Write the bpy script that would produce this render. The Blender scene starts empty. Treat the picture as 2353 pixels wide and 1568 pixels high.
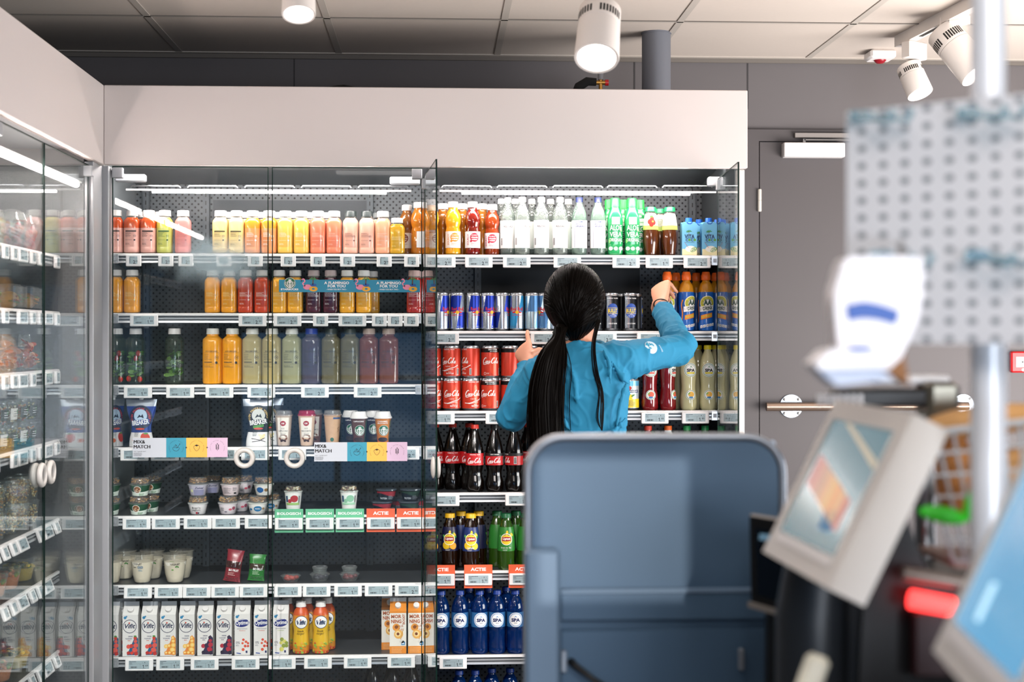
import bpy, math, random
from math import sin, cos, pi, radians, atan2, sqrt
from mathutils import Vector, Matrix

SC = bpy.context.scene
COL = SC.collection
random.seed(7)

# ------------------------------------------------------------------ camera
FPX = 3420.0                     # focal length in pixels of the 2353 px wide frame
YAW = radians(2.86)
EYE = 1.45
HORIZON = 778.0
cam_data = bpy.data.cameras.new('camera')
cam = bpy.data.objects.new('camera', cam_data)
COL.objects.link(cam)
cam.location = (0, 0, EYE)
cam.rotation_euler = (pi / 2, 0, -YAW)
cam_data.sensor_width = 36.0
cam_data.lens = FPX / 2353 * 36
cam_data.shift_y = -(784 - HORIZON) / 2353
cam_data.dof.use_dof = True
cam_data.dof.focus_distance = 5.2
cam_data.dof.aperture_fstop = 3.2
cam_data.clip_start = 0.05
SC.camera = cam

# ------------------------------------------------------------------ colour management and sampling quality
SC.view_settings.view_transform = 'Standard'
SC.view_settings.look = 'None'
SC.view_settings.gamma = 1.0
SC.view_settings.use_curve_mapping = False
SC.view_settings.exposure = 1.05
cy = SC.cycles
cy.use_denoising = True
cy.max_bounces = 9
cy.diffuse_bounces = 3
cy.glossy_bounces = 4
cy.transmission_bounces = 4
cy.transparent_max_bounces = 32
cy.caustics_reflective = False
cy.caustics_refractive = False
cy.sample_clamp_indirect = 4.0

# ------------------------------------------------------------------ world: daylight outside the shop windows
world = bpy.data.worlds.new('daylight')
SC.world = world
world.use_nodes = True
wn = world.node_tree.nodes
wn['Background'].inputs[0].default_value = (0.22, 0.52, 1.0, 1)
wn['Background'].inputs[1].default_value = 0.5


def area(name, loc, target, sx, sy, power, color):
    l = bpy.data.lights.new(name, 'AREA')
    l.shape = 'RECTANGLE'
    l.size, l.size_y, l.energy, l.color = sx, sy, power, color
    o = bpy.data.objects.new(name, l)
    COL.objects.link(o)
    o.location = loc
    d = Vector(target) - Vector(loc)
    o.rotation_euler = d.to_track_quat('-Z', 'Y').to_euler()
    return o


# daylight through the shop windows behind the camera, and added unseen ceiling lights that brighten the foreground
area('window_daylight', (1.95, -3.3, 1.05), (0.2, 5.0, 1.1), 2.1, 1.2, 58, (0.86, 0.92, 1.0))
area('side_daylight', (2.85, 4.1, 1.1), (1.3, 5.5, 2.5), 2.2, 1.2, 66, (1.0, 0.93, 0.88))
area('ceiling_fill', (0.6, 0.1, 2.5), (0.5, 1.6, 0.6), 1.2, 1.0, 26, (1.0, 0.92, 0.88))
area('ceiling_fill', (-0.3, 1.9, 2.5), (-0.3, 2.2, 0), 0.6, 1.2, 3, (1.0, 0.92, 0.88))

for _x, _t in ((-0.95, -0.8), (-0.25, -0.3), (0.55, 0.45)):      # added unseen fill spots that brighten the lower shelves
    _l = bpy.data.lights.new('shelf_fill_spot', 'SPOT')
    _l.energy, _l.color, _l.shadow_soft_size, _l.spot_size, _l.spot_blend = (40 if _x > 0 else 95), (1.0, 0.93, 0.9), 0.05, radians(44), 0.7
    _o = bpy.data.objects.new('shelf_fill_spot', _l)
    COL.objects.link(_o)
    _o.location = (_x, 2.6, 2.46)
    _o.rotation_euler = (Vector((_t, 5.2, 0.35)) - Vector(_o.location)).to_track_quat('-Z', 'Y').to_euler()

# added spot as low sun, shaped by a made-up opening behind the camera: a bright patch on the back of the checkout kiosk
_sl = bpy.data.lights.new('sun_beam', 'SPOT')
_sl.energy, _sl.color, _sl.shadow_soft_size = 3200, (1.0, 0.95, 0.9), 0.03
_sl.spot_size, _sl.spot_blend = radians(1.5), 0.0
_so = bpy.data.objects.new('sun_beam', _sl)
COL.objects.link(_so)
SUN_P = Vector((0.02, -20.0, 2.25))
_so.location = SUN_P
_so.rotation_euler = (Vector((0.234, 2.42, 1.14)) - SUN_P).to_track_quat('-Z', 'Y').to_euler()


# ------------------------------------------------------------------ pixel -> point helpers
def W(px, py, Y):
    """world point on the plane y=Y seen at photo pixel px,py"""
    u = (px - 1176.5) / FPX
    k = Y / (cos(YAW) - u * sin(YAW))
    return Vector(((sin(YAW) + u * cos(YAW)) * k, Y, EYE - (py - HORIZON) / FPX * k))


def WX(px, py, X):
    """world point on the plane x=X seen at photo pixel px,py"""
    u = (px - 1176.5) / FPX
    r = (cos(YAW) - u * sin(YAW)) / (sin(YAW) + u * cos(YAW))
    k = X * r / (cos(YAW) - u * sin(YAW))
    return Vector((X, X * r, EYE - (py - HORIZON) / FPX * k))


# ------------------------------------------------------------------ materials
def lin(c):
    if isinstance(c, str):
        c = [int(c[i:i + 2], 16) / 255 for i in (0, 2, 4)]
    return tuple(x / 12.92 if x <= 0.04045 else ((x + 0.055) / 1.055) ** 2.4 for x in c)


MATS = {}


def new_mat(name):
    m = bpy.data.materials.new(name)
    m.use_nodes = True
    MATS[name] = m
    return m, m.node_tree.nodes, m.node_tree.links


def mat(name, color, rough=0.5, metal=0.0, emit=0.0, coat=0.0, noise=0.0, nscale=30, spec=0.5, bump=0.0, bscale=200, trans=0.0):
    """plain procedural surface"""
    if name in MATS:
        return MATS[name]
    m, N, L = new_mat(name)
    b = N['Principled BSDF']
    c = lin(color)
    b.inputs['Base Color'].default_value = (*c, 1)
    b.inputs['Roughness'].default_value = rough
    b.inputs['Metallic'].default_value = metal
    b.inputs['Coat Weight'].default_value = coat
    b.inputs['Specular IOR Level'].default_value = spec
    if emit:
        b.inputs['Emission Color'].default_value = (*c, 1)
        b.inputs['Emission Strength'].default_value = emit
    if noise or bump:
        tc = N.new('ShaderNodeTexCoord')
        nt = N.new('ShaderNodeTexNoise')
        nt.inputs['Scale'].default_value = nscale
        nt.inputs['Detail'].default_value = 4
        L.new(tc.outputs['Object'], nt.inputs['Vector'])
        if noise:
            mx = N.new('ShaderNodeMix')
            mx.data_type = 'RGBA'
            L.new(nt.outputs['Fac'], mx.inputs['Factor'])
            mx.inputs['A'].default_value = (*[min(1, x * (1 - noise)) for x in c], 1)
            mx.inputs['B'].default_value = (*[min(1, x * (1 + noise)) for x in c], 1)
            L.new(mx.outputs['Result'], b.inputs['Base Color'])
        if bump:
            n2 = N.new('ShaderNodeTexNoise')
            n2.inputs['Scale'].default_value = bscale
            L.new(tc.outputs['Object'], n2.inputs['Vector'])
            bp = N.new('ShaderNodeBump')
            bp.inputs['Strength'].default_value = bump
            bp.inputs['Distance'].default_value = 0.004
            L.new(n2.outputs['Fac'], bp.inputs['Height'])
            L.new(bp.outputs['Normal'], b.inputs['Normal'])
    return m


def schlick(N, L, k=1.0, base=0.04):
    lw = N.new('ShaderNodeLayerWeight')
    lw.inputs['Blend'].default_value = 0.5
    p = N.new('ShaderNodeMath'); p.operation = 'POWER'; p.inputs[1].default_value = 5
    L.new(lw.outputs['Facing'], p.inputs[0])
    q = N.new('ShaderNodeMath'); q.operation = 'MULTIPLY_ADD'
    q.inputs[1].default_value = (1 - base) * k
    q.inputs[2].default_value = base
    L.new(p.outputs[0], q.inputs[0])
    return q.outputs[0]


def clear(name, tint='f4faf8', body=0.08, bcolor='ffffff', rough=0.04, k=1.0, base=0.04, fog=None):
    """thin clear plastic or glass: transparent + a little body + Fresnel gloss"""
    if name in MATS:
        return MATS[name]
    m, N, L = new_mat(name)
    N.remove(N['Principled BSDF'])
    out = N['Material Output']
    t = N.new('ShaderNodeBsdfTransparent'); t.inputs[0].default_value = (*lin(tint), 1)
    d = N.new('ShaderNodeBsdfDiffuse'); d.inputs[0].default_value = (*lin(bcolor), 1)
    g = N.new('ShaderNodeBsdfGlossy'); g.inputs[0].default_value = (1, 1, 1, 1); g.inputs['Roughness'].default_value = rough
    a = N.new('ShaderNodeMixShader'); a.inputs[0].default_value = body
    L.new(t.outputs[0], a.inputs[1]); L.new(d.outputs[0], a.inputs[2])
    if fog:
        (cx, cy_, cz, sx, sz, amt) = fog
        geo = N.new('ShaderNodeNewGeometry')
        mp = N.new('ShaderNodeMapping'); mp.vector_type = 'POINT'
        mp.inputs['Location'].default_value = (-cx / sx, 0, -cz / sz)
        mp.inputs['Scale'].default_value = (1 / sx, 0, 1 / sz)
        L.new(geo.outputs['Position'], mp.inputs[0])
        ln = N.new('ShaderNodeVectorMath'); ln.operation = 'LENGTH'
        L.new(mp.outputs[0], ln.inputs[0])
        nz = N.new('ShaderNodeTexNoise'); nz.inputs['Scale'].default_value = 14; nz.inputs['Detail'].default_value = 6
        L.new(geo.outputs['Position'], nz.inputs['Vector'])
        ad = N.new('ShaderNodeMath'); ad.operation = 'MULTIPLY_ADD'; ad.inputs[1].default_value = 0.7
        L.new(nz.outputs['Fac'], ad.inputs[0]); L.new(ln.outputs['Value'], ad.inputs[2])
        mr = N.new('ShaderNodeMapRange'); mr.interpolation_type = 'SMOOTHSTEP'
        mr.inputs['From Min'].default_value = 0.45; mr.inputs['From Max'].default_value = 1.3
        mr.inputs['To Min'].default_value = amt; mr.inputs['To Max'].default_value = body
        L.new(ad.outputs[0], mr.inputs['Value'])
        L.new(mr.outputs[0], a.inputs[0])
    b = N.new('ShaderNodeMixShader')
    L.new(schlick(N, L, k, base), b.inputs[0])
    L.new(a.outputs[0], b.inputs[1]); L.new(g.outputs[0], b.inputs[2])
    L.new(b.outputs[0], out.inputs['Surface'])
    return m


def perforated(name, color, hole, pitch, radius, axis='XZ', rough=0.45, metal=0.3, stagger=True, alpha=None):
    """sheet with round holes on a (staggered) grid in world space"""
    m, N, L = new_mat(name)
    b = N['Principled BSDF']
    geo = N.new('ShaderNodeNewGeometry')
    sp = N.new('ShaderNodeSeparateXYZ')
    L.new(geo.outputs['Position'], sp.inputs[0])

    def mth(op, a, b_=None):
        n = N.new('ShaderNodeMath'); n.operation = op
        for i, v in enumerate((a, b_)):
            if v is None:
                continue
            if isinstance(v, (int, float)):
                n.inputs[i].default_value = v
            else:
                L.new(v, n.inputs[i])
        return n.outputs[0]
    u = mth('DIVIDE', sp.outputs[axis[0]], pitch)
    v = mth('DIVIDE', sp.outputs[axis[1]], pitch)

    def grid(du, dv):
        uu = mth('SUBTRACT', mth('FRACT', mth('ADD', u, du)), 0.5)
        vv = mth('SUBTRACT', mth('FRACT', mth('ADD', v, dv)), 0.5)
        return mth('SQRT', mth('ADD', mth('MULTIPLY', uu, uu), mth('MULTIPLY', vv, vv)))
    r = grid(100.0, 100.0)
    if stagger:
        r = mth('MINIMUM', r, grid(100.5, 100.5))
    h = mth('LESS_THAN', r, radius / pitch)
    mx = N.new('ShaderNodeMix'); mx.data_type = 'RGBA'
    L.new(h, mx.inputs['Factor'])
    mx.inputs['A'].default_value = (*lin(color), 1)
    mx.inputs['B'].default_value = (*lin(hole), 1)
    L.new(mx.outputs['Result'], b.inputs['Base Color'])
    b.inputs['Roughness'].default_value = rough
    b.inputs['Metallic'].default_value = metal
    if alpha is not None:
        a = N.new('ShaderNodeMapRange')
        L.new(h, a.inputs['Value'])
        a.inputs['To Min'].default_value, a.inputs['To Max'].default_value = alpha
        L.new(a.outputs[0], b.inputs['Alpha'])
    return m


# ------------------------------------------------------------------ text outlines
_TX = {}


def text_polys(s, bold=0.0, shear=0.0):
    key = (s, bold, shear)
    if key in _TX:
        return _TX[key]
    cu = bpy.data.curves.new('text', 'FONT')
    cu.body = s
    cu.size = 1.0
    cu.align_x = 'CENTER'
    cu.align_y = 'CENTER'
    cu.resolution_u = 2
    cu.offset = bold
    cu.shear = shear
    o = bpy.data.objects.new('text', cu)
    COL.objects.link(o)
    dg = bpy.context.evaluated_depsgraph_get()
    me = bpy.data.meshes.new_from_object(o.evaluated_get(dg))
    v = [(p.co.x, p.co.y) for p in me.vertices]
    f = [tuple(p.vertices) for p in me.polygons]
    bpy.data.objects.remove(o)
    bpy.data.curves.remove(cu)
    bpy.data.meshes.remove(me)
    if v:
        xs = [p[0] for p in v]; ys = [p[1] for p in v]
        cx, cy_ = (min(xs) + max(xs)) / 2, (min(ys) + max(ys)) / 2
        w, h = max(xs) - min(xs), max(ys) - min(ys)
        v = [(p[0] - cx, p[1] - cy_) for p in v]
    else:
        w = h = 1
    _TX[key] = (v, f, w, h)
    return _TX[key]


# ------------------------------------------------------------------ mesh builder
class MB:
    def __init__(s):
        s.V, s.F, s.I, s.mats, s.smooth = [], [], [], [], []
        s.w = None
        s.h = 0.0

    def mi(s, m):
        if m not in s.mats:
            s.mats.append(m)
        return s.mats.index(m)

    def add(s, verts, faces, m, smooth=True):
        b = len(s.V)
        s.V += [tuple(v) for v in verts]
        i = s.mi(m)
        for f in faces:
            s.F.append(tuple(b + k for k in f))
            s.I.append(i)
            s.smooth.append(smooth)
        return s

    # solids
    def box(s, x0, x1, y0, y1, z0, z1, m, bev=0.0):
        if bev <= 0:
            v = [(x, y, z) for x in (x0, x1) for y in (y0, y1) for z in (z0, z1)]
            f = [(0, 1, 3, 2), (4, 6, 7, 5), (0, 4, 5, 1), (2, 3, 7, 6), (0, 2, 6, 4), (1, 5, 7, 3)]
            return s.add(v, f, m, False)
        # chamfered box: three rings top/bottom
        def ring(i, z):
            a, b_, c, d = x0 + i, x1 - i, y0 + i, y1 - i
            e = bev if i == 0 else bev * 0.6
            return [(a + e, c, z), (b_ - e, c, z), (b_, c + e, z), (b_, d - e, z), (b_ - e, d, z), (a + e, d, z), (a, d - e, z), (a, c + e, z)]
        R = [ring(bev, z0), ring(0, z0 + bev), ring(0, z1 - bev), ring(bev, z1)]
        v = [p for r in R for p in r]
        f = [tuple(range(7, -1, -1)), tuple(24 + i for i in range(8))]
        for k in range(3):
            for i in range(8):
                j = (i + 1) % 8
                f.append((k * 8 + i, k * 8 + j, k * 8 + 8 + j, k * 8 + 8 + i))
        return s.add(v, f, m, False)

    def lathe(s, prof, m, seg=24, n=2.0, sx=1.0, sy=1.0, off=(0, 0, 0), M=None, cap=True, rmod=None):
        """profile [(r,z)] spun round z; n>2 gives rounded-square sections; m may be a list per span"""
        V, rings = [], len(prof)
        for (r, z) in prof:
            for k in range(seg):
                a = 2 * pi * (k + 0.5) / seg
                q = 1.0 if n == 2.0 else 1.0 / (abs(cos(a)) ** n + abs(sin(a)) ** n) ** (1.0 / n)
                rr = r * q
                if rmod:
                    rr *= rmod(a, z)
                p = Vector((rr * cos(a) * sx + off[0], rr * sin(a) * sy + off[1], z + off[2]))
                V.append(M @ p if M else p)
        for j in range(rings - 1):
            mm = m[j] if isinstance(m, (list, tuple)) else m
            s.add([], [], mm)
        b = len(s.V)
        s.V += [tuple(v) for v in V]
        for j in range(rings - 1):
            i_ = s.mi(m[j] if isinstance(m, (list, tuple)) else m)
            for k in range(seg):
                k2 = (k + 1) % seg
                s.F.append((b + j * seg + k, b + j * seg + k2, b + (j + 1) * seg + k2, b + (j + 1) * seg + k))
                s.I.append(i_); s.smooth.append(True)
        if cap:
            if prof[0][0] > 1e-6:
                s.F.append(tuple(b + k for k in range(seg - 1, -1, -1))); s.I.append(s.mi(m[0] if isinstance(m, (list, tuple)) else m)); s.smooth.append(True)
            if prof[-1][0] > 1e-6:
                s.F.append(tuple(b + (rings - 1) * seg + k for k in range(seg))); s.I.append(s.mi(m[-1] if isinstance(m, (list, tuple)) else m)); s.smooth.append(True)
        return s

    def tube(s, pts, r, m, seg=8, closed=False, flat=1.0):
        pts = [Vector(p) for p in pts]
        n = len(pts)
        rs = r if isinstance(r, (list, tuple)) else [r] * n
        V = []
        up = Vector((0, 0, 1))
        prev = None
        for i, p in enumerate(pts):
            a = pts[(i - 1) % n] if (closed or i > 0) else p
            b = pts[(i + 1) % n] if (closed or i < n - 1) else p
            d = (b - a).normalized()
            if prev is None:
                x = d.cross(up)
                if x.length < 1e-3:
                    x = d.cross(Vector((1, 0, 0)))
            else:
                x = prev - d * prev.dot(d)
            x.normalize(); prev = x
            y = d.cross(x)
            for k in range(seg):
                t = 2 * pi * k / seg
                V.append(p + x * (cos(t) * rs[i]) + y * (sin(t) * rs[i] * flat))
        f = []
        for i in range(n if closed else n - 1):
            j = (i + 1) % n
            for k in range(seg):
                k2 = (k + 1) % seg
                f.append((i * seg + k, i * seg + k2, j * seg + k2, j * seg + k))
        if not closed:
            f.append(tuple(range(seg - 1, -1, -1)))
            f.append(tuple((n - 1) * seg + k for k in range(seg)))
        return s.add(V, f, m)

    def ellip(s, c, rx, ry, rz, m, seg=14, rings=9, M=None):
        V = []
        for j in range(1, rings):
            t = pi * j / rings
            for k in range(seg):
                a = 2 * pi * k / seg
                V.append(Vector((rx * sin(t) * cos(a), ry * sin(t) * sin(a), -rz * cos(t))))
        V += [Vector((0, 0, -rz)), Vector((0, 0, rz))]
        V = [(M @ v if M else v) + Vector(c) for v in V]
        f = []
        for j in range(rings - 2):
            for k in range(seg):
                k2 = (k + 1) % seg
                f.append((j * seg + k, j * seg + k2, (j + 1) * seg + k2, (j + 1) * seg + k))
        b, t_ = (rings - 1) * seg, (rings - 1) * seg + 1
        for k in range(seg):
            k2 = (k + 1) % seg
            f.append((b, k2, k)); f.append((t_, (rings - 2) * seg + k, (rings - 2) * seg + k2))
        return s.add(V, f, m)

    def prism(s, poly, d, m, m2=None):
        """closed 3-D polygon extruded by vector d"""
        n = len(poly)
        P = [Vector(p) for p in poly]; d = Vector(d)
        s.add(P + [p + d for p in P], [tuple(range(n))], m, False)
        b = len(s.V) - 2 * n
        s.F.append(tuple(b + n + k for k in range(n - 1, -1, -1))); s.I.append(s.mi(m)); s.smooth.append(False)
        for k in range(n):
            j = (k + 1) % n
            s.F.append((b + k, b + n + k, b + n + j, b + j)); s.I.append(s.mi(m2 or m)); s.smooth.append(False)
        return s

    # printing: (u, v) in metres on a surface given by s.w(u, v, h)
    def on(s, w, h=0.0):
        s.w, s.h = w, h
        return s

    def lay(s, dh=0.00025):
        s.h += dh
        return s

    def grid(s, u0, u1, v0, v1, m, step=0.006, fn=None):
        nu = max(1, int(math.ceil((u1 - u0) / step))) if step else 1
        nv = 1 if fn is None else max(1, int(math.ceil((v1 - v0) / step)))
        if getattr(s, 'vsub', 0):
            nv = max(nv, int(math.ceil((v1 - v0) / s.vsub)))
        V = []
        for j in range(nv + 1):
            for i in range(nu + 1):
                u, v = u0 + (u1 - u0) * i / nu, v0 + (v1 - v0) * j / nv
                if fn:
                    u, v = fn(u, v)
                V.append(s.w(u, v, s.h))
        f = [(j * (nu + 1) + i, j * (nu + 1) + i + 1, (j + 1) * (nu + 1) + i + 1, (j + 1) * (nu + 1) + i) for j in range(nv) for i in range(nu)]
        return s.add(V, f, m)

    def disc(s, cu, cv, r, m, sx=1.0, sy=1.0, seg=22, r0=0.0, rot=0.0, rings=2):
        V = []
        rr = [r0 + (r - r0) * j / rings for j in range(rings + 1)]
        for q in rr:
            for k in range(seg):
                a = 2 * pi * k / seg
                x, y = q * cos(a) * sx, q * sin(a) * sy
                V.append(s.w(cu + x * cos(rot) - y * sin(rot), cv + x * sin(rot) + y * cos(rot), s.h))
        f = [(j * seg + k, (j + 1) * seg + k, (j + 1) * seg + (k + 1) % seg, j * seg + (k + 1) % seg) for j in range(rings) for k in range(seg)]
        return s.add(V, f, m)

    def poly(s, pts, m):
        return s.add([s.w(u, v, s.h) for u, v in pts], [tuple(range(len(pts)))], m)

    def line(s, pts, wd, m):
        """ribbon stroke; wd may be a list"""
        n = len(pts)
        ws = wd if isinstance(wd, (list, tuple)) else [wd] * n
        V = []
        for i, (x, y) in enumerate(pts):
            a = pts[max(0, i - 1)]; b = pts[min(n - 1, i + 1)]
            dx, dy = b[0] - a[0], b[1] - a[1]
            l = sqrt(dx * dx + dy * dy) or 1
            nx, ny = -dy / l * ws[i] / 2, dx / l * ws[i] / 2
            V += [s.w(x + nx, y + ny, s.h), s.w(x - nx, y - ny, s.h)]
        return s.add(V, [(2 * i, 2 * i + 1, 2 * i + 3, 2 * i + 2) for i in range(n - 1)], m)

    def text(s, t, cu, cv, size, m, bold=0.0, shear=0.0, width=None, rot=0.0, left=False, mirror=False):
        v, f, w, h = text_polys(t, bold, shear)
        sx = size if width is None else width / w
        if left:
            cu = cu + w * sx / 2
        c, q = cos(rot), sin(rot)
        V = []
        for (x, y) in v:
            x *= sx * (-1 if mirror else 1); y *= size
            V.append(s.w(cu + x * c - y * q, cv + x * q + y * c, s.h))
        return s.add(V, f, m, False)

    def arctext(s, t, cu, cv, r, size, m, a0=pi / 2, bold=0.0, step=None):
        w = step or size * 0.62 / r
        n = len(t)
        for i, ch in enumerate(t):
            if ch == ' ':
                continue
            a = a0 + (n / 2 - i - 0.5) * w
            s.text(ch, cu + r * cos(a), cv + r * sin(a), size, m, bold, rot=a - pi / 2)
        return s

    def lines(s, u0, u1, v, n, gap, m, th=0.0012, seed=0):
        """small print too fine to read: broken strokes"""
        r = random.Random(seed)
        for i in range(n):
            e = u0 + (u1 - u0) * r.uniform(0.55, 1.0)
            a = u0
            while a < e:
                b = min(e, a + r.uniform(0.002, 0.006))
                s.grid(a, b, v - i * gap - th / 2, v - i * gap + th / 2, m, step=0.01)
                a = b + 0.0008
        return s

    def bars(s, u0, u1, v0, v1, m, seed=1):
        r = random.Random(seed)
        a = u0
        while a < u1:
            b = min(u1, a + r.choice((0.0005, 0.0008, 0.0013)))
            s.grid(a, b, v0, v1, m, step=0.01)
            a = b + r.choice((0.0005, 0.0009))
        return s

    def mesh(s, name):
        me = bpy.data.meshes.new(name)
        me.from_pydata(s.V, [], s.F)
        for m in s.mats:
            me.materials.append(m)
        me.polygons.foreach_set('material_index', s.I)
        me.polygons.foreach_set('use_smooth', s.smooth)
        me.update()
        try:
            me.set_sharp_from_angle(angle=radians(40))
        except Exception:
            pass
        return me

    def build(s, name, parent=None):
        o = bpy.data.objects.new(name, s.mesh(name))
        COL.objects.link(o)
        if parent:
            o.parent = parent
        return o


def flatw(D=0.0, x0=0.0):
    return lambda u, v, h: (x0 + u, -D - h, v)


def cylw(R, rot=0.0, off=0.0006, z0=0.0, n=2.0):
    """wrap round a lathe of radius R (number or function of height)"""
    def f(u, v, h):
        r = R(v) if callable(R) else R
        a = u / (r if not callable(R) else R(None)) + rot
        ang = a - pi / 2
        q = 1.0 if n == 2.0 else 1.0 / (abs(cos(ang)) ** n + abs(sin(ang)) ** n) ** (1.0 / n)
        rr = r * q + off + h
        return (rr * sin(a), -rr * cos(a), v + z0)
    return f


def prof_r(prof, mean):
    """radius as a function of height from a profile; f(None) gives the nominal radius used for arc length"""
    def f(z):
        if z is None:
            return mean
        for (r0, z0), (r1, z1) in zip(prof, prof[1:]):
            if z0 <= z <= z1 and z1 > z0:
                return r0 + (r1 - r0) * (z - z0) / (z1 - z0)
        return prof[-1][0] if z > prof[-1][1] else prof[0][0]
    return f


def spline(pts, n=6):
    """Catmull-Rom through points of any dimension"""
    out = []
    P = [pts[0]] + list(pts) + [pts[-1]]
    for i in range(1, len(P) - 2):
        p0, p1, p2, p3 = P[i - 1:i + 3]
        for k in range(n):
            t = k / n
            out.append(tuple(0.5 * (2 * b + (c - a) * t + (2 * a - 5 * b + 4 * c - d) * t * t + (3 * b - a - 3 * c + d) * t ** 3) for a, b, c, d in zip(p0, p1, p2, p3)))
    out.append(tuple(pts[-1]))
    return out


def tag(o, label=None, cat=None, group=None, kind=None):
    for k, v in (('label', label), ('category', cat), ('group', group), ('kind', kind)):
        if v:
            o[k] = v
    return o


def empty(name, loc=(0, 0, 0), rz=0.0):
    o = bpy.data.objects.new(name, None)
    COL.objects.link(o)
    o.empty_display_size = 0.02
    o.location = loc
    o.rotation_euler = (0, 0, rz)
    return o


def structure(name, mb):
    o = mb.build(name)
    o['kind'] = 'structure'
    return o


KIDS = {}


def copy_tree(o, parent=None):
    c = o.copy()
    COL.objects.link(c)
    if parent:
        c.parent = parent
    for ch in KIDS.get(o.name, []) or list(o.children):
        copy_tree(ch, c)
    return c


# palette
WHITE = mat('white_plastic', 'efeceb', 0.35)
WPRINT = mat('white_print', 'f6f4f2', 0.5)
KPRINT = mat('black_print', '141414', 0.5)
NAVY = mat('navy_print', '16265c', 0.5)
CAPW = mat('white_cap', 'eee9e6', 0.35)
ALU = mat('aluminium', 'b9bcc0', 0.32, 0.75)
STEEL = mat('brushed_steel', '9c9a98', 0.28, 0.9)
GREYP = mat('grey_powder_coat', '9a9da1', 0.45, 0.1)
BLACK = mat('black_plastic', '0b0c0e', 0.4)
DARK = mat('dark_metal', '1a1d20', 0.45, 0.3)
CLEARP = clear('clear_plastic')
# ------------------------------------------------------------------ key distances
Y_F, Y_G, Y_S, Y_B, Y_W = 5.05, 5.12, 5.22, 5.66, 5.85
CEIL = 2.562
XL_F = -1.118            # fascia plane of the left cabinet
XL_G, XL_S, XL_B = -1.145, -1.24, -1.68
Z_FB, Z_FT = 2.033, 2.300

# ------------------------------------------------------------------ room
wallm = mat('painted_wall', '625e5f', 0.7, noise=0.04, nscale=6)
wall2 = mat('dark_wall', '3c4247', 0.8)
floorm = mat('floor_tile', '8a847f', 0.45, noise=0.12, nscale=4)
tilem = mat('ceiling_tile', 'c9beb4', 0.9, noise=0.03, nscale=90)
gridm = mat('ceiling_grid', 'b9b1a8', 0.6)
structure('floor', MB().box(-2.2, 3.06, -4.0, 6.0, -0.05, 0, floorm))
m = MB().box(-2.2, 3.06, Y_W, 6.0, 0, 2.9, wallm)
gap = mat('panel_joint', '3a3839', 0.8)
for px in (676, 1458, 1718):
    x = W(px, 150, Y_W).x
    m.box(x - 0.0025, x + 0.0025, Y_W - 0.0015, Y_W, 2.2 if px < 1700 else 2.36, CEIL, gap)
structure('wall_far', m)
structure('wall_left', MB().box(-2.3, -2.2, -4.0, 6.0, 0, 2.9, wall2))
m = MB()
m.box(3.06, 3.16, -4, 2.9, 0, 2.9, wall2).box(3.06, 3.16, 5.3, 6, 0, 2.9, wall2).box(3.06, 3.16, 2.9, 5.3, 0, 0.2, wall2).box(3.06, 3.16, 2.9, 5.3, 2.0, 2.9, wall2)
structure('wall_right', m)
m = MB()
# added opening to shape the sun patch: its outline is where the sun rays that frame the patch cross the wall
_k = (-4.0 - SUN_P.y) / (2.42 - SUN_P.y)
_a, _b = SUN_P.lerp(W(1228, 1392, 2.42), _k), SUN_P.lerp(W(1588, 1042, 2.42), _k)
for a, b, c, d in ((0.0, _a.x, 0, 2.9), (_b.x, 0.35, 0, 2.9), (_a.x, _b.x, 0, _a.z), (_a.x, _b.x, _b.z, 2.9), (-2.2, -1.9, 0, 2.9), (3.0, 3.16, 0, 2.9), (-1.9, 0.0, 0, 0.03), (-1.9, 0.0, 1.55, 2.9), (0.35, 3.0, 0, 0.3), (0.35, 3.0, 2.0, 2.9)):
    m.box(a, b, -4.0, -3.9, c, d, wall2)
structure('wall_near', m)
fr = mat('window_frame_paint', '3c4046', 0.5)
for i, (a, b, z0, z1) in enumerate(((-1.9, 0.0, 0.03, 1.55), (0.35, 3.0, 0.3, 2.0))):
    m = MB()
    m.box(a, a + 0.05, -3.98, -3.92, z0, z1, fr).box(b - 0.05, b, -3.98, -3.92, z0, z1, fr)
    m.box(a, b, -3.98, -3.92, z0, z0 + .06, fr).box(a, b, -3.98, -3.92, z1 - .05, z1, fr).box((a + b) / 2 - 0.03, (a + b) / 2 + 0.03, -3.98, -3.92, z0, z1, fr)
    m.box(a, b, -3.97, -3.90, 1.06, 1.10, WHITE)
    structure('window_%d' % (i + 1), m)
structure('window_4', MB().tube([(_a.x, -4.02, _a.z), (_b.x, -4.02, _a.z), (_b.x, -4.02, _b.z), (_a.x, -4.02, _b.z)], .006, fr, 6, closed=True))  # frame of the added, unseen opening that shapes the sun patch
m = MB()
m.box(3.08, 3.14, 2.9, 2.96, 0.2, 2.0, fr).box(3.08, 3.14, 5.24, 5.3, 0.2, 2.0, fr).box(3.08, 3.14, 2.9, 5.3, 0.2, 0.26, fr).box(3.08, 3.14, 2.9, 5.3, 1.94, 2.0, fr).box(3.08, 3.14, 4.07, 4.13, 0.2, 2.0, fr)
structure('window_3', m)
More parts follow.
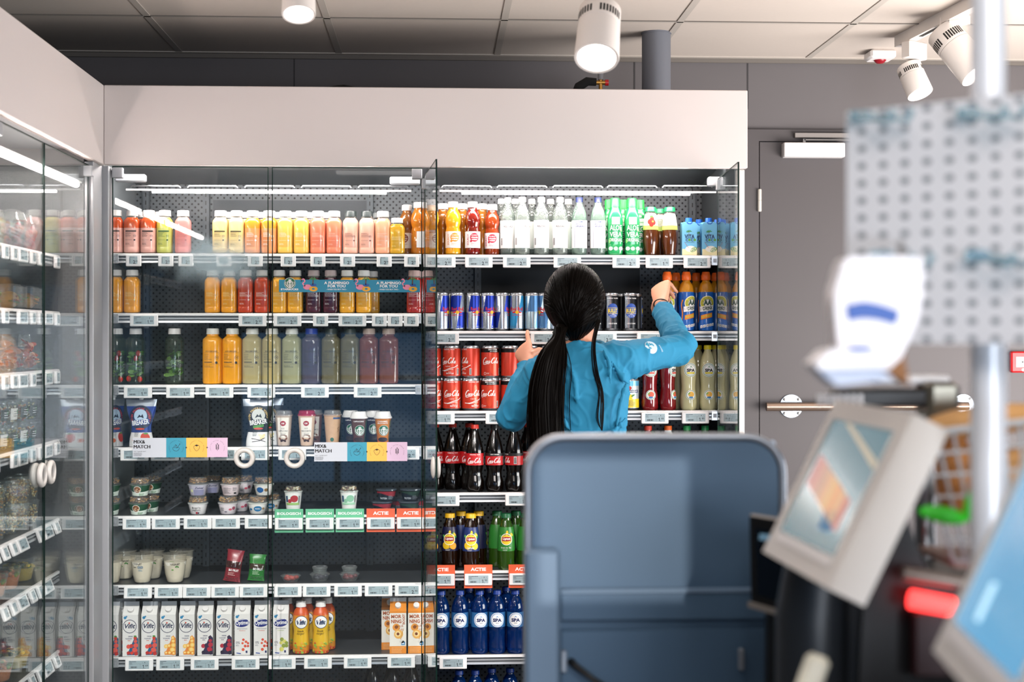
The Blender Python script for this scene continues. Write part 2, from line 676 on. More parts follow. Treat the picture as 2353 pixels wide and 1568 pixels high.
# ceiling: slab of tiles with a hanging grid
m = MB()
m.box(-2.2, 3.06, -4.0, 6.0, CEIL, CEIL + 0.1, tilem)
P = 0.616
x0 = W(415, 125, Y_W).x
for k in range(-2, 5):
    x = x0 + k * P
    m.box(x - 0.012, x + 0.012, -4.0, Y_W - 0.03, CEIL - 0.003, CEIL + 0.001, gridm)
yline = 5.85 * 650 / 734.0
seam = mat('ceiling_joint', '6f6963', 0.8)
for k in range(-16, 1):
    y = yline + k * 0.6
    m.box(-2.2, 3.06, y - 0.010, y - 0.004, CEIL - 0.0028, CEIL + 0.001, seam)
    m.box(-2.2, 3.06, y - 0.004, y + 0.010, CEIL - 0.003, CEIL + 0.001, gridm)
structure('ceiling', m)
m = MB().box(-2.2, 3.06, Y_W - 0.035, Y_W, CEIL - 0.004, CEIL, gridm).box(-2.2, 3.06, Y_W - 0.012, Y_W, CEIL - 0.02, CEIL - 0.004, seam)
structure('trim_1', m)

# door to the right of the cabinet, with its frame
dm = mat('door_paint', '4c4748', 0.55, noise=0.03, nscale=5)
dx0, dx1 = W(1744, 600, Y_W).x, W(2420, 600, Y_W).x
dz = W(1744, 328, Y_W).z
fx0, fz = W(1700, 600, Y_W).x, W(1744, 299, Y_W).z
m = MB()
m.box(fx0 - 0.1, dx0 - 0.004, Y_W - 0.018, Y_W, 0, fz, dm).box(dx1 + 0.004, dx1 + 0.09, Y_W - 0.018, Y_W, 0, fz, dm).box(dx0 - 0.004, dx1 + 0.004, Y_W - 0.018, Y_W, dz + 0.004, fz, dm)
structure('trim_2', m)
d = structure('door_1', MB().box(dx0, dx1, Y_W - 0.016, Y_W, 0.005, dz, dm))
hinge = mat('hinge_cream', 'cfc8bd', 0.4)
for zc in (W(1745, 462, Y_W).z, 0.3):
    m = MB()
    m.lathe([(0.0, -0.045), (0.007, -0.044), (0.008, -0.04), (0.008, -0.001), (0.0065, 0), (0.008, 0.001), (0.008, 0.04), (0.007, 0.044), (0, 0.045)], hinge, 12, off=(dx0 - 0.003, Y_W - 0.024, zc))
    h = m.build('hinge', d)
# door closer: white body, arm and rail
c = empty('door_closer', W(1870, 345, Y_W - 0.02))
tag(c, 'white door closer box with a grey arm at the top of the grey door', 'door closer')
a, b = W(1800, 328, Y_W - 0.05), W(1940, 362, Y_W - 0.05)
L0 = c.location
MB().box(a.x - L0.x, b.x - L0.x, -0.045, 0.004, b.z - L0.z, a.z - L0.z, WHITE, 0.003).build('body', c)
a, b = W(1827, 305, Y_W - 0.04), W(1975, 317, Y_W - 0.04)
m = MB()
m.box(a.x - L0.x, b.x - L0.x, -0.02, 0.002, b.z - L0.z, a.z - L0.z, mat('closer_rail', '8f8985', 0.4, 0.5), 0.001)
m.build('rail', c)
a = W(1847, 328, Y_W - 0.04); b = W(1975, 318, Y_W - 0.04)
m = MB().box(a.x - L0.x - 0.005, a.x - L0.x + 0.005, -0.03, -0.018, a.z - L0.z - 0.01, a.z - L0.z + 0.014, STEEL)
m.box(a.x - L0.x, b.x - L0.x, -0.03, -0.022, a.z - L0.z + 0.008, a.z - L0.z + 0.013, STEEL)
m.build('arm', c)
# push bar on round plates
bx0, bx1 = W(1760, 935, Y_W - 0.06), W(2224, 935, Y_W - 0.06)
c = empty('door_pull_bar', ((bx0.x + bx1.x) / 2, Y_W - 0.016, bx0.z))
tag(c, 'long horizontal metal pull bar on two round plates across the grey door', 'door handle')
hw = (bx1.x - bx0.x) / 2
MB().tube([(-hw, -0.05, 0), (hw, -0.05, 0)], 0.017, mat('bar_bronze', 'a58f80', 0.3, 0.85), 18).build('bar', c)
for q in (1818, 2213):
    x = W(q, 935, Y_W - 0.02).x - c.location.x
    R = Matrix.Rotation(pi / 2, 4, 'X')
    m = MB().lathe([(0, 0), (0.046, 0), (0.047, 0.003), (0.046, 0.006), (0, 0.006)], mat('plate_steel', 'a9b4be', 0.35, 0.8), 28, M=Matrix.Translation((x, 0, 0)) @ R)
    m.lathe([(0.012, 0.006), (0.012, 0.045)], STEEL, 12, M=Matrix.Translation((x, 0, 0)) @ R)
    p = m.build('mounting_plate', c)
    for (sx, sz) in ((-1, 1), (1, 1), (-1, -1), (1, -1)):
        MB().lathe([(0, 0.006), (0.006, 0.006), (0.0055, 0.009), (0, 0.0105)], STEEL, 10, M=Matrix.Translation((x + sx * 0.028, 0, sz * 0.028)) @ R).build('screw', p)
# fire alarm call point
p = W(2350, 832, Y_W)
c = empty('fire_alarm_call_point', (p.x, Y_W, p.z))
tag(c, 'red fire alarm call point on the grey wall at the right edge', 'fire alarm')
red = mat('alarm_red', 'c8181e', 0.35)
MB().box(-0.062, 0.05, -0.04, 0, -0.042, 0.042, red, 0.006).build('housing', c)
m = MB().on(flatw(0.0405))
m.grid(-0.042, 0.035, -0.02, 0.02, WPRINT).lay()
m.disc(0.004, 0, 0.005, KPRINT).poly([(-0.022, 0), (-0.014, 0.006), (-0.014, -0.006)], KPRINT).poly([(0.03, 0), (0.022, 0.006), (0.022, -0.006)], KPRINT)
m.grid(-0.016, -0.006, -0.001, 0.001, KPRINT).grid(0.014, 0.024, -0.001, 0.001, KPRINT)
m.disc(-0.014, -0.031, 0.006, WPRINT).poly([(0.0, 0.027), (0.006, 0.037), (0.012, 0.027)], WPRINT)
m.build('break_glass_panel', c)

# duct column standing between the cabinet and the ceiling
px = W(1508, 72, 5.38)
o = MB().lathe([(0.0525, 2.12), (0.0525, CEIL - 0.006), (0.055, CEIL - 0.005), (0.055, CEIL)], mat('duct_grey', '6d7078', 0.5, 0.2), 40, off=(px.x, 5.38, 0)).build('duct')
tag(o, 'round grey duct rising from behind the white fascia to the ceiling', 'duct')


# ------------------------------------------------------------------ ceiling lamps
LAMPW = mat('lamp_white', 'ebe4de', 0.4)
GLOW = mat('lamp_glow', 'fff1e6', 0.5, emit=7.0)
VENT = mat('vent_black', '15130f', 0.6)


def spot(loc, tilt, rz, R, H, label, energy, arm=True, neck=None, grp='ceiling spotlights'):
    c = empty('ceiling_spotlight', loc, rz)
    tag(c, label, 'spotlight', grp)
    M = Matrix.Rotation(tilt, 4, 'X')
    m = MB()
    m.lathe([(0, H * .5), (R * .93, H * .5), (R, H * .47), (R, H * .16), (R * .95, H * .15), (R, H * .14), (R * 1.05, -H * .48), (R * 1.03, -H * .5), (R * .9, -H * .495), (R * .88, -H * .46)], LAMPW, 40, M=M, cap=False)
    body = m.build('housing', c)
    m = MB()
    for k in range(40):
        if k % 10 in (0, 9):
            continue
        a = 2 * pi * k / 40
        q = Matrix.Rotation(a, 4, 'Z')
        m.add([M @ (q @ Vector((x, -R * 1.004, z))) for x, z in ((-R * .05, H * .2), (R * .05, H * .2), (R * .05, H * .34), (-R * .05, H * .34))], [(0, 1, 2, 3)], VENT)
    m.build('vent_slots', body)
    MB().lathe([(0, -H * .47), (R * .87, -H * .47), (R * .88, -H * .46)], GLOW, 32, M=M, cap=False).build('lamp_lens', c)
    l = bpy.data.lights.new('spot_light', 'SPOT')
    l.energy = energy; l.spot_size = radians(75); l.spot_blend = 0.6; l.color = (1, 0.9, 0.82); l.shadow_soft_size = R * 0.8
    lo = bpy.data.objects.new('spot_light', l); COL.objects.link(lo); lo.parent = c
    lo.location = M @ Vector((0, 0, -H * .52)); lo.rotation_euler = (tilt, 0, 0)
    top = M @ Vector((0, 0, H * .5))
    dz_ = (neck if neck is not None else CEIL) - loc[2]
    MB().tube([top - Vector((0, 0, 0.01)), (top.x, top.y, min(dz_, top.z + 0.02)), (top.x, top.y, dz_)], R * .16, LAMPW, 10).build('stem', c)
    return c


p = W(1375, 78, 3.75)
spot(p, radians(-32), radians(-12), 0.054, 0.165, 'large white cylinder spotlight glowing above the middle of the cooler', 16)
p = W(686, -22, 3.9)
spot(p, radians(-22), radians(6), 0.042, 0.15, 'white cylinder spotlight cut by the top edge above the left bay', 12)
# track with two spots on the right
a, b = W(2066, 108, 5.4), W(2290, -70, 4.6)
c = empty('lighting_track', (a.x, a.y, CEIL))
tag(c, 'white lighting track under the ceiling at the right', 'lighting track')
ln = Vector((b.x - a.x, b.y - a.y, 0))
m = MB()
n = Vector((ln.y, -ln.x, 0)).normalized() * 0.018
zt = -0.04
m.prism([n + Vector((0, 0, zt)), -n + Vector((0, 0, zt)), -n, n], ln, LAMPW)
m.build('rail', c)
u = ln.normalized()
m = MB()
for (s0, s1) in ((0.2, 0.42),):
    m.prism([u * s0 + n * .4 + Vector((0, 0, zt - .001)), u * s0 - n * .4 + Vector((0, 0, zt - .001)), u * s0 - n * .4 + Vector((0, 0, zt)), u * s0 + n * .4 + Vector((0, 0, zt))], u * (s1 - s0), VENT)
m.build('track_slot', c)
for (px_, py_, Y, R, H, t, rz, lab, sp) in (
        (2101, 184, 5.30, 0.045, 0.120, -26, 34, 'small white spotlight on the track, tilted down and glowing', 8),
        (2205, 120, 4.95, 0.058, 0.20, -38, 50, 'white spotlight on the track partly behind the bright post', 6)):
    p = W(px_, py_, Y)
    s = spot(p, radians(t), radians(rz), R, H, lab, sp, neck=p.z + H * .62)
    q = p + Vector((0, 0, H * .62))
    MB().box(-0.05, 0.05, -0.02, 0.02, H * .62, CEIL - .041 - p.z, LAMPW, 0.004).build('track_adapter', s)
# detector on the ceiling
p = W(2022, 131, 5.68)
c = empty('smoke_detector', (p.x, p.y, CEIL))
tag(c, 'white square detector with a red dome under the ceiling', 'detector')
zz = -0.035
MB().box(-0.05, 0.05, -0.05, 0.05, min(zz, -0.035), 0, WHITE, 0.008).build('housing', c)
MB().lathe([(0, -0.014), (0.014, -0.012), (0.022, -0.004), (0.024, 0)], mat('red_dome', '8e1020', 0.3), 20, off=(0, 0, min(zz, -0.035))).build('red_dome', c)

# ------------------------------------------------------------------ cooler cabinets
FAS = mat('fascia_white', 'd3cac7', 0.5)
# back cabinet
bx_l, bx_r = XL_F, 1.060
cab = empty('refrigerated_wall_cooler', (0, 5.4, 0))
tag(cab, 'white wall cooler along the far wall, two bays of chilled drinks', 'refrigerator')
o5 = 5.4
m = MB().box(bx_l + 0.001, bx_r, Y_F - o5, Y_F + 0.03 - o5, Z_FB, Z_FT, FAS, 0.002)
m.build('fascia', cab)
lin_ = mat('cooler_liner', '8e9498', 0.5, 0.2)
m = MB()
m.box(-1.15, 1.06, Y_F + 0.03 - o5, 5.72 - o5, 2.075, 2.11, lin_)
m.box(-1.15, -1.135, Y_G - 0.01 - o5, 5.72 - o5, 0.0, 2.075, lin_)
m.box(1.03, 1.06, Y_G - o5, 5.72 - o5, 0.0, 2.075, lin_)
m.box(-1.135, 1.0, Y_S - .05 - o5, Y_B - o5, 0.0, 0.05, DARK)
m.box(-1.15, 1.06, Y_G + 0.02 - o5, Y_G + 0.05 - o5, 0.0, 0.16, DARK)
m.build('carcass', cab)
perf = perforated('perforated_steel', '5e6266', '0a0d10', 0.024, 0.0038)
perf_d = perforated('perforated_dark_steel', '3a3d40', '050607', 0.024, 0.003)
steeld = mat('back_plate_steel', '484c50', 0.5, 0.3)
m = MB().box(-1.135, 1.03, Y_B - o5, Y_B + 0.02 - o5, 0.05, 2.075, perf)
m.build('back_panel', cab)
# solid plates between the uprights as in the photo
for (px0, px1, py0, py1) in ((490, 845, 460, 2000), (1105, 1470, 595, 2000)):
    a, b = W(px0, py0, Y_B - 0.004), W(px1, py0, Y_B - 0.004)
    m = MB()
    m.box(a.x, b.x, Y_B - 0.006 - o5, Y_B - o5, 1.45 if px0 > 1000 else 1.75, a.z, steeld if px0 < 1000 else mat('dark_back_plate', '26282a', 0.5, 0.3))
    m.build('baffle_plate', cab)
for px_ in (336, 474, 850, 1098, 1590):
    x = W(px_, 500, Y_B - 0.02).x
    m = MB().box(x - 0.012, x + 0.012, Y_B - 0.03 - o5, Y_B - o5, 0.2, 2.02, mat('upright_grey', '5a5f64', .5, .4))
    for k in range(60):
        z = 0.24 + k * 0.03
        m.box(x - 0.0022, x + 0.0022, Y_B - 0.031 - o5, Y_B - 0.0298 - o5, z, z + 0.016, BLACK)
    m.build('slotted_upright', cab)
# right end post
WP = mat('post_white', 'd9d2cc', 0.45)
m = MB().box(1.032, 1.058, Y_G - 0.03 - o5, Y_G + 0.03 - o5, 0.0, Z_FB, WP, 0.002)
m.build('end_post', cab)
MB().box(1.0, 1.03, Y_G + 0.01 - o5, 5.6 - o5, 0.0, 2.07, mat('liner_dark', '33383b', 0.5)).build('side_liner', cab)
# left corner post
GP = mat('post_grey', '9c9ea1', 0.42, 0.35)
m = MB().box(-1.150, -1.109, Y_G - 0.035 - o5, Y_G + 0.02 - o5, 0.0, Z_FB, GP, 0.002)
m.build('corner_post', cab)
# lamp tubes and racks under the canopy
TUBE = mat('led_tube', 'fff0ea', 0.5, emit=32.0)
for (px0, px1, ex0, ex1, py) in ((350, 888, 290, 945, 439), (1061, 1585, 1010, 1645, 442)):
    a, b = W(px0, py, 5.175), W(px1, py, 5.175)
    e0, e1 = W(ex0, py, 5.175), W(ex1, py, 5.175)
    f = MB().box(e0.x, e1.x, 5.168 - o5, 5.182 - o5, a.z + 0.001, a.z + 0.007, WHITE).build('lamp_holder', cab)
    MB().tube([(a.x, 5.175 - o5, a.z), (b.x, 5.175 - o5, a.z)], 0.0075, TUBE, 12).build('lamp_tube', f)
LED = mat('led_strip', 'fff3ee', 0.5, emit=34.0)
m = MB().box(-1.09, 0.98, 5.135 - o5, 5.150 - o5, 2.048, 2.056, LED)
m.build('front_light_strip', cab)
# racks, thin bright rails over the tubes
for k, px0 in enumerate((300, 431, 562, 692, 823, 1015, 1142, 1270, 1395, 1522)):
    a, b = W(px0, 427, 5.2), W(px0 + 115, 427, 5.2)
    MB().tube([(a.x, 5.2 - o5, a.z - .006), (a.x + .006, 5.2 - o5, a.z), (b.x - .006, 5.2 - o5, a.z), (b.x, 5.2 - o5, a.z - .006)], 0.0022, ALU, 6).build('cover_rail', cab)
# sloping air deflector behind the canopy
m = MB()
m.prism([(-1.13, Y_F + 0.05 - o5, 2.07), (-1.13, Y_B - o5, 2.07), (-1.13, Y_B - o5, 2.03)], (2.13, 0, 0), mat('deflector_steel', '787e82', 0.3, 0.6))
m.build('air_deflector', cab)
# brackets with the roller-blind ends, top corners
for px0, px1, py0, py1 in ((268, 338, 402, 420), (896, 965, 408, 426), (1624, 1660, 408, 430)):
    a, b = W(px0, py0, 5.2), W(px1, py1, 5.2)
    MB().box(a.x, b.x, 5.17 - o5, 5.2 - o5, b.z, a.z, GREYP, 0.004).build('door_closer_arm', cab)

# junk on the cabinet roof: a black hose, a brass valve with a red knob, insulated pipe
p = W(1375, 190, 5.3)
c = empty('brass_valve', (p.x, 5.3, 2.11))
tag(c, 'brass pipe valve with a red knob standing on top of the cooler', 'valve')
brass = mat('brass', 'b98a45', 0.35, 0.8)
h = W(1380, 190, 5.3).z - 2.11
MB().tube([(0.008, 0, 0), (0.008, 0, h + 0.01)], 0.007, brass, 10).build('stem', c)
MB().tube([(-0.012, 0, h), (0.026, 0, h)], 0.008, brass, 10).build('valve_body', c)
MB().tube([(0.024, 0, h), (0.036, 0, h)], 0.011, red, 10).build('red_knob', c)
MB().tube([(0.008, 0, h + 0.01), (0.008, 0, h + 0.055)], 0.010, mat('grey_sleeve', '7f7f83', 0.5), 10).build('sleeve', c)
o = MB().tube([p + Vector((-0.008, 0, 0.002)), p + Vector((-0.04, 0, 0.004)), p + Vector((-0.07, 0, -0.015)), p + Vector((-0.085, 0, -0.05)), p + Vector((-0.09, 0, -0.13))], [0.014, 0.016, 0.017, 0.016, 0.016], mat('foam_black', '121212', 0.9), 12).build('insulated_pipe')
tag(o, 'black foam insulated pipe bending down beside the brass valve', 'pipe')
p = W(790, 198, 5.35)
o = MB().tube([p + Vector((-0.11, 0, -0.08)), p + Vector((-0.09, 0, -0.014)), p + Vector((0.0, 0, -0.002)), p + Vector((0.035, 0, -0.006)), p + Vector((0.05, 0, -0.08))], 0.008, BLACK, 8).build('cable')
tag(o, 'black cable lying on top of the cooler over the left bay', 'cable')

# ------------------------------------------------------------------ left cabinet
LY0, LY1 = 3.2, 5.02
lcab = empty('refrigerated_side_cooler', (-1.4, 4.2, 0))
tag(lcab, 'white cooler along the left side, glass doors in front of salads', 'refrigerator')
ox, oy = -1.4, 4.2
MB().box(XL_F - 0.03 - ox, XL_F - ox, 2.6 - oy, Y_F + 0.03 - oy, Z_FB, Z_FT, FAS, 0.002).build('fascia', lcab)
m = MB()
m.box(-1.75 - ox, XL_F - 0.03 - ox, 2.6 - oy, 5.02 - oy, 2.075, 2.11, lin_)
m.box(-1.75 - ox, XL_G - 0.02 - ox, 4.97 - oy, 4.99 - oy, 0, 2.075, mat('liner_light', '6e6f70', 0.5, 0.2))
m.box(-1.75 - ox, XL_G - 0.02 - ox, 2.6 - oy, 2.62 - oy, 0, 2.075, lin_)
m.box(-1.75 - ox, XL_S - ox, 2.62 - oy, 4.97 - oy, 0.12, 0.2, DARK)
m.build('carcass', lcab)
perf2 = perforated('perforated_steel_side', '5c6064', '0a0d10', 0.024, 0.0038, axis='YZ')
MB().box(-1.70 - ox, XL_B - ox, 2.62 - oy, 4.97 - oy, 0.2, 2.075, perf2).build('back_panel', lcab)
MB().box(-1.160 - ox, -1.130 - ox, 4.955 - oy, 5.085 - oy, 0, Z_FB, GP, 0.002).build('corner_post', lcab)
f = MB().box(-1.174 - ox, -1.162 - ox, 2.75 - oy, 4.93 - oy, 1.957, 1.963, WHITE).build('lamp_holder', lcab)
MB().tube([(-1.168 - ox, 2.8 - oy, 1.949), (-1.168 - ox, 4.88 - oy, 1.949)], 0.011, mat('led_tube_side', 'ffece4', 0.5, emit=34.0), 12).build('lamp_tube', f)

# ------------------------------------------------------------------ glass doors
EDGE = mat('glass_edge_green', '06201b', 0.5, spec=0.15)


def glass_door(hinge, free, z0, z1, label, fogp=None, edges=(1, 1), handle_at=None, gname='door_glass', k=1.0, base=0.025, cat='door'):
    a, b = Vector((hinge[0], hinge[1], 0)), Vector((free[0], free[1], 0))
    d = b - a
    L = d.length
    c = empty('glass_door', (a.x, a.y, 0), atan2(d.y, d.x))
    tag(c, label, 'door', 'glass cooler doors')
    T = 0.004
    g = clear(gname, 'fafdfd', body=0.004, bcolor='cfe6ee', rough=0.015, k=k, base=base, fog=fogp)
    MB().box(0.003, L - 0.003, -T / 2, T / 2, z0 + .003, z1 - .003, g).build('glass_pane', c)
    m = MB()
    if edges[0]:
        m.box(0, 0.003, -T / 2 - .0003, T / 2 + .0003, z0, z1, EDGE)
    if edges[1]:
        m.box(L - 0.003, L, -T / 2 - .0005, T / 2 + .0005, z0, z1, EDGE)
    m.box(0.003, L - 0.003, -T / 2 - .0003, T / 2 + .0003, z0, z0 + 0.003, EDGE)
    m.box(0.003, L - 0.003, -T / 2 - .0003, T / 2 + .0003, z1 - 0.003, z1, EDGE)
    m.build('glass_edge', c)
    # hinge blocks and ring handle
    m = MB().box(0.0, 0.035, -0.008, 0.02, z1 - 0.04, z1 - 0.005, GREYP, 0.002)
    m.build('hinge', c)
    return c, L


RINGM = mat('ring_handle', 'c4c1bc', 0.35)


def ring(c, x, z, R=0.0275, r=0.0082, side=-1):
    """round pull ring through the pane, one torus on each face"""
    for s in (-1, 1):
        pts = [(x + R * cos(a), s * 0.009, z + R * sin(a)) for a in [2 * pi * k / 32 for k in range(32)]]
        MB().tube(pts, r, RINGM, 12, closed=True).build('ring_handle', c)


zt, zb = W(600, 384, Y_G).z, 0.1
xa, xm0, xm1, xb = W(258, 600, Y_G).x, W(617, 600, Y_G).x, W(625, 600, Y_G).x, W(970, 600, Y_G).x
pf = W(505, 595, Y_G)
d1, L1 = glass_door((xa, Y_G), (xm0, Y_G), zb, zt, 'closed glass door on the far left of the wall cooler, fogged patch', fogp=(pf.x, 0, pf.z, 0.24, 0.12, 0.40), gname='door_glass_fogged')
ring(d1, W(562, 1053, Y_G).x - xa, W(562, 1053, Y_G).z)
d2, L2 = glass_door((xb, Y_G), (xm1, Y_G), zb, zt, 'closed clear glass door, second on the wall cooler, behind the bird banner')
ring(d2, xb - W(677, 1053, Y_G).x, W(677, 1053, Y_G).z)
h0 = W(974, 600, Y_G); f0 = W(1003, 600, 4.58)
d3, L3 = glass_door((h0.x, Y_G), (f0.x, 4.58), zb, 1.45 + (778 - 366) / FPX * 4.58, 'open glass door seen edge-on in the middle of the wall cooler')
h0 = W(1650, 600, Y_G); f0 = W(1697, 600, 4.62)
zz = W(1697, 372, 4.62).z
d4, L4 = glass_door((h0.x, Y_G), (f0.x, 4.62), zb, min(zz, 2.02), 'open glass door standing out at the right end of the wall cooler')
# lozenge handle on the half-open middle door
hz = W(1003, 1075, 4.6).z
for s in (-1, 1):
    M = Matrix.Translation((L3 - 0.03, s * 0.008, hz))
    MB().ellip((0, 0, 0), 0.026, 0.008, 0.034, RINGM, 18, 10, M=M).build('pull_handle', d3)
# left cabinet doors
ys = [4.945, 4.385, 3.925]
for i, (ya, yb, lab) in enumerate(((4.945, 4.397, 'glass door of the left cooler nearest the corner post'), (3.925, 4.387, 'glass door of the left cooler at the left picture edge'))):
    c, L = glass_door((XL_G, ya), (XL_G, yb), zb, 2.02, lab, gname='door_glass_side', k=0.6, base=0.025)
    if i < 2:
        pz = WX(92, 1097, XL_G + .02)
        ring(c, L - 0.045, pz.z)
# ------------------------------------------------------------------ product builders: each returns the root of one product, origin at its base, front towards -Y
def root(name):
    return empty(name)


def liquid(hexc, rough=0.18):
    return mat('liquid_' + hexc, hexc, rough, coat=0.4, spec=0.6)


def paper(hexc):
    return mat('print_' + hexc, hexc, 0.5)


def cap_mesh(r, h, z, m, ridges=True, seg=32, sx=0, sy=0):
    """screw cap with fine ridges"""
    rm = (lambda a, zz: 1.0 + (0.018 * cos(16 * a) if z + 0.002 < zz < z + h * 0.85 else 0)) if ridges else None
    return MB().lathe([(r * 1.02, z), (r * 1.02, z + h * 0.15), (r, z + h * .2), (r * .985, z + h * .84), (r * .93, z + h * .97), (r * .8, z + h), (0, z + h)], m, seg, off=(sx, sy, 0), rmod=rm)


def leaf_icon(m, cu, cv, r, c):
    m.disc(cu, cv, r, c, r0=r * .84, rings=1, seg=16)
    m.line([(cu, cv - r * .5), (cu, cv + r * .1)], r * .14, c)
    m.disc(cu - r * .3, cv + r * .1, r * .3, c, sy=.55, rot=-.6, seg=8, rings=1).disc(cu + r * .3, cv + r * .1, r * .3, c, sy=.55, rot=.6, seg=8, rings=1)


def smoothie(body, low=None, ink='262220', capc='eee9e6', bar=False, H=0.152, R=0.0275, rot=0.0, ghost=False):
    """square-shouldered juice bottle with a wide cap"""
    r = root('juice_bottle')
    B = liquid(body); Lo = liquid(low) if low else B
    top = clear('bottle_neck', 'f2efe8', body=0.18, bcolor='e8e2d8')
    k = H / 0.152
    P = [(R * .8, 0), (R * .95, .003), (R, .009), (R, .020 * k), (R * .985, .022 * k), (R, .024 * k), (R, .088 * k), (R, .108 * k), (R * .93, .116 * k), (R * .74, .1225 * k), (R * .68, .125 * k), (R * .68, .131 * k)]
    ms = [Lo] * 6 + [B] * 4 + [top]
    b = MB().lathe(P, ms, 32, n=3.4).build('bottle', r)
    cap_mesh(R * .76, .0205 * k, .1305 * k, mat('cap_' + capc, capc, 0.35)).build('cap', r)
    if ink:
        I = paper(ink)
        m = MB().on(cylw(R, rot=rot, n=3.4))
        w = R * .62
        if bar:
            m.grid(-w, w, .0745 * k, .079 * k, I, step=.004)
        m.lines(-w, w * (.9 if not bar else .4), .0715 * k, 5, .0032 * k, I, .0011, seed=sum(map(ord, body)) % 97)
        leaf_icon(m, w * .72, .060 * k, .0042, I)
        m.lines(-w, w, .046 * k, 1, .003, I, .0008, 3)
        m.disc(w * .7, .046 * k, .003, I, seg=10)
        m.lines(-w, -w * .1, .034 * k, 2, .003, I, .001, 5)
        m.build('printed_label', r)
    return r


def raw_juice(body, capc='e9e7e0', ink='2c2a26', solid=0.0, words=('RAW LEMONADE',)):
    """tall wide juice bottle 0.195 m high, see-through when solid < 1"""
    r = root('juice_bottle')
    R = .0345
    if solid >= 1:
        B = liquid(body)
    else:
        B = clear('juice_' + body, body, body=solid, bcolor=body, rough=.06)
    P = [(R * .8, 0), (R * .96, .003), (R, .010), (R, .120), (R, .150), (R * .96, .158), (R * .74, .165), (R * .60, .169), (R * .58, .175)]
    MB().lathe(P, B, 36, n=2.8).build('bottle', r)
    cap_mesh(R * .64, .0205, .175, mat('cap_' + capc, capc, .4)).build('cap', r)
    I = paper(ink)
    m = MB().on(cylw(R, n=2.8))
    w = R * .72
    m.text(words[0], 0, .1155, .0055, I, .02, width=w * 1.55)
    m.grid(-w, w, .1105, .1112, I)
    for k, t in enumerate(('Citroen', 'Limoen', 'Water', 'Appelsiroop')):
        m.text(t, -w, .1045 - k * .0058, .0052, I, left=True)
    leaf_icon(m, w * .72, .094, .0062, I)
    m.grid(-w, w * .1, .076, .0785, I).grid(-w, w, .071, .0716, I).disc(w * .66, .076, .0042, I, seg=12)
    m.lines(-w, w * .3, .064, 2, .0035, I, .0012, 8)
    m.build('printed_label', r)
    return r


def herb_water(strawb=True):
    """clear bottle with leaves and berries inside"""
    r = root('infused_water_bottle')
    R = .0335
    B = clear('infused_water', 'dfe9df', body=.05, bcolor='8fa58a', rough=.05)
    P = [(R * .8, 0), (R * .96, .003), (R, .010), (R, .150), (R * .96, .158), (R * .74, .165), (R * .60, .169), (R * .58, .175)]
    MB().lathe(P, B, 32).build('bottle', r)
    cap_mesh(R * .64, .0205, .175, CAPW).build('cap', r)
    rr = random.Random(5 if strawb else 9)
    g = [mat('leaf_%s' % c, c, .6, noise=.3) for c in ('5a8a32', '3d6a24', '86ac58')]
    m = MB()
    for k in range(46):
        a = rr.uniform(0, 2 * pi); q = rr.uniform(.3, .8) * R; z = rr.uniform(.03, .115)
        M = Matrix.Rotation(rr.uniform(0, 6.3), 4, 'Z') @ Matrix.Rotation(rr.uniform(-1.4, 1.4), 4, 'X')
        m.ellip((q * cos(a), q * sin(a), z), .012, .008, .0022, rr.choice(g), 7, 4, M=M)
    m.build('leaves', r)
    if strawb:
        m = MB(); s = mat('strawberry_red', 'c22820', .4)
        for (x, z) in ((.012, .108), (.018, .018), (-.02, .02), (.004, .09)):
            m.ellip((x, -R * .62, z), .0085, .007, .011, s, 10, 7)
        m.build('strawberries', r)
    m = MB().on(cylw(R))
    m.lines(-.02, .015, .118, 2, .004, KPRINT, .0012, 3).grid(-.02, .02, .060, .0606, KPRINT)
    m.build('printed_label', r)
    return r


SOURCYP = [(.022, 0), (.0265, .004), (.0275, .012), (.0265, .021), (.0268, .024), (.0268, .082), (.0263, .085), (.0245, .092), (.0235, .098), (.0255, .105), (.0278, .114), (.0272, .130), (.0245, .144), (.0190, .156), (.0160, .161), (.0155, .168)]


def sourcy(liq, accent, H=1.0, rot=0.0, side=False, capz=.021):
    """contoured vitamin water bottle with a white wrap"""
    r = root('vitamin_water_bottle')
    MB().lathe([(a, b * H) for a, b in SOURCYP], liquid(liq, .1), 36).build('bottle', r)
    cap_mesh(.0182, capz, .167 * H, CAPW).build('cap', r)
    A = paper(accent)
    m = MB().on(cylw(lambda z: .0268, rot=rot, off=.0008))
    e = .0268 * 1.35
    m.grid(-e, e, .024 * H, .082 * H, WPRINT, step=.003).lay()
    u = .006 if not side else .018
    m.disc(u, .061 * H, .0155, A, seg=28, rings=3).disc(u - .012, .0475 * H, .004, A, seg=10).lay()
    m.text('SOURCY', u, .0685 * H, .0058, WPRINT, .02).text('vitamin', u, .061 * H, .0085, WPRINT, .03).text('water', u, .0535 * H, .0085, WPRINT, .03)
    m.text('SOURCY', u - .0235, .053 * H, .010, A, .01, rot=pi / 2)
    m.lines(u - .012, u + .014, .041 * H, 3, .0035, A, .001, 4)
    m.build('wrap_label', r)
    return r


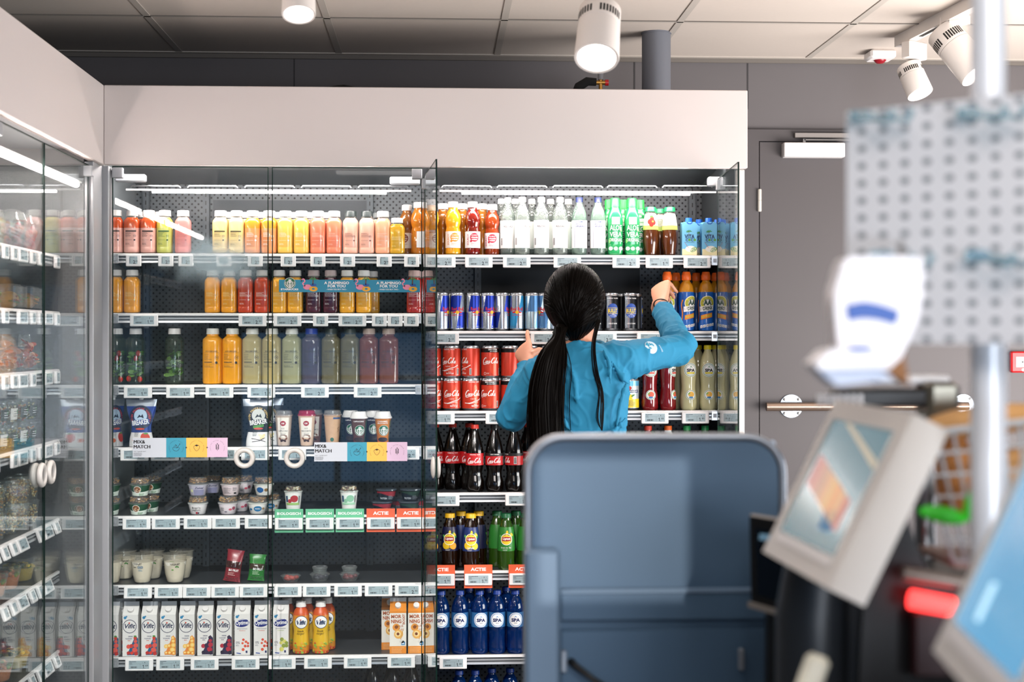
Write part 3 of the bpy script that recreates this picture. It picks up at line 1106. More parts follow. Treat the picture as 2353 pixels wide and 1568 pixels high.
def vwell(word, ink, capc, liq='c6d2cc', side=False):
    """slim clear vitamin bottle with a tall white wrap"""
    r = root('vitamin_water_bottle')
    R = .0268
    c = clear('pale_drink_' + liq, liq, body=.26, bcolor=liq, rough=.05)
    P = [(R * .75, 0), (R * .93, .004), (R, .012), (R, .112), (R, .124), (R * .96, .140), (R * .82, .157), (R * .58, .170), (R * .46, .176), (R * .44, .187)]
    MB().lathe(P, c, 36).build('bottle', r)
    cap_mesh(R * .48, .0185, .1865, mat('cap_' + capc, capc, .35)).build('cap', r)
    I = paper(ink); G = paper('b9b9b9')
    m = MB().on(cylw(R, off=.0007))
    e = R * 1.45
    m.grid(-e, e, .024, .122, WPRINT, step=.003).lay()
    a = -.016 if not side else .008
    m.text('VITAMIN', a, .1165, .0085, I if ink != '222222' else G, .02, left=True)
    m.text('WELL', a, .1085, .0085, I if ink != '222222' else G, .02, left=True)
    m.text(word, a, .1005, .0085, I, .025, left=True)
    if ink != '222222':
        m.grid(-.0195, -.0185, .026, .120, I)
    m.lines(a, a + .03, .089, 7, .006, G, .0009, 6)
    m.bars(-.030, -.022, .035, .060, KPRINT, 4) if side or ink == '222222' else None
    m.build('wrap_label', r)
    return r


def aloe():
    r = root('aloe_drink_bottle')
    g = mat('aloe_green', '1f9a55', .22, coat=.5)
    R = .0265
    P = [(R * .85, 0), (R, .006), (R, .030), (R * .96, .034), (R, .04), (R, .110), (R * 1.02, .120), (R * .94, .140), (R * .62, .164), (R * .55, .168), (R * .55, .172)]
    MB().lathe(P, g, 28, n=3.6).build('bottle', r)
    lg = mat('cap_2fc04a', '37d552', .35)
    cap_mesh(R * .62, .034, .169, lg).build('cap', r)
    m = MB().on(cylw(R, n=3.6, off=.0009))
    m.grid(-.013, .013, .108, .134, paper('e9f6ea'), step=.004).lay()
    m.text('aloes', 0, .121, .010, paper('35b155'), .01)
    m.text('ALOE', 0, .096, .026, WPRINT, .015, width=.038).text('VERA', 0, .073, .024, WPRINT, .015, width=.038).text('ORIGINAL', 0, .0535, .017, WPRINT, .015, width=.042)
    for k in (-.0165, 0, .0165):
        m.disc(k, .023, .0068, paper('e9f6ea'), seg=18)
        m.lines(k - .003, k + .004, .0255, 3, .0022, paper('35b155'), .0008, 3)
    m.disc(.017, .088, .006, paper('9be08a'), sx=.5).disc(-.02, .05, .008, paper('7ad36c'), sx=.4)
    m.build('printed_label', r)
    return r


def ice_tea_small(fruit=True):
    r = root('iced_tea_bottle')
    tea = mat('tea_brown', '552a10', .12, coat=.6)
    P = [(.018, 0), (.022, .004), (.0225, .012), (.026, .030), (.0285, .050), (.0285, .078), (.0275, .090)]
    Q = [(.0275, .090), (.0262, .105), (.0235, .125), (.0205, .142), (.0175, .148)]
    MB().lathe(P, tea, 32, rmod=lambda a, z: 1 + .02 * cos(8 * a) * (1 if z < .05 else 0)).build('bottle', r)
    MB().lathe([(.0175, .148), (.0165, .156)], clear('bottle_neck'), 24).build('neck', r)
    cap_mesh(.0195, .0165, .155, mat('cap_green', '1f8f55', .35)).build('cap', r)
    m = MB().lathe([(a + .0006, z) for a, z in Q], [mat('sleeve_lime', 'c6d86a', .4)] + [mat('sleeve_cream', 'efe9d6', .4)] * 3, 32, cap=False)
    f = prof_r(Q, .025)
    m.on(cylw(f, off=.0012))
    if fruit:
        s = paper('c92a1c')
        for (x, z, q) in ((.002, .128, .008), (-.006, .118, .008), (.006, .116, .0085), (-.001, .108, .007)):
            m.disc(x, z, q, s, sy=1.2, seg=12).lay(.0002)
        m.disc(0, .137, .004, paper('3f8c2a'), sx=1.8, seg=8)
        m.disc(.004, .119, .0035, paper('f0d34a'), seg=8)
    else:
        m.lines(-.012, .010, .132, 7, .0042, paper('6c7c4a'), .0012, 5)
    m.build('shrink_sleeve', r)
    return r


def carton_cap(m, x, y, z, r, h, M_, tilt=0.0):
    M = Matrix.Translation((x, y, z)) @ Matrix.Rotation(tilt, 4, 'X')
    m.lathe([(r, 0), (r, h * .7), (r * .92, h), (0, h)], M_, 22, M=M, rmod=lambda a, zz: 1 + .02 * cos(14 * a))


def coco_carton():
    r = root('coconut_water_carton')
    W2, D2, H = .0265, .0235, .118
    blue = mat('carton_sky', '6fb8dd', .4)
    m = MB()
    V = [(-W2, -D2, 0), (W2, -D2, 0), (W2, D2, 0), (-W2, D2, 0), (-W2, -D2, H * .93), (W2, -D2, H * .93), (W2, D2, H), (-W2, D2, H)]
    V2 = [(-W2 * .72, -D2 * .95, H), (W2 * .72, -D2 * .95, H)]
    m.add(V + V2, [(0, 1, 5, 4), (1, 2, 6, 5), (2, 3, 7, 6), (3, 0, 4, 7), (4, 5, 9, 8), (8, 9, 6, 7), (5, 6, 9), (4, 8, 7)], blue, False)
    m.on(flatw(D2 + .0002))
    m.grid(-W2, W2, 0, .022, paper('eadfae')).lay().disc(.004, .022, .016, paper('f3efe2'), sx=1.2, sy=.7).disc(.014, .020, .013, paper('6d9440'), sy=.6, rot=.5).lay()
    m.grid(-W2, W2, .026, .030, paper('3f93bd')) if False else None
    m.text('VITA', 0, .066, .020, NAVY, .03, width=.036).text('C', -.010, .054, .013, NAVY, .03).disc(-.0005, .054, .0045, paper('5a9a3c')).text('C', .009, .054, .013, NAVY, .03).disc(.0185, .054, .0045, paper('5a9a3c'))
    m.text('coconut water', 0, .0455, .0055, NAVY, .0, width=.036)
    for a in (.3, 1.0, 1.9, 2.6, 3.3):
        m.line([(-.002, .083), (-.002 + .006 * cos(a), .083 + .006 * sin(a)), (-.002 + .011 * cos(a), .083 + .004 * sin(a))], [.001, .003, .001], paper('3f8a3a'))
    m.line([(-.002, .083), (-.003, .075), (-.001, .070)], .0012, paper('8a6a3a'))
    m.line([(-.018, .046), (-.004, .026)], .001, paper('c43a34'))
    m.line([(-.010, .117), (-.004, .1115), (.004, .1115), (.010, .117)], .004, paper('2458b0'))
    m.build('carton', r)
    m = MB()
    carton_cap(m, 0, -D2 * .2, H - .002, .0125, .017, mat('cap_blue', '1f66c8', .35))
    m.build('cap', r)
    return r


def can(R, H, bodym, neck=.004, seg=40):
    m = MB()
    m.lathe([(R * .78, 0), (R * .82, .0015), (R * .86, .003), (R, .008)], mat('can_aluminium', 'c3c6ca', .25, .9), seg)
    m.lathe([(R, .008), (R, H - .012), (R * .985, H - .010)], bodym, seg, cap=False)
    top = MB()
    top.lathe([(R * .985, H - .010), (R * .90, H - .003), (R * .92, H - .001), (R * .90, H), (R * .87, H), (R * .85, H - .004), (0, H - .004)], mat('can_aluminium', 'c3c6ca', .25, .9), seg)
    return m, top


def slim_can(kind, rot=0.0):
    r = root('energy_drink_can')
    R, H = .0262, .134
    silver = mat('can_silver', 'b4bbc6', .22, .85)
    blue = mat('can_blue', '16329a', .28, .55)
    sky = mat('can_sky', '2f8fc4', .28, .5)
    black = mat('can_black', '16181c', .3, .5)
    base = {'blue': silver, 'sky': sky, 'pale': mat('can_pale', 'b8d0dc', .24, .8), 'built': black}[kind]
    m, top = can(R, H, base)
    m.on(cylw(R, rot=rot, off=.0002))
    m.vsub = .02
    E = R * pi / 2
    c1 = blue if kind in ('blue',) else (silver if kind == 'sky' else mat('can_steelblue', '5585b8', .28, .6))
    redp = paper('c81a28'); gold = paper('e6b422')
    if kind != 'built':
        for s in (0, 1):
            o = (s * 2 - 1) * 0 + s * pi * R
            c2 = silver if kind == 'sky' else c1
            # four-panel split: slanted quadrants
            m.grid(o - .5 * E - .012, o + .006, .068, .124, c1, step=.003, fn=lambda u, v, o=o: (u + (v - .068) * .22 * 0 + (.010 * (v - .068) / .056), v))
            m.grid(o + .006, o + E * .9, .010, .066, c1, step=.003, fn=lambda u, v, o=o: (u - .010 * (.066 - v) / .056, v))
        m.lay()
        m.text('Red Bull', 0, .0775, .0165, redp, .025, width=.046)
        for s in (-1, 1):
            m.disc(s * .0095, .0655, .0052, redp, sx=1.35, sy=.62, rot=-s * .3, seg=12)
            m.line([(s * .015, .066), (s * .019, .0685), (s * .020, .071)], [.002, .0012, .0005], redp)
        m.lay().disc(0, .0655, .0062, gold, seg=16)
        m.text('ENERGY DRINK' if kind == 'blue' else 'SUGARFREE', 0, .0555, .005, redp, .02, width=.034)
        m.lines(-E, E, .016, 1, .003, silver, .001, 4)
        m.grid(-E * 1.9, E * 1.9, .009, .0105, silver, step=.004)
    else:
        m.grid(-.024, -.006, .010, .122, silver, step=.003).lay()
        m.disc(0, .071, .0215, paper('1c49a0'), sy=1.2, seg=30, rings=4).lay()
        for a in (-.5, -.25, 0, .25, .5):
            m.line([(0, .062), (.012 * sin(a * 2), .055), (.024 * sin(a), .049)], .0008, WPRINT)
        m.text('BULLIT', 0, .0715, .019, paper('efd02a'), .03, width=.037)
        m.grid(-.019, .019, .0605, .0618, paper('efd02a'), step=.003).grid(-.019, .019, .0812, .0822, paper('efd02a'), step=.003)
        m.text('ENERGY DRINK', 0, .026, .006, WPRINT, .01, width=.032).text('CAFFEINE  TAURINE', 0, .115, .0055, WPRINT, .02, width=.040)
    m.build('can_body', r)
    top.build('can_top', r)
    return r


SCRIPT = {}


def script_word(m, cu, cv, w, ink, th=1.0):
    """flowing hand-lettered 'Coca-Cola' drawn as ribbon strokes, w = width"""
    S = w / 10.0

    def st(pts, ws):
        q = spline([(a + .22 * b, b) for a, b in pts], 4)
        n = len(q)
        wl = [(ws[0] + (ws[1] - ws[0]) * sin(pi * i / (n - 1))) * S * th for i in range(n)]
        m.line([(cu + (a - 5) * S, cv + (b - .9) * S) for a, b in q], wl, ink)

    def bigC(x):
        st([(x + 1.35, 2.5), (x + 1.2, 2.95), (x + .75, 2.9), (x + .15, 2.1), (x - .1, 1.0), (x + .2, .1), (x + .8, .05), (x + 1.35, .5)], (.12, .42))

    def o(x):
        st([(x + .35, 1.25), (x + .02, .95), (x, .4), (x + .25, .05), (x + .6, .35), (x + .65, .9), (x + .35, 1.25), (x + .75, 1.15)], (.14, .3))

    def c(x):
        st([(x + .6, 1.0), (x + .35, 1.25), (x + .02, .8), (x + .05, .25), (x + .35, .05), (x + .75, .35)], (.14, .32))

    def a_(x):
        o(x)
        st([(x + .68, 1.25), (x + .62, .4), (x + .75, .08), (x + .98, .3)], (.14, .28))
    bigC(0.1); o(1.5); c(2.35); a_(3.1)
    st([(4.15, .8), (4.5, .85)], (.2, .25))
    bigC(4.75); o(6.15)
    st([(7.05, .5), (7.35, 1.8), (7.5, 2.8), (7.25, 2.8), (7.1, 1.4), (7.1, .4), (7.3, .05), (7.6, .35)], (.14, .28))
    a_(7.85)
    st([(.9, .02), (.2, -.45), (1.2, -.75), (2.6, -.35), (3.8, -.55)], (.05, .26))


def cola_can(kind='red', rot=0.0, back=False):
    r = root('soda_can')
    R, H = .0325, .114
    redm = mat('can_red', 'c93a26', .3, .3)
    m, top = can(R, H, redm)
    m.on(cylw(R, rot=rot, off=.0003))
    drk = mat('can_red_dark', 'b02a1c', .3, .3)
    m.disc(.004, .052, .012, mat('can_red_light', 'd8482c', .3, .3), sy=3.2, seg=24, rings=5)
    m.lay()
    if kind == 'zero':
        m.on(cylw(R, rot=rot, off=.0004))
        m.grid(-pi * R, pi * R, .090, .1035, mat('can_band_black', '121212', .3, .3), step=.004).lay()
        m.text('ZERO SUGAR', .004, .1000, .0062, WPRINT, .03, width=.034).text('NO CALORIES', .008, .0935, .0048, WPRINT, .02, width=.028).lay()
    else:
        m.text('ORIGINAL TASTE', 0, .1005, .0055, WPRINT, .02, width=.040)
    m.lay()
    if not back:
        script_word(m, 0, .058, .064, WPRINT, 1.2)
        if kind == 'red':
            m.line(spline([(-.034, .027), (-.02, .026), (-.008, .029), (.004, .034), (.018, .037), (.034, .046)], 5), .0022, WPRINT)
            m.line(spline([(-.02, .024), (-.008, .026), (.006, .030), (.016, .030)], 4), .0014, WPRINT)
            m.text('TOGETHER', -.004, .041, .0038, WPRINT, .01).text('RECYCLE', .004, .0165, .0066, WPRINT, .02).text('HELP US', .004, .0215, .003, WPRINT, .01)
        else:
            m.disc(-.024, .016, .0045, WPRINT, r0=.0036, rings=1).lines(-.018, -.004, .0175, 2, .003, WPRINT, .0009, 4)
        m.grid(.030, .037, .012, .034, WPRINT).lay().bars(.0305, .0365, .013, .033, KPRINT, 3)
    else:
        m.lines(-.024, .016, .082, 15, .0042, WPRINT, .0011, 9)
        m.grid(-.022, .012, .050, .0506, WPRINT)
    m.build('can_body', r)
    top.build('can_top', r)
    return r


def lemon_can():
    r = root('soda_can')
    R, H = .0325, .114
    m, top = can(R, H, mat('can_foil_white', 'ccd6da', .28, .5))
    m.on(cylw(R, off=.0003))
    m.grid(-pi * R, pi * R, .009, .040, mat('can_yellow', 'e3c526', .35), step=.004)
    m.grid(-pi * R, pi * R, .086, .103, mat('can_skyblue', '5fa6cc', .3, .3), step=.004).lay()
    m.disc(-.004, .078, .0075, paper('c6352a'), seg=5, rings=1).lay()
    m.grid(-.030, .030, .062, .0715, NAVY, step=.004).lay().text('S.PELLEGRINO', 0, .0668, .0072, WPRINT, .02, width=.052)
    m.disc(-.006, .047, .011, paper('f0cf25'), sx=1.1).disc(.008, .052, .008, paper('3c7a2c'), sy=.4, rot=.5)
    m.lines(-.02, .02, .033, 4, .005, NAVY, .0012, 4)
    m.build('can_body', r); top.build('can_top', r)
    return r


def sport_bottle(rot=0.0):
    r = root('sports_drink_bottle')
    P0 = [(.023, 0), (.0265, .003), (.0275, .012), (.0275, .028), (.0262, .040), (.0258, .060), (.0268, .078), (.0282, .096), (.0285, .120), (.0270, .138)]
    P1 = [(.0270, .138), (.0258, .150), (.0220, .163), (.0165, .172), (.0130, .176), (.0125, .182)]
    sleeve = mat('sleeve_blue', '1760b8', .3, coat=.4)
    MB().lathe(P1, liquid('c8861c', .1), 32).build('bottle', r)
    o = mat('cap_orange', 'ee6a22', .4)
    m = MB().lathe([(.0155, .180), (.0168, .182), (.0164, .199), (.0150, .201), (.0140, .207), (.0125, .210), (0, .210)], o, 24, rmod=lambda a, z: 1 + .03 * cos(12 * a) * (z < .199))
    m.build('sport_cap', r)
    f = prof_r(P0, .0272)
    m = MB().lathe(P0, sleeve, 36)
    m.on(cylw(f, rot=rot, off=.0008)); m.vsub = .004
    orp = paper('ee8a2c'); yl = paper('d9d24a'); gr = paper('123a2c')
    m.grid(-.022, .024, .044, .060, orp, step=.004, fn=lambda u, v: (u, v + u * .22)).lay()
    m.disc(.004, .098, .0265, WPRINT, seg=36, rings=8).lay().disc(.004, .098, .0245, yl, seg=36, rings=7, r0=.015).lay()
    m.disc(.004, .098, .0150, gr, r0=.0136, seg=28, rings=1)
    m.arctext('AFTER ACTIVITY SPORT', .004, .098, .0195, .0056, gr, a0=pi / 2, bold=.02, step=.20)
    m.grid(-.026, .028, .070, .089, WPRINT, step=.004, fn=lambda u, v: (u, v + u * .12)).lay()
    m.text('AA', .004, .1005, .024, gr, .05, width=.027).text('DRINK', .006, .0805, .0165, gr, .03, width=.036, rot=.10)
    for k in range(3):
        m.line([(-.025 + k * .001, .083 - k * .0035), (-.014, .0845 - k * .0035)], .0013, gr)
    m.text('HIGH ENERGY', .001, .0525, .0125, yl, .02, width=.042, rot=.2)
    m.lay()
    for k in range(5):
        u = -.022 + k * .0105
        m.grid(u, u + .0085, .014, .0235, WPRINT, fn=lambda a, b: (a, b + a * .2), step=.004)
    m.lay()
    for k in range(5):
        u = -.018 + k * .0105
        m.line([(u - .002, .0155 + u * .2), (u, .019 + u * .2), (u + .001, .0215 + u * .2)], .0012, KPRINT)
        m.line([(u, .019 + u * .2), (u + .0025, .0165 + u * .2)], .001, KPRINT)
    m.line(spline([(-.034, .03), (-.03, .06), (-.033, .09), (-.028, .11)], 5), .004, orp)
    m.build('shrink_sleeve', r)
    return r


def cola_bottle(kind='red', rot=0.0, half=False):
    r = root('cola_bottle')
    P = [(.019, .004), (.026, .000), (.030, .006), (.032, .022), (.031, .040), (.0265, .055), (.0255, .070), (.0290, .085), (.0318, .094), (.0318, .136), (.0300, .150), (.0255, .172), (.0180, .196), (.0130, .212), (.0118, .218), (.0118, .222)]
    cola = mat('cola_dark', '0b0604', .14, coat=.25)
    MB().lathe(P, cola, 40, rmod=lambda a, z: 1 + (.09 * cos(5 * a) * (1 - z / .024) if z < .024 else (.018 * cos(10 * a) if .03 < z < .085 else (.012 * cos(10 * a) if .14 < z < .19 else 0)))).build('bottle', r)
    cap_mesh(.0142, .0145, .2215, mat('cap_red' if kind == 'red' else 'cap_black', 'c02a1c' if kind == 'red' else '151515', .4)).build('cap', r)
    m = MB().on(cylw(.0318, rot=rot, off=.0006))
    m.grid(-pi * .0318, pi * .0318, .094, .136, mat('label_red', 'c01c20', .4), step=.004).lay()
    if kind == 'zero':
        m.grid(-pi * .0318, pi * .0318, .126, .136, KPRINT, step=.004).lay()
        m.text('ZERO SUGAR', 0, .132, .005, WPRINT, .02, width=.032)
    else:
        m.text('ORIGINAL TASTE', 0, .1315, .005, WPRINT, .02, width=.038)
    script_word(m, 0, .108, .056, WPRINT, 1.2)
    m.grid(.036, .046, .098, .124, WPRINT).lay().bars(.037, .045, .1, .122, KPRINT, 5)
    m.build('wrap_label', r)
    return r


def lipton(kind='lemon', rot=0.0):
    r = root('iced_tea_bottle')
    P = [(.022, .002), (.026, .000), (.029, .006), (.030, .020), (.0285, .034), (.030, .05), (.030, .066), (.0305, .070), (.0295, .104), (.0270, .134), (.0215, .158), (.0165, .170), (.0150, .176), (.0150, .182)]
    liq = {'lemon': '1d0d05', 'mango': '1d0d05', 'green': '2a4a12'}[kind]
    M_ = mat('tea_' + liq, liq, .1, coat=.8)
    MB().lathe(P, M_, 36, rmod=lambda a, z: 1 + (.03 * cos(6 * a) if z < .03 else (.012 * cos(12 * a) if z < .06 else 0))).build('bottle', r)
    capc = {'lemon': 'e3b21a', 'mango': 'e3b21a', 'green': '14633a'}[kind]
    cap_mesh(.0178, .0155, .181, mat('cap_' + capc, capc, .4)).build('cap', r)
    f = prof_r(P, .0295)
    m = MB().lathe([(f(z) + .0006, z) for z in (.066, .075, .09, .104, .12, .134, .15)], mat('tea_label_' + kind, {'lemon': '1c2f66', 'mango': '1a1c40', 'green': '2f8030'}[kind], .35), 36, cap=False)
    m.on(cylw(f, rot=rot, off=.0013)); m.vsub = .005
    yl = paper('e8c21e'); yo = paper('f3dc48'); gr = paper('3c9a34')
    rr = random.Random(3)
    for k in range(7):
        a = rr.uniform(.2, 2.9)
        m.disc(.022 * cos(a), .106 + .024 * sin(a), .009, rr.choice((gr, paper('5db04a'), yl)), sy=.5, rot=a, seg=10)
    if kind != 'green':
        m.disc(-.012, .086, .013, yl, seg=16).disc(.014, .084, .012, paper('e8a31e') if kind == 'mango' else yl, seg=16)
    m.lay()
    m.disc(0, .108, .0205, WPRINT, r0=.0185, seg=30, rings=2).disc(0, .108, .0187, yl, seg=30, rings=5).lay().disc(0, .108, .0145, yo, seg=26, r0=.013, rings=1)
    m.lay()
    m.grid(-.0155, .0155, .1025, .1155, paper('a01820'), step=.003, fn=lambda u, v: (u, v + (v - .109) * .15 * cos(u * 90))).lay()
    m.text('Lipton', 0, .109, .0115, WPRINT, .03, width=.025)
    m.arctext('ICE TEA', 0, .108, .0168, .005, NAVY, bold=.02)
    m.text({'lemon': 'Lemon', 'mango': 'Original', 'green': 'Green Ice Tea'}[kind], -.002, .079, .010 if kind != 'green' else .007, WPRINT if kind != 'mango' else yl, .01, shear=.2, width=.024 if kind != 'green' else .034)
    m.lines(-.012, .012, .072, 2, .003, WPRINT, .001, 3)
    m.build('wrap_label', r)
    return r


def spa_water(rot=0.0):
    r = root('water_bottle')
    P = [(.022, .003), (.027, .000), (.0295, .006), (.0300, .016), (.0290, .020), (.0300, .024), (.0280, .050), (.0300, .076), (.0285, .082), (.0300, .088), (.0300, .150), (.0285, .166), (.0230, .184), (.0160, .196), (.0130, .200), (.0130, .207)]
    b = clear('blue_pet', '3c78c8', body=.30, bcolor='0f3f86', rough=.05)
    MB().lathe(P, b, 36, rmod=lambda a, z: 1 + (.05 * cos(5 * a) * (1 - z / .02) if z < .02 else (.02 * cos(3 * a + z * 120) if z < .088 else 0))).build('bottle', r)
    cap_mesh(.0148, .014, .206, mat('cap_deepblue', '12388c', .4)).build('cap', r)
    m = MB().lathe([(.0304, .094), (.0304, .146)], mat('label_translucent_blue', '2a6296', .35), 36, cap=False)
    m.on(cylw(.0304, rot=rot, off=.0006)); m.vsub = .006
    m.disc(0, .120, .0255, WPRINT, seg=36, rings=6).lay().disc(0, .120, .0232, paper('4a86c4'), r0=.0215, seg=36, rings=1).disc(0, .120, .0205, paper('9cc0de'), r0=.0196, seg=36, rings=1)
    m.lay().text('SPA', 0, .119, .0155, NAVY, .05, width=.031).text('REINE', 0, .1085, .0038, NAVY, .02)
    m.poly([(-.006, .1275), (0, .134), (.006, .1275), (0, .1305)], paper('3b7fc0'))
    m.build('wrap_label', r)
    return r


def spa_fruit(kind='lemon', rot=0.0):
    r = root('sparkling_drink_bottle')
    P = [(.018, .004), (.025, .000), (.029, .008), (.030, .026), (.0290, .045), (.0255, .072), (.0250, .085), (.0262, .105), (.0285, .130), (.0282, .152), (.0262, .170), (.0210, .190), (.0150, .204), (.0122, .209), (.0122, .215)]
    liq = {'lemon': ('c8c296', 'b9b487'), 'berry': ('7a1418', '6a0e12'), 'clear': ('c9d0cc', '9aa5a0'), 'green': ('2a6a3a', '1a5a2a')}[kind]
    b = liquid(liq[0], .1)
    MB().lathe(P, b, 36, rmod=lambda a, z: 1 + (.08 * cos(5 * a) * (1 - z / .022) if z < .022 else 0)).build('bottle', r)
    capc = {'lemon': 'e6cf1f', 'berry': 'd0402a', 'clear': 'ee6a22', 'green': '1c8a4a'}[kind]
    cap_mesh(.0138, .0155, .2145, mat('cap_' + capc, capc, .4)).build('cap', r)
    f = prof_r(P, .0275)
    acc = {'lemon': 'e3cf30', 'berry': 'd85a4a', 'clear': 'ee8a3c', 'green': '3c9a54'}[kind]
    g = paper('1f7a4a')
    m = MB().on(cylw(f, rot=rot, off=.001)); m.vsub = .006
    m.disc(0, .142, .0245, WPRINT, seg=36, rings=7).lay().disc(0, .142, .0225, g, r0=.0208, seg=36, rings=1).disc(0, .142, .0178, g, r0=.0168, seg=36, rings=1).lay()
    m.grid(-.013, .013, .1285, .1345, paper(acc), step=.004).text('SPA', 0, .141, .0145, KPRINT, .05, width=.028).poly([(-.006, .150), (0, .156), (.006, .150), (0, .1525)], g)
    m.disc(0, .054, .0175, WPRINT, seg=30, rings=5).lay().disc(0, .054, .016, g, r0=.0145, seg=30, rings=1).lay()
    m.disc(.001, .056, .0095, paper('eab24a' if kind == 'lemon' else 'd8604a'), sx=1.1, rings=3).disc(-.006, .059, .005, paper('7ab04a'), sy=.5, rot=.8).disc(0, .045, .007, paper('2f7fb8'), sy=.5, rings=2)
    m.build('round_stickers', r)
    return r


def pouch_breaker(main='1f3f8c', dark='15203f', fruit='c8402a', white=True):
    """stand-up yoghurt pouch with a spout, narrow at the waist"""
    r = root('yoghurt_pouch')
    H = .165
    foil = mat('foil_silver', 'c2c8d2', .25, .7)
    body = mat('pouch_' + main, main, .3, .25)
    low = mat('pouch_white', 'ece9e8', .35)
    def half(z):
        t = z / H
        return (.0440 + .0105 * t) - .0135 * math.exp(-((t - .42) / .24) ** 2)
    def thick(z):
        t = z / H
        return .019 * (1 - t) ** .7 + .0015
    m = MB()
    n, S = 20, 22
    rows = []
    for j in range(n + 1):
        z = H * j / n
        a, b = half(z), thick(z)
        rows.append([(a * cos(2 * pi * k / S), -b * sin(2 * pi * k / S) * abs(sin(2 * pi * k / S)) ** .1, z) for k in range(S)])
    V = [p for q in rows for p in q]
    b0 = len(m.V)
    for j in range(n):
        t = (j + .5) / n
        mm = low if t < .32 else (body if t < .86 else foil)
        m.add([], [], mm)
    m.V += V
    for j in range(n):
        t = (j + .5) / n
        mm = low if t < .30 else (body if t < .84 else foil)
        for k in range(S):
            k2 = (k + 1) % S
            m.F.append((b0 + j * S + k, b0 + (j + 1) * S + k, b0 + (j + 1) * S + k2, b0 + j * S + k2)); m.I.append(m.mi(mm)); m.smooth.append(True)
    m.F.append(tuple(b0 + k for k in range(S))); m.I.append(m.mi(low)); m.smooth.append(True)
    m.F.append(tuple(b0 + n * S + k for k in range(S - 1, -1, -1))); m.I.append(m.mi(foil)); m.smooth.append(True)

    def w(u, v, h):
        a, b = half(v), thick(v)
        s = max(0, 1 - (u / a) ** 2) ** .5
        return (u, -b * s ** 1.1 - .0012 - h, v)
    m.on(w)
    acc = paper('b8cfe6' if main == '1f3f8c' else 'c9c9c4')
    gold = paper('d2b060' if main != '1f3f8c' else 'c23440')
    m.disc(0, .102, .040, paper(dark), r0=.024, seg=36, rings=3, sy=1.05).lay()
    m.arctext('HIGH PROTEIN YOGHURT', 0, .101, .0315, .0095, gold, bold=.03, step=.2)
    m.disc(0, .108, .023, acc, seg=26, rings=3).lay()
    m.poly([(-.012, .100), (-.004, .112), (.002, .106), (.007, .114), (.012, .100)], paper(dark))
    m.grid(-.031, .031, .075, .094, paper(main if main == '1f3f8c' else dark), step=.003, fn=lambda u, v: (u, v + u * .12)).lay()
    m.text('BREAKER', 0, .085, .023, WPRINT, .03, width=.060, rot=.12).lay()
    if main != '1f3f8c':
        m.grid(-.018, .018, .066, .074, paper('5aa83c'), step=.004, fn=lambda u, v: (u, v + u * .15)).lay().text('HIGH PROTEIN', 0, .070, .0062, KPRINT, .02, width=.032, rot=.15)
    m.disc(0, .062, .010, paper('c8402a'), sx=1.6, sy=.35)
    m.lines(-.02, -.004, .048, 3, .005, KPRINT, .0014, 2)
    if fruit == 'vanilla':
        m.line([(-.024, .028), (.006, .022), (.024, .016)], .0018, paper('3a2418')).line([(-.022, .016), (.004, .020), (.022, .030)], .0018, paper('3a2418'))
        m.disc(.014, .034, .012, paper('ead9a0'), sy=.4, rot=.8).disc(.010, .036, .012, paper('f2e6be'), sy=.4, rot=-.5)
    else:
        m.disc(.018, .032, .015, paper('cf3a28'), sy=1.15, rot=.4, rings=3).disc(-.018, .022, .009, paper('e06a34'), sy=.8, rings=2).lay().disc(.02, .046, .005, paper('4c8a34'), sx=1.6, sy=.6)
    m.build('pouch', r)
    MB().lathe([(.0075, H - .002), (.0075, H + .006), (.0105, H + .007), (.0105, H + .016), (0, H + .016)], WHITE, 16).build('spout_cap', r)
    return r


def cup_body(R0, R1, H, m_, seg=36):
    return MB().lathe([(R0 * .9, 0), (R0, .002), (R1, H), (R1 + .002, H + .0005), (R1 + .002, H + .003), (R1, H + .003)], m_, seg, cap=True)


def iced_coffee(name='CAPPUCCINO', tone='c9a88c', pink=False, blank=False):
    r = root('iced_coffee_cup')
    R0, R1, H = .0215, .0300, .105
    m = cup_body(R0, R1, H, mat('cup_' + tone, tone, .4, noise=.15, nscale=60))
    f = lambda z: R0 + (R1 - R0) * (0 if z is None else z / H) if z is not None else .026
    m.on(cylw(f, off=.0008)); m.vsub = .006
    cream = paper('efe6dc')
    if not blank:
        m.grid(-.019, .019, .030, .100, cream, step=.004).disc(0, .030, .017, paper('7a4a30'), r0=.010, rings=2, sy=.7).lay()
        m.disc(0, .080, .0095, paper('a0202c'), seg=8, rings=2).lay().text('DE', 0, .080, .0075, WPRINT, .03)
        m.text('ICE', 0, .0625, .007, KPRINT, .0).text(name, 0, .0535, .009, KPRINT, .0, width=.033).lines(-.008, .010, .045, 3, .0032, KPRINT, .0009, 2)
        m.disc(-.004, .020, .007, paper('3a2014'), sy=.6, rot=.4).disc(.006, .019, .006, paper('3a2014'), sy=.6, rot=-.5)
    else:
        m.line(spline([(.02, .05), (.026, .054), (.02, .06), (.026, .066)], 4), .001, KPRINT).disc(0, .022, .007, paper('3c6a5a')).grid(.004, .03, .094, .100, paper('3a5a8c'))
    m.build('cup', r)
    lid = clear('dome_lid_pink' if pink else 'dome_lid', 'f4b8cc' if pink else 'f0eef0', body=.35 if pink else .15, bcolor='d8406a' if pink else 'ffffff')
    MB().lathe([(R1 + .0022, H + .001), (R1 + .0022, H + .006), (R1 * .97, H + .008), (R1 * .93, H + .018), (R1 * .7, H + .0205), (0, H + .0205)], lid, 30).build('lid', r)
    return r


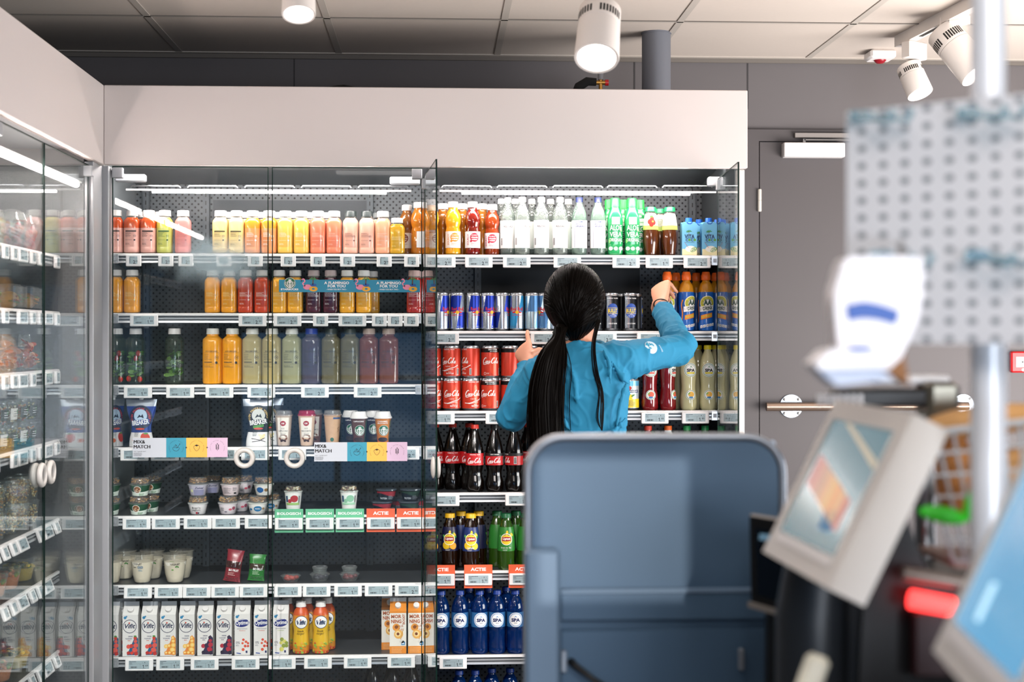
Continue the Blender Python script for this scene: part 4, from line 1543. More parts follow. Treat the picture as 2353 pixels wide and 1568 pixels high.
def siren_emblem(m, cu, cv, r):
    g = paper('12633f')
    m.disc(cu, cv, r, WPRINT, seg=30, rings=3).lay().disc(cu, cv, r * .95, g, seg=30, rings=3).lay()
    k = r
    m.disc(cu, cv + .22 * k, .20 * k, WPRINT, sy=1.2, seg=12)                               # face
    m.poly([(cu - .24 * k, cv + .46 * k), (cu - .26 * k, cv + .70 * k), (cu - .11 * k, cv + .58 * k), (cu, cv + .80 * k), (cu + .11 * k, cv + .58 * k), (cu + .26 * k, cv + .70 * k), (cu + .24 * k, cv + .46 * k)], WPRINT)
    m.poly([(cu - .12 * k, cv - .05 * k), (cu + .12 * k, cv - .05 * k), (cu + .2 * k, cv - .85 * k), (cu - .2 * k, cv - .85 * k)], WPRINT)
    for s in (-1, 1):
        for j in range(3):
            m.line(spline([(cu + s * (.2 + .08 * j) * k, cv + (.42 - .04 * j) * k), (cu + s * (.34 + .1 * j) * k, cv + .1 * k), (cu + s * (.26 + .12 * j) * k, cv - .3 * k), (cu + s * (.34 + .12 * j) * k, cv - (.62 - .1 * j) * k)], 4), .055 * k, WPRINT)
        m.line(spline([(cu + s * .12 * k, cv - .8 * k), (cu + s * .5 * k, cv - .55 * k), (cu + s * .78 * k, cv - .1 * k), (cu + s * .72 * k, cv + .3 * k)], 5), [.1 * k] * 16, WPRINT)
    m.lay().disc(cu - .07 * k, cv + .26 * k, .025 * k, g, seg=6, rings=1).disc(cu + .07 * k, cv + .26 * k, .025 * k, g, seg=6, rings=1)
    m.line([(cu - .05 * k, cv + .12 * k), (cu + .05 * k, cv + .12 * k)], .025 * k, g)
    for j in range(3):
        m.line([(cu - .12 * k, cv - (.25 + .2 * j) * k), (cu, cv - (.32 + .2 * j) * k), (cu + .12 * k, cv - (.25 + .2 * j) * k)], .03 * k, g)


def coffee_cup(tone='5a3a32', words=('CAPPUCCINO',)):
    r = root('iced_coffee_cup')
    R0, R1, H = .0200, .0285, .084
    m = cup_body(R0, R1, H, mat('cup_' + tone, tone, .4))
    f = lambda z: (R0 + (R1 - R0) * z / H) if z is not None else .025
    m.on(cylw(f, off=.0008)); m.vsub = .005
    m.disc(0, .010, .016, paper('2a1810'), sx=1.3, sy=.5, rings=2)
    m.lay()
    for k, t in enumerate(words):
        m.text(t, 0, .074 - k * .0065, .0065, WPRINT, .02, width=.034)
    siren_emblem(m, .004, .042, .0185)
    m.grid(.026, .029, .006, .078, paper('12633f'), step=.003)
    m.build('cup', r)
    MB().lathe([(R1 + .0035, H), (R1 + .0035, H + .005), (R1 + .001, H + .007), (R1 * .88, H + .022), (R1 * .86, H + .024), (R1 * .78, H + .0235), (0, H + .022)], CAPW, 34).build('lid', r)
    return r


def granola(m, R, z0, z1, n, seed, cols=('a06a2c', 'c08a48', '7a4a20')):
    rr = random.Random(seed)
    ms = [mat('granola_' + c, c, .8) for c in cols]
    for k in range(n):
        a = rr.uniform(0, 2 * pi); q = R * sqrt(rr.uniform(.25, 1)); z = rr.uniform(z0, z1)
        s = rr.uniform(.003, .0048)
        m.ellip((q * cos(a), q * sin(a), z), s, s * .8, s * .7, rr.choice(ms), 6, 4)


def muesli_tub(kind):
    """yoghurt bowl under a clear dome filled with granola"""
    r = root('muesli_yoghurt_tub')
    R0, R1, H = (.0260, .0335, .036)
    base = {'green': '1e5136', 'lilac': 'c9c2d0', 'pink': 'ead7da', 'berry': 'ece6e6', 'sky': 'ece9e4', 'blue': 'efeae4', 'pinkdots': 'ece0e4'}[kind]
    m = cup_body(R0, R1, H, mat('tub_' + base, base, .4))
    f = lambda z: (R0 + (R1 - R0) * z / H) if z is not None else .030
    m.on(cylw(f, off=.0008)); m.vsub = .004
    if kind == 'green':
        m.grid(-.042, .042, .001, .014, paper('dfe8dc'), step=.003, fn=lambda u, v: (u, v + .005 * (u / .04) ** 2 * (v / .014))).lay()
        m.disc(-.004, .023, .0125, WPRINT, rings=3).lay().disc(-.004, .023, .011, paper('8a5a34'), rings=3).lay()
        rr = random.Random(2)
        for k in range(14):
            a = rr.uniform(0, 6.3); q = rr.uniform(0, .009)
            m.disc(-.004 + q * cos(a), .023 + q * sin(a), .0018, paper(rr.choice(('e8b45a', '3a1a10', 'e8dcc8', 'a03020'))), seg=7, rings=1)
        m.grid(-.034, -.026, .003, .018, WPRINT).lay().bars(-.0335, -.0265, .004, .017, KPRINT, 3)
        m.lines(.002, .02, .008, 2, .004, paper('5a8a5a'), .002, 2)
    elif kind == 'lilac':
        m.text('Zuivel', .008, .028, .009, NAVY, .02, shear=.3, width=.03).grid(-.010, .026, .002, .022, paper('8a88a8')).disc(-.018, .018, .005, paper('d8dcae'))
    elif kind == 'pink':
        m.lines(-.022, .006, .028, 7, .0032, KPRINT, .001, 4).lines(.011, .028, .028, 4, .0032, KPRINT, .001, 5).grid(.016, .026, .006, .012, KPRINT)
    elif kind == 'berry':
        m.text("Boer'n", -.002, .0245, .0105, KPRINT, .0, width=.028).text('yoghurt', -.002, .0155, .0105, KPRINT, .0, width=.029).disc(0, .0065, .004, paper('a02030')).disc(.006, .006, .003, paper('2a1a3a'))
    elif kind == 'blue':
        m.disc(.004, .020, .012, paper('1c6c9c'), sx=1.15, sy=.8, rings=3).lay().text('MUESLI', .004, .020, .0055, WPRINT, .02).disc(-.022, .018, .006, paper('1c6c9c'), sy=.6).disc(.024, .020, .005, paper('a8845a'), sy=.8)
    elif kind == 'sky':
        m.disc(-.010, .020, .012, paper('1c5c9c'), sx=1.05, sy=.8, rings=3).disc(.012, .020, .007, paper('8a6a44'), sy=.8, rings=2)
    else:
        m.lines(-.024, -.004, .024, 4, .0035, KPRINT, .001, 4).disc(.012, .018, .006, paper('d05a70'), sy=.6).disc(.024, .022, .006, paper('a04a60')).text('GO', -.004, .010, .006, NAVY, .03)
    m.build('tub', r)
    MB().lathe([(R1 + .0028, H + .001), (R1 + .003, H + .005), (R1 * .96, H + .008), (R1 * .90, H + .026), (R1 * .82, H + .029), (0, H + .029)], clear('clear_plastic'), 30).build('dome_lid', r)
    m = MB(); granola(m, R1 * .84, H + .008, H + .022, 90, sum(map(ord, kind)) % 50)
    m.build('granola_topping', r)
    return r


def tall_yoghurt(kind='red'):
    r = root('yoghurt_cup')
    R0, R1, H = .0235, .0305, .070
    m = cup_body(R0, R1, H, mat('cup_yoghurt', 'e9e6e2', .35))
    f = lambda z: (R0 + (R1 - R0) * z / H) if z is not None else .028
    m.on(cylw(f, off=.0008)); m.vsub = .006
    a = {'red': ('b03038', '9cc070'), 'green': ('8cc0a0', 'a8d4b4')}[kind]
    m.grid(-.026, .026, .026, .062, paper('e4ece6'), step=.004).lay()
    m.grid(-.026, .026, .026, .034, paper(a[1]), step=.004).disc(.006, .048, .0135, paper(a[0]), sy=.9, rings=3).disc(-.010, .040, .007, paper(a[0]), rings=2)
    m.grid(-.0255, -.017, .036, .058, paper('2a4a6a')).lay().bars(.021, .026, .034, .058, KPRINT, 3)
    m.build('cup', r)
    MB().lathe([(R1 + .003, H + .001), (R1 + .003, H + .006), (R1 * .92, H + .008), (R1 * .88, H + .020), (R1 * .8, H + .022), (0, H + .022)], clear('clear_plastic'), 30).build('dome_lid', r)
    m = MB(); granola(m, R1 * .82, H + .005, H + .017, 80, 4, ('6a3a24', 'b08858', '3a2018', 'd8c8a8'))
    m.build('granola_topping', r)
    return r


def dark_bowl(accent='8c2030'):
    r = root('protein_yoghurt_bowl')
    R0, R1, H = .0270, .0345, .036
    m = cup_body(R0, R1, H, mat('bowl_black', '16202c', .35))
    f = lambda z: (R0 + (R1 - R0) * z / H) if z is not None else .031
    m.on(cylw(f, off=.0008)); m.vsub = .005
    m.grid(-.04, .04, .022, .034, paper(accent), step=.004, fn=lambda u, v: (u, v - .006 * (1 - (v - .022) / .012) * sin(u * 60))).lay()
    m.text('PROTEIN', -.010, .010, .009, paper('b8c0c8'), .03, width=.026).lines(.008, .03, .018, 4, .0035, paper('9aa4ac'), .0012, 3)
    m.build('bowl', r)
    MB().lathe([(R1 + .003, H + .001), (R1 + .003, H + .005), (R1 * .9, H + .0065), (0, H + .006)], clear('smoky_lid', 'c8d0d8', body=.25, bcolor='8a98a8'), 32).build('lid', r)
    return r


def yoghurt_cup(kind='coco'):
    r = root('deli_yoghurt_cup')
    R0, R1, H = .0270, .0400, .098
    clearm = clear('clear_plastic')
    P = [(R0 * .8, 0), (R0, .004), (.0335, .030), (.0370, .060), (R1, H), (R1 + .004, H + .001), (R1 + .004, H + .004), (R1, H + .004)]
    MB().lathe(P, clear('frosted_cup', 'f6f3ec', body=.18, bcolor='e8e2d4'), 40, cap=True).build('cup', r)
    f = prof_r(P, .036)
    MB().lathe([(R0 * .78, .002), (R0 * .97, .005), (.0328, .030), (.0362, .060), (.0380, .074), (0, .076)], mat('yoghurt_cream', 'efe8da', .6), 36, rmod=lambda a, z: 1 + (.02 * cos(3 * a) if z > .05 else 0)).build('yoghurt', r)
    m = MB().on(cylw(f, off=.0012)); m.vsub = .006
    if kind == 'coco':
        m.text('YOGHURT', -.010, .070, .0095, KPRINT, .01, width=.030).text('met', -.019, .0585, .007, KPRINT).text('COCO', 0, .0585, .0105, paper('2c6c98'), .04, width=.018).lines(-.006, .010, .050, 2, .004, paper('6c9ab4'), .0015, 3)
    else:
        m.text('YOGHURT', .006, .068, .0105, KPRINT, .01, width=.034).lines(-.010, .010, .0775, 1, .003, paper('7a9a5a'), .0014, 3).disc(.010, .060, .004, paper('3c7c30'), sy=.5, rot=.6).disc(.016, .059, .004, paper('3c7c30'), sy=.5, rot=-.6).disc(-.002, .049, .004, paper('5c9c40'), sy=.5)
    m.build('printed_label', r)
    return r


def snack_bag(main='8c2430', win='3a1410', H=.110, W_=.058):
    r = root('fruit_snack_bag')
    body = mat('bag_' + main, main, .28, coat=.3)
    m = MB()
    n, S = 14, 18
    rows = []
    for j in range(n + 1):
        t = j / n
        a = W_ / 2 * (1 - .08 * sin(pi * t)) * (1.0 + (.06 if j in (0, n) else 0))
        b = .002 + .015 * sin(pi * min(1, max(0, t * .92 + .05))) ** .7 * (1.2 - t * .6)
        rows += [(a * cos(2 * pi * k / S), -b * sin(2 * pi * k / S) + .003 * sin(t * 9), H * t) for k in range(S)]
    b0 = len(m.V)
    m.mi(body); wm = mat('window_' + win, win, .15, coat=.6, noise=.5, nscale=160)
    m.V += rows
    for j in range(n):
        for k in range(S):
            k2 = (k + 1) % S
            mm = wm if (.40 < (j + .5) / n < .62 and k in range(1, 8)) else body
            m.F.append((b0 + j * S + k, b0 + (j + 1) * S + k, b0 + (j + 1) * S + k2, b0 + j * S + k2)); m.I.append(m.mi(mm)); m.smooth.append(True)
    m.F.append(tuple(b0 + k for k in range(S))); m.I.append(0); m.smooth.append(True)
    m.F.append(tuple(b0 + n * S + k for k in range(S - 1, -1, -1))); m.I.append(0); m.smooth.append(True)
    m.on(flatw(.0185))
    m.text('BIO FRUIT', .004, .040, .011, WPRINT, .02, width=.034).lines(-.014, .018, .031, 3, .004, paper('e8c8c0' if main[0] == '8' else 'c8e8c0'), .0012, 3)
    for k in range(30):
        rr = random.Random(k)
        m.disc(rr.uniform(-.024, .024), rr.uniform(.004, .016), .0013, paper('1a1a14'), seg=6, rings=1)
    m.build('bag', r)
    return r


def clamshell(fill='a03028', inner='c8443a', tall=False):
    """round clear fruit pot; tall = two stacked lids with a topping cup"""
    r = root('fruit_pot')
    R = .033
    c = clear('clear_plastic')
    h = .026 if not tall else .030
    m = MB().lathe([(R * .75, 0), (R * .8, .002), (R, h * .7), (R * 1.08, h * .72), (R * 1.08, h * .80), (R * 1.0, h * .82), (R * .8, h), (0, h)], c, 32)
    m.build('pot', r)
    m = MB(); rr = random.Random(11)
    f1, f2 = mat('fruit_' + fill, fill, .35), mat('fruit_' + inner, inner, .35)
    for k in range(16):
        a = rr.uniform(0, 6.3); q = rr.uniform(0, R * .62)
        m.ellip((q * cos(a), q * sin(a), rr.uniform(.008, h * .6)), .0085, .0075, .007, rr.choice((f1, f2, f1)), 9, 6)
    m.build('fruit', r)
    if tall:
        m = MB().lathe([(R * .7, h), (R * .78, h + .012), (R * .84, h + .014), (R * .84, h + .018), (R * .78, h + .02), (0, h + .02)], c, 32)
        m.on(lambda u, v, hh: (u, v, h + .0205 + hh)).disc(0, 0, R * .72, clear('dome_white', 'ffffff', body=.5, bcolor='e8e8ec'), r0=R * .45, rings=2)
        m.build('topping_cup', r)
    return r


def gable_carton(kind='vifit', fruit='straw', H=.186):
    """drink yoghurt carton with a slanted top and a screw cap on the slope"""
    r = root('drink_yoghurt_carton')
    W2, D2 = .0268, .0268
    Z1, Z2 = .144, .172
    if kind == 'morning':
        W2, Z1, Z2, H = .0290, .150, .178, .192
    bodyc = mat('carton_white', 'e6e2de', .42) if kind != 'morning' else mat('carton_peach', 'ece6dc', .42)
    topc = mat('carton_foil_top', 'b9bcc2', .35, .3)
    m = MB()
    y1 = -.002
    V = [(-W2, -D2, 0), (W2, -D2, 0), (W2, D2, 0), (-W2, D2, 0),
         (-W2, -D2, Z1), (W2, -D2, Z1), (W2, D2, Z1), (-W2, D2, Z1),
         (-W2 * .98, y1, Z2), (W2 * .98, y1, Z2), (W2 * .98, y1, H), (-W2 * .98, y1, H), (-W2 * .98, y1 + .003, Z2), (W2 * .98, y1 + .003, Z2), (W2 * .98, y1 + .003, H), (-W2 * .98, y1 + .003, H)]
    m.add(V, [(0, 1, 5, 4), (1, 2, 6, 5), (2, 3, 7, 6), (3, 0, 4, 7), (5, 6, 13, 9), (7, 4, 8, 12), (3, 2, 1, 0)], bodyc, False)
    oc = mat('carton_orange', 'e58a24', .4)
    m.add([V[i] for i in (4, 5, 9, 8)], [(0, 1, 2, 3)], bodyc if kind != 'morning' else oc, False)
    m.add([V[i] for i in (7, 6, 13, 12)], [(1, 0, 3, 2)], bodyc, False)
    m.add([V[i] for i in (8, 9, 10, 11, 12, 13, 14, 15)], [(0, 1, 2, 3), (5, 4, 7, 6), (1, 5, 6, 2), (4, 0, 3, 7), (3, 2, 6, 7)], topc, False)
    m.on(flatw(D2 + .0002))
    navy = paper('122448')
    if kind == 'vifit':
        m.disc(-.002, .112 - .008, .0235, navy, r0=.0215, seg=40, rings=1)
        m.text('Vifit', -.001, .105, .0215, navy, .025, shear=.25, width=.037)
        m.disc(-.0035, .1155, .0028, paper('c8402a'), seg=10)
        m.disc(-.018, .134, .005, paper('2f86b4'), seg=14).disc(-.013, .138, .003, paper('2f86b4'), seg=10)
        m.text('DRINK', .001, .069, .0065, NAVY, .02, width=.016).text('YOGHURT', -.005, .061, .0065, NAVY, .02, width=.024)
        tri = {'straw': '1e5a80', 'peach': 'e88a3a', 'berry': '2a2248'}[fruit]
        m.lines(-.009, .006, .0545, 1, .003, paper('c85a3a' if fruit != 'berry' else '2a2248'), .0022, 3)
        m.poly([(-.012, .004), (W2, .004), (W2, .062), (.018, .072)], paper(tri)).lay()
        rr = random.Random(4)
        cols = {'straw': ('cf3a2a', 'e0584a', 'b82a22'), 'peach': ('f0a83c', 'f7c45a', 'e8922c'), 'berry': ('2c1c3c', 'b02438', '1c1430')}[fruit]
        for (x, y, q) in ((.017, .063, .0062), (.018, .052, .0062), (-.006, .034, .0075), (.004, .036, .007), (.019, .038, .008), (.016, .022, .0095), (-.006, .012, .006), (.006, .012, .0065), (.020, .010, .0065)):
            m.disc(x, y, q, paper(rr.choice(cols)), sy=rr.uniform(.8, 1.1), rot=rr.uniform(0, 3), seg=14).lay(.0001)
            if fruit == 'peach':
                m.disc(x, y, q * .6, paper('f9d488'), seg=12).lay(.0001)
        if fruit == 'straw':
            m.disc(.017, .070, .003, paper('4a8a34'), sx=1.8, seg=8)
    elif kind == 'optimel':
        b = paper('1a2a78')
        m.disc(0, .112, .0245, b, sy=.56, seg=36, rot=.12).lay()
        m.text('Optimel', 0, .1115, .0195, WPRINT, .02, shear=.1, width=.045, rot=.06).line(spline([(-.020, .119), (-.004, .1235), (.018, .126)], 5), .0013, WPRINT)
        m.text('DRINKYOGHURT', 0, .092, .0042, navy, .01, width=.036)
        m.text('Framboos' if fruit != 'lime' else 'Limoen', 0, .086, .0065, paper('c84a3a' if fruit != 'lime' else '9ab43a'), 0, shear=.3, width=.022)
        m.disc(-.018, .134, .005, paper('2f86b4'), seg=14).disc(-.013, .138, .003, paper('2f86b4'), seg=10)
        m.text('0%', -.015, .044, .012, navy, 0, width=.013).lines(-.022, -.008, .036, 2, .003, navy, .001, 3)
        col = ('d8482e', 'e05a3a') if fruit != 'lime' else ('8c9a3c', 'd8d06a')
        for (x, y, q) in ((.004, .054, .0045), (.001, .042, .004), (.013, .047, .0045), (.010, .032, .0048), (.020, .032, .0042), (.003, .020, .0052), (.020, .042, .004)):
            m.disc(x, y, q * (1.5 if fruit == 'lime' else 1), paper(col[int(x * 1000) % 2]), seg=12).lay(.0001)
        m.line([(-.02, .008), (-.005, .006)], .003, paper('2a4a9c')).grid(.012, .018, .008, .016, NAVY)
    else:
        oc2 = paper('b2582a'); yl = paper('e9c24a')
        m.grid(-W2, W2, 0, .026, paper('e58a24')).grid(-W2, W2, .142, Z1, paper('e58a24')).lay()
        m.text('MOR', -.006, .130, .017, oc2, .035, width=.036).text('NING', -.006, .113, .017, oc2, .035, width=.036).text('BOOST', .020, .120, .011, oc2, .03, rot=pi / 2)
        m.text('YOUR', .006, .0965, .012, oc2, .0, width=.026).text('DAY', .012, .084, .012, oc2, .0, width=.018)
        m.disc(-.006, .092, .013, paper('e8963c'), rings=2, seg=18).lay().disc(-.006, .093, .006, paper('8a4a1c')).disc(.002, .068, .016, paper('f0b45c'), seg=18).lay().disc(0, .069, .010, paper('f7d694')).lay().disc(0, .069, .005, paper('7a3a18'))
        m.disc(.014, .042, .009, paper('d8d4cc'), sy=.6)
        m.poly([(.012, .030), (.024, .030), (.025, .040), (.018, .046), (.012, .040)], paper('2a86c0')).lay().text('ah', .018, .036, .008, WPRINT, .03)
        for k in range(6):
            m.disc(.010 + k * .0015, .052 + k * .006, .003, paper('c8964a'), sx=.5, rot=.3 * (k % 2), seg=8)
        m.lines(-.022, .022, .020, 4, .005, paper('f7d9a8'), .0012, 2)
    m.build('carton', r)
    cm = MB()
    ny = (Z2 - Z1); l = sqrt(ny * ny + (D2 - .002) ** 2)
    tilt = atan2(ny, D2 - .002)
    zc = (Z1 + Z2) / 2; yc = -(D2 + .002) / 2
    carton_cap(cm, 0, yc, zc, .0108, .010, CAPW, tilt)
    cm.build('screw_cap', r)
    return r


def vifit_bottle():
    r = root('drink_yoghurt_bottle')
    P = [(.024, 0), (.0285, .003), (.0295, .012), (.0290, .030), (.0285, .050), (.0262, .072), (.0262, .082), (.0285, .100), (.0292, .118), (.0280, .136), (.0240, .150), (.0170, .160), (.0155, .164)]
    body = mat('bottle_yellow', 'e2b420', .35); org = mat('bottle_orange', 'd2541e', .35)
    mid = mat('bottle_amber', 'dd8a1c', .35)
    MB().lathe(P, [org, org, mid, body, body, body, body, body, mid, org, org, mat('bottle_red', 'b83018', .35)], 36).build('bottle', r)
    cap_mesh(.0178, .021, .1635, CAPW).build('cap', r)
    f = prof_r(P, .0278)
    m = MB().on(cylw(f, off=.0009)); m.vsub = .006
    m.disc(.003, .113, .0225, paper('14305c'), seg=34, rings=6).lay().disc(.003, .113, .0205, WPRINT, seg=34, rings=6).lay().text('Vifit', .003, .112, .019, paper('14305c'), .05, shear=.25, width=.031).disc(.001, .1215, .0022, paper('c8402a'), seg=8)
    g = paper('3a2a10')
    m.text('Goede', 0, .082, .011, g, .0, shear=.35, width=.022).text('morgen!', 0, .072, .011, g, .0, shear=.35, width=.028)
    rr = random.Random(8)
    for k in range(22):
        x, y = rr.uniform(-.026, .026), rr.uniform(.010, .056) * rr.uniform(.4, 1)
        m.disc(x, max(.008, y), rr.uniform(.003, .0065), paper(rr.choice(('8cae3c', 'd8482e', 'e8a83c', 'c8c84a', 'b83018', '6a9a3c'))), sy=rr.uniform(.5, 1), rot=rr.uniform(0, 3), seg=12).lay(.0001)
    m.build('printed_label', r)
    return r


# --- left cooler products
def salad_bag(tone, seed, W_=.15, H=.11):
    r = root('salad_bag')
    rr = random.Random(seed)
    m = MB()
    cols = [mat('leaf_' + c, c, .7, noise=.3) for c in tone]
    for k in range(70):
        x = rr.gauss(0, W_ * .22); z = .012 + abs(rr.gauss(0, H * .33))
        if abs(x) > W_ * .42 or z > H * .85:
            continue
        M = Matrix.Rotation(rr.uniform(0, 6.3), 4, 'Z') @ Matrix.Rotation(rr.uniform(-1.5, 1.5), 4, 'X')
        m.ellip((x, rr.uniform(-.022, .022), z), .019, .012, .003, rr.choice(cols), 8, 5, M=M)
    m.build('leaves', r)
    m = MB()
    n, S = 10, 20
    V = []
    for j in range(n + 1):
        t = j / n
        a = W_ / 2 * (1 - .25 * t ** 2) * (1 + .03 * rr.uniform(-1, 1))
        b = .036 * (1 - t) ** .6 + .002
        V += [(a * cos(2 * pi * k / S) * (1 + .03 * rr.uniform(-1, 1)), b * sin(2 * pi * k / S), H * t * (1 + .04 * sin(k * 1.3))) for k in range(S)]
    m.add(V, [(j * S + k, j * S + (k + 1) % S, (j + 1) * S + (k + 1) % S, (j + 1) * S + k) for j in range(n) for k in range(S)], clear('film_wrap', 'f4f8f4', body=.10, bcolor='ffffff', rough=.08, base=.08))
    m.build('film_wrap', r)
    return r


def fruit_cup(cols, seed=1, R=.038, H=.09, dome=True):
    r = root('fruit_cup')
    c = clear('clear_plastic')
    MB().lathe([(R * .7, 0), (R * .74, .003), (R, H), (R * 1.06, H + .001), (R * 1.06, H + .004)], c, 28).build('cup', r)
    rr = random.Random(seed); m = MB()
    ms = [mat('fruit_' + x, x, .4) for x in cols]
    for k in range(42):
        a = rr.uniform(0, 6.3); z = rr.uniform(.01, H * .92); q = (R * .7 + R * .3 * z / H - .011) * sqrt(rr.uniform(.2, 1))
        m.ellip((q * cos(a), q * sin(a), z), rr.uniform(.008, .012), .009, rr.uniform(.007, .011), rr.choice(ms), 8, 5)
    m.build('fruit', r)
    if dome:
        MB().lathe([(R * 1.08, H + .003), (R * 1.02, H + .008), (R * .85, H + .028), (R * .4, H + .038), (0, H + .039)], c, 28).build('dome_lid', r)
    return r


def snack_pot(fill, seed, R=.030, H=.055, label=None, lidc=False):
    r = root('snack_pot')
    c = clear('clear_plastic')
    MB().lathe([(R * .8, 0), (R * .85, .002), (R, H), (R * 1.1, H + .001), (R * 1.1, H + .005), (R * .95, H + .006), (R * .9, H + .010), (0, H + .010)], c, 26).build('pot', r)
    m = MB(); granola(m, R * .82, .004, H * .85, 110, seed, fill)
    m.build('contents', r)
    if label:
        f = lambda z: (R * .85 + R * .15 * z / H) if z is not None else R * .92
        m = MB().on(cylw(f, off=.001)).grid(-R * .8, R * .8, H * .2, H * .75, paper(label), step=.004).lay()
        m.lines(-R * .5, R * .5, H * .6, 3, .007, WPRINT if label[0] in '0123' else KPRINT, .0018, seed).grid(-.003, .003, H * .5, H * .68, paper('3c9a4a'))
        m.build('sticker', r)
    return r


def dip_pot(tone='e6dcc0'):
    r = root('dip_pot')
    R, H = .026, .034
    MB().lathe([(R * .75, 0), (R * .8, .002), (R * .98, H)], mat('dip_' + tone, tone, .5), 24).build('contents', r)
    MB().lathe([(R, H - .002), (R * 1.14, H), (R * 1.14, H + .004), (R * 1.0, H + .006), (0, H + .006)], clear('clear_plastic'), 24).build('lid', r)
    return r


def sandwich_box(tones, seed):
    """clear wedge box with a filled roll"""
    r = root('sandwich_box')
    W2, D2, H = .07, .04, .075
    m = MB()
    bread = mat('bread_' + tones[0], tones[0], .8, noise=.2, nscale=50)
    m.ellip((-.02, 0, .028), .042, .03, .024, bread, 18, 10).ellip((.03, .004, .03), .034, .028, .026, mat('bread_' + tones[1], tones[1], .8, noise=.2), 18, 10)
    b = m.build('rolls', r)
    m = MB(); rr = random.Random(seed)
    for k in range(18):
        m.ellip((rr.uniform(-.055, .055), rr.uniform(-.036, -.012), rr.uniform(.016, .044)), .011, .007, .003, mat('filling_' + tones[2 + k % 2], tones[2 + k % 2], .5), 8, 4)
    m.build('filling', r)
    MB().box(-W2, W2, -D2, D2, 0, H, clear('box_film', 'f2f4f2', body=.12, bcolor='ffffff', rough=.06, base=.06), .006).build('clear_box', r)
    return r


def soup_bowl(cols, seed):
    r = root('meal_bowl')
    R, H = .055, .07
    MB().lathe([(R * .7, 0), (R * .75, .003), (R, H), (R * 1.07, H + .001), (R * 1.07, H + .005), (R * .98, H + .006), (0, H + .012)], clear('clear_plastic'), 30).build('bowl', r)
    m = MB(); rr = random.Random(seed)
    m.lathe([(R * .68, .003), (R * .74, .006), (R * .88, H * .6), (0, H * .62)], mat('food_' + cols[0], cols[0], .7, noise=.3, nscale=60), 26)
    for k in range(40):
        a = rr.uniform(0, 6.3); q = R * .8 * sqrt(rr.random())
        m.ellip((q * cos(a), q * sin(a), H * rr.uniform(.6, .72)), .011, .008, .006, mat('food_' + cols[k % len(cols)], cols[k % len(cols)], .6), 7, 5)
    m.build('food', r)
    return r
# ------------------------------------------------------------------ shelves
def zpx(py, px=620, Y=Y_S):
    return W(px, py, Y).z


SHELF = {}
_sh = {'L1': (583, 'left bay top shelf'), 'L2': (720, 'left bay second shelf'), 'L3': (884, 'left bay third shelf'), 'L4': (1027, 'left bay fourth shelf'),
       'L5': (1184, 'left bay fifth shelf'), 'L6': (1342, 'left bay sixth shelf'), 'L7': (1507, 'left bay bottom shelf'),
       'R1': (586, 'right bay top shelf'), 'R2': (761, 'right bay second shelf'), 'R3': (944, 'right bay third shelf'), 'R4': (1131, 'right bay fourth shelf'),
       'R5': (1310, 'right bay fifth shelf'), 'R6': (1503, 'right bay bottom shelf')}
xL0, xL1 = -1.128, W(970, 600, Y_S).x
xR0, xR1 = W(979, 600, Y_S).x, W(1650, 600, Y_S).x
RAILM = mat('rail_aluminium', 'c6c8cb', .3, .55)
RAILD = mat('rail_groove', '55595d', .4, .5)
SHTOP = mat('shelf_top_grey', '4a4e53', .4, .3)


def shelf_unit(name, x0, x1, z, yb, label, depth0=Y_S):
    c = empty('cooler_shelf', ((x0 + x1) / 2, depth0, z))
    h = (x1 - x0) / 2
    tag(c, label, 'shelf', 'metal shelves of the wall cooler')
    MB().box(-h, h, 0.003, yb - depth0, -.012, 0, SHTOP).build('board', c)
    m = MB()
    # extruded price rail: bright lip, two grooves
    prof = [(0.003, 0), (-.004, -.001), (-.004, -.009), (.002, -.010), (.002, -.0155), (-.002, -.0165), (-.002, -.0205), (.002, -.0215), (.002, -.026), (-.003, -.027), (-.004, -.0335), (.003, -.0345)]
    V = [(x, y, z_) for x in (-h, h) for (y, z_) in prof]
    n = len(prof)
    for i in range(n - 1):
        m.add([V[i], V[i + 1], V[n + i + 1], V[n + i]], [(0, 1, 2, 3)], RAILD if i in (3, 7) else (WHITE if i < 2 else RAILM), False)
    m.build('price_rail', c)
    for s in (-1, 1):
        m = MB().box(s * (h - .012) - .012, s * (h - .012) + .012, -.005, .006, -.036, -.003, RAILM, .001)
        m.box(s * (h - .012) - .006, s * (h - .012) + .006, -.0065, -.004, -.026, -.012, GREYP)
        m.build('rail_clip', c)
        m = MB()
        m.prism([(s * (h - .004), .01, -.012), (s * (h - .004), yb - depth0, -.012), (s * (h - .004), yb - depth0, -.07), (s * (h - .004), .05, -.03)], (.003, 0, 0), DARK)
        m.build('bracket', c)
    return c


for k, (py, ph) in _sh.items():
    left = k[0] == 'L'
    z = zpx(py, 620 if left else 1300)
    SHELF[k] = (z, ph)
    shelf_unit(k, xL0 if left else xR0, xL1 if left else xR1, z, Y_B - .005, 'grey metal shelf with price rail, ' + ph)

ITEMS = []
PROTO = {}


def make(key, fn):
    if key not in PROTO:
        r = fn()
        PROTO[key] = r
        return r
    return copy_tree(PROTO[key])


def put(sh, px, key, fn, desc, cat, grp, rot=0.0, dy=.030, dz=0.0, dpx=0.0, where=None):
    z, ph = SHELF[sh]
    o = make(key, fn)
    p = W(px, 600, Y_S + dy)
    o.location = (p.x + dpx, Y_S + dy, z + dz + .0004)
    o.rotation_euler = (0, 0, rot)
    tag(o, None, cat, grp + ', ' + ph)
    ITEMS.append([o, desc, where or ph, p.x + dpx + dy * .001])
    return o


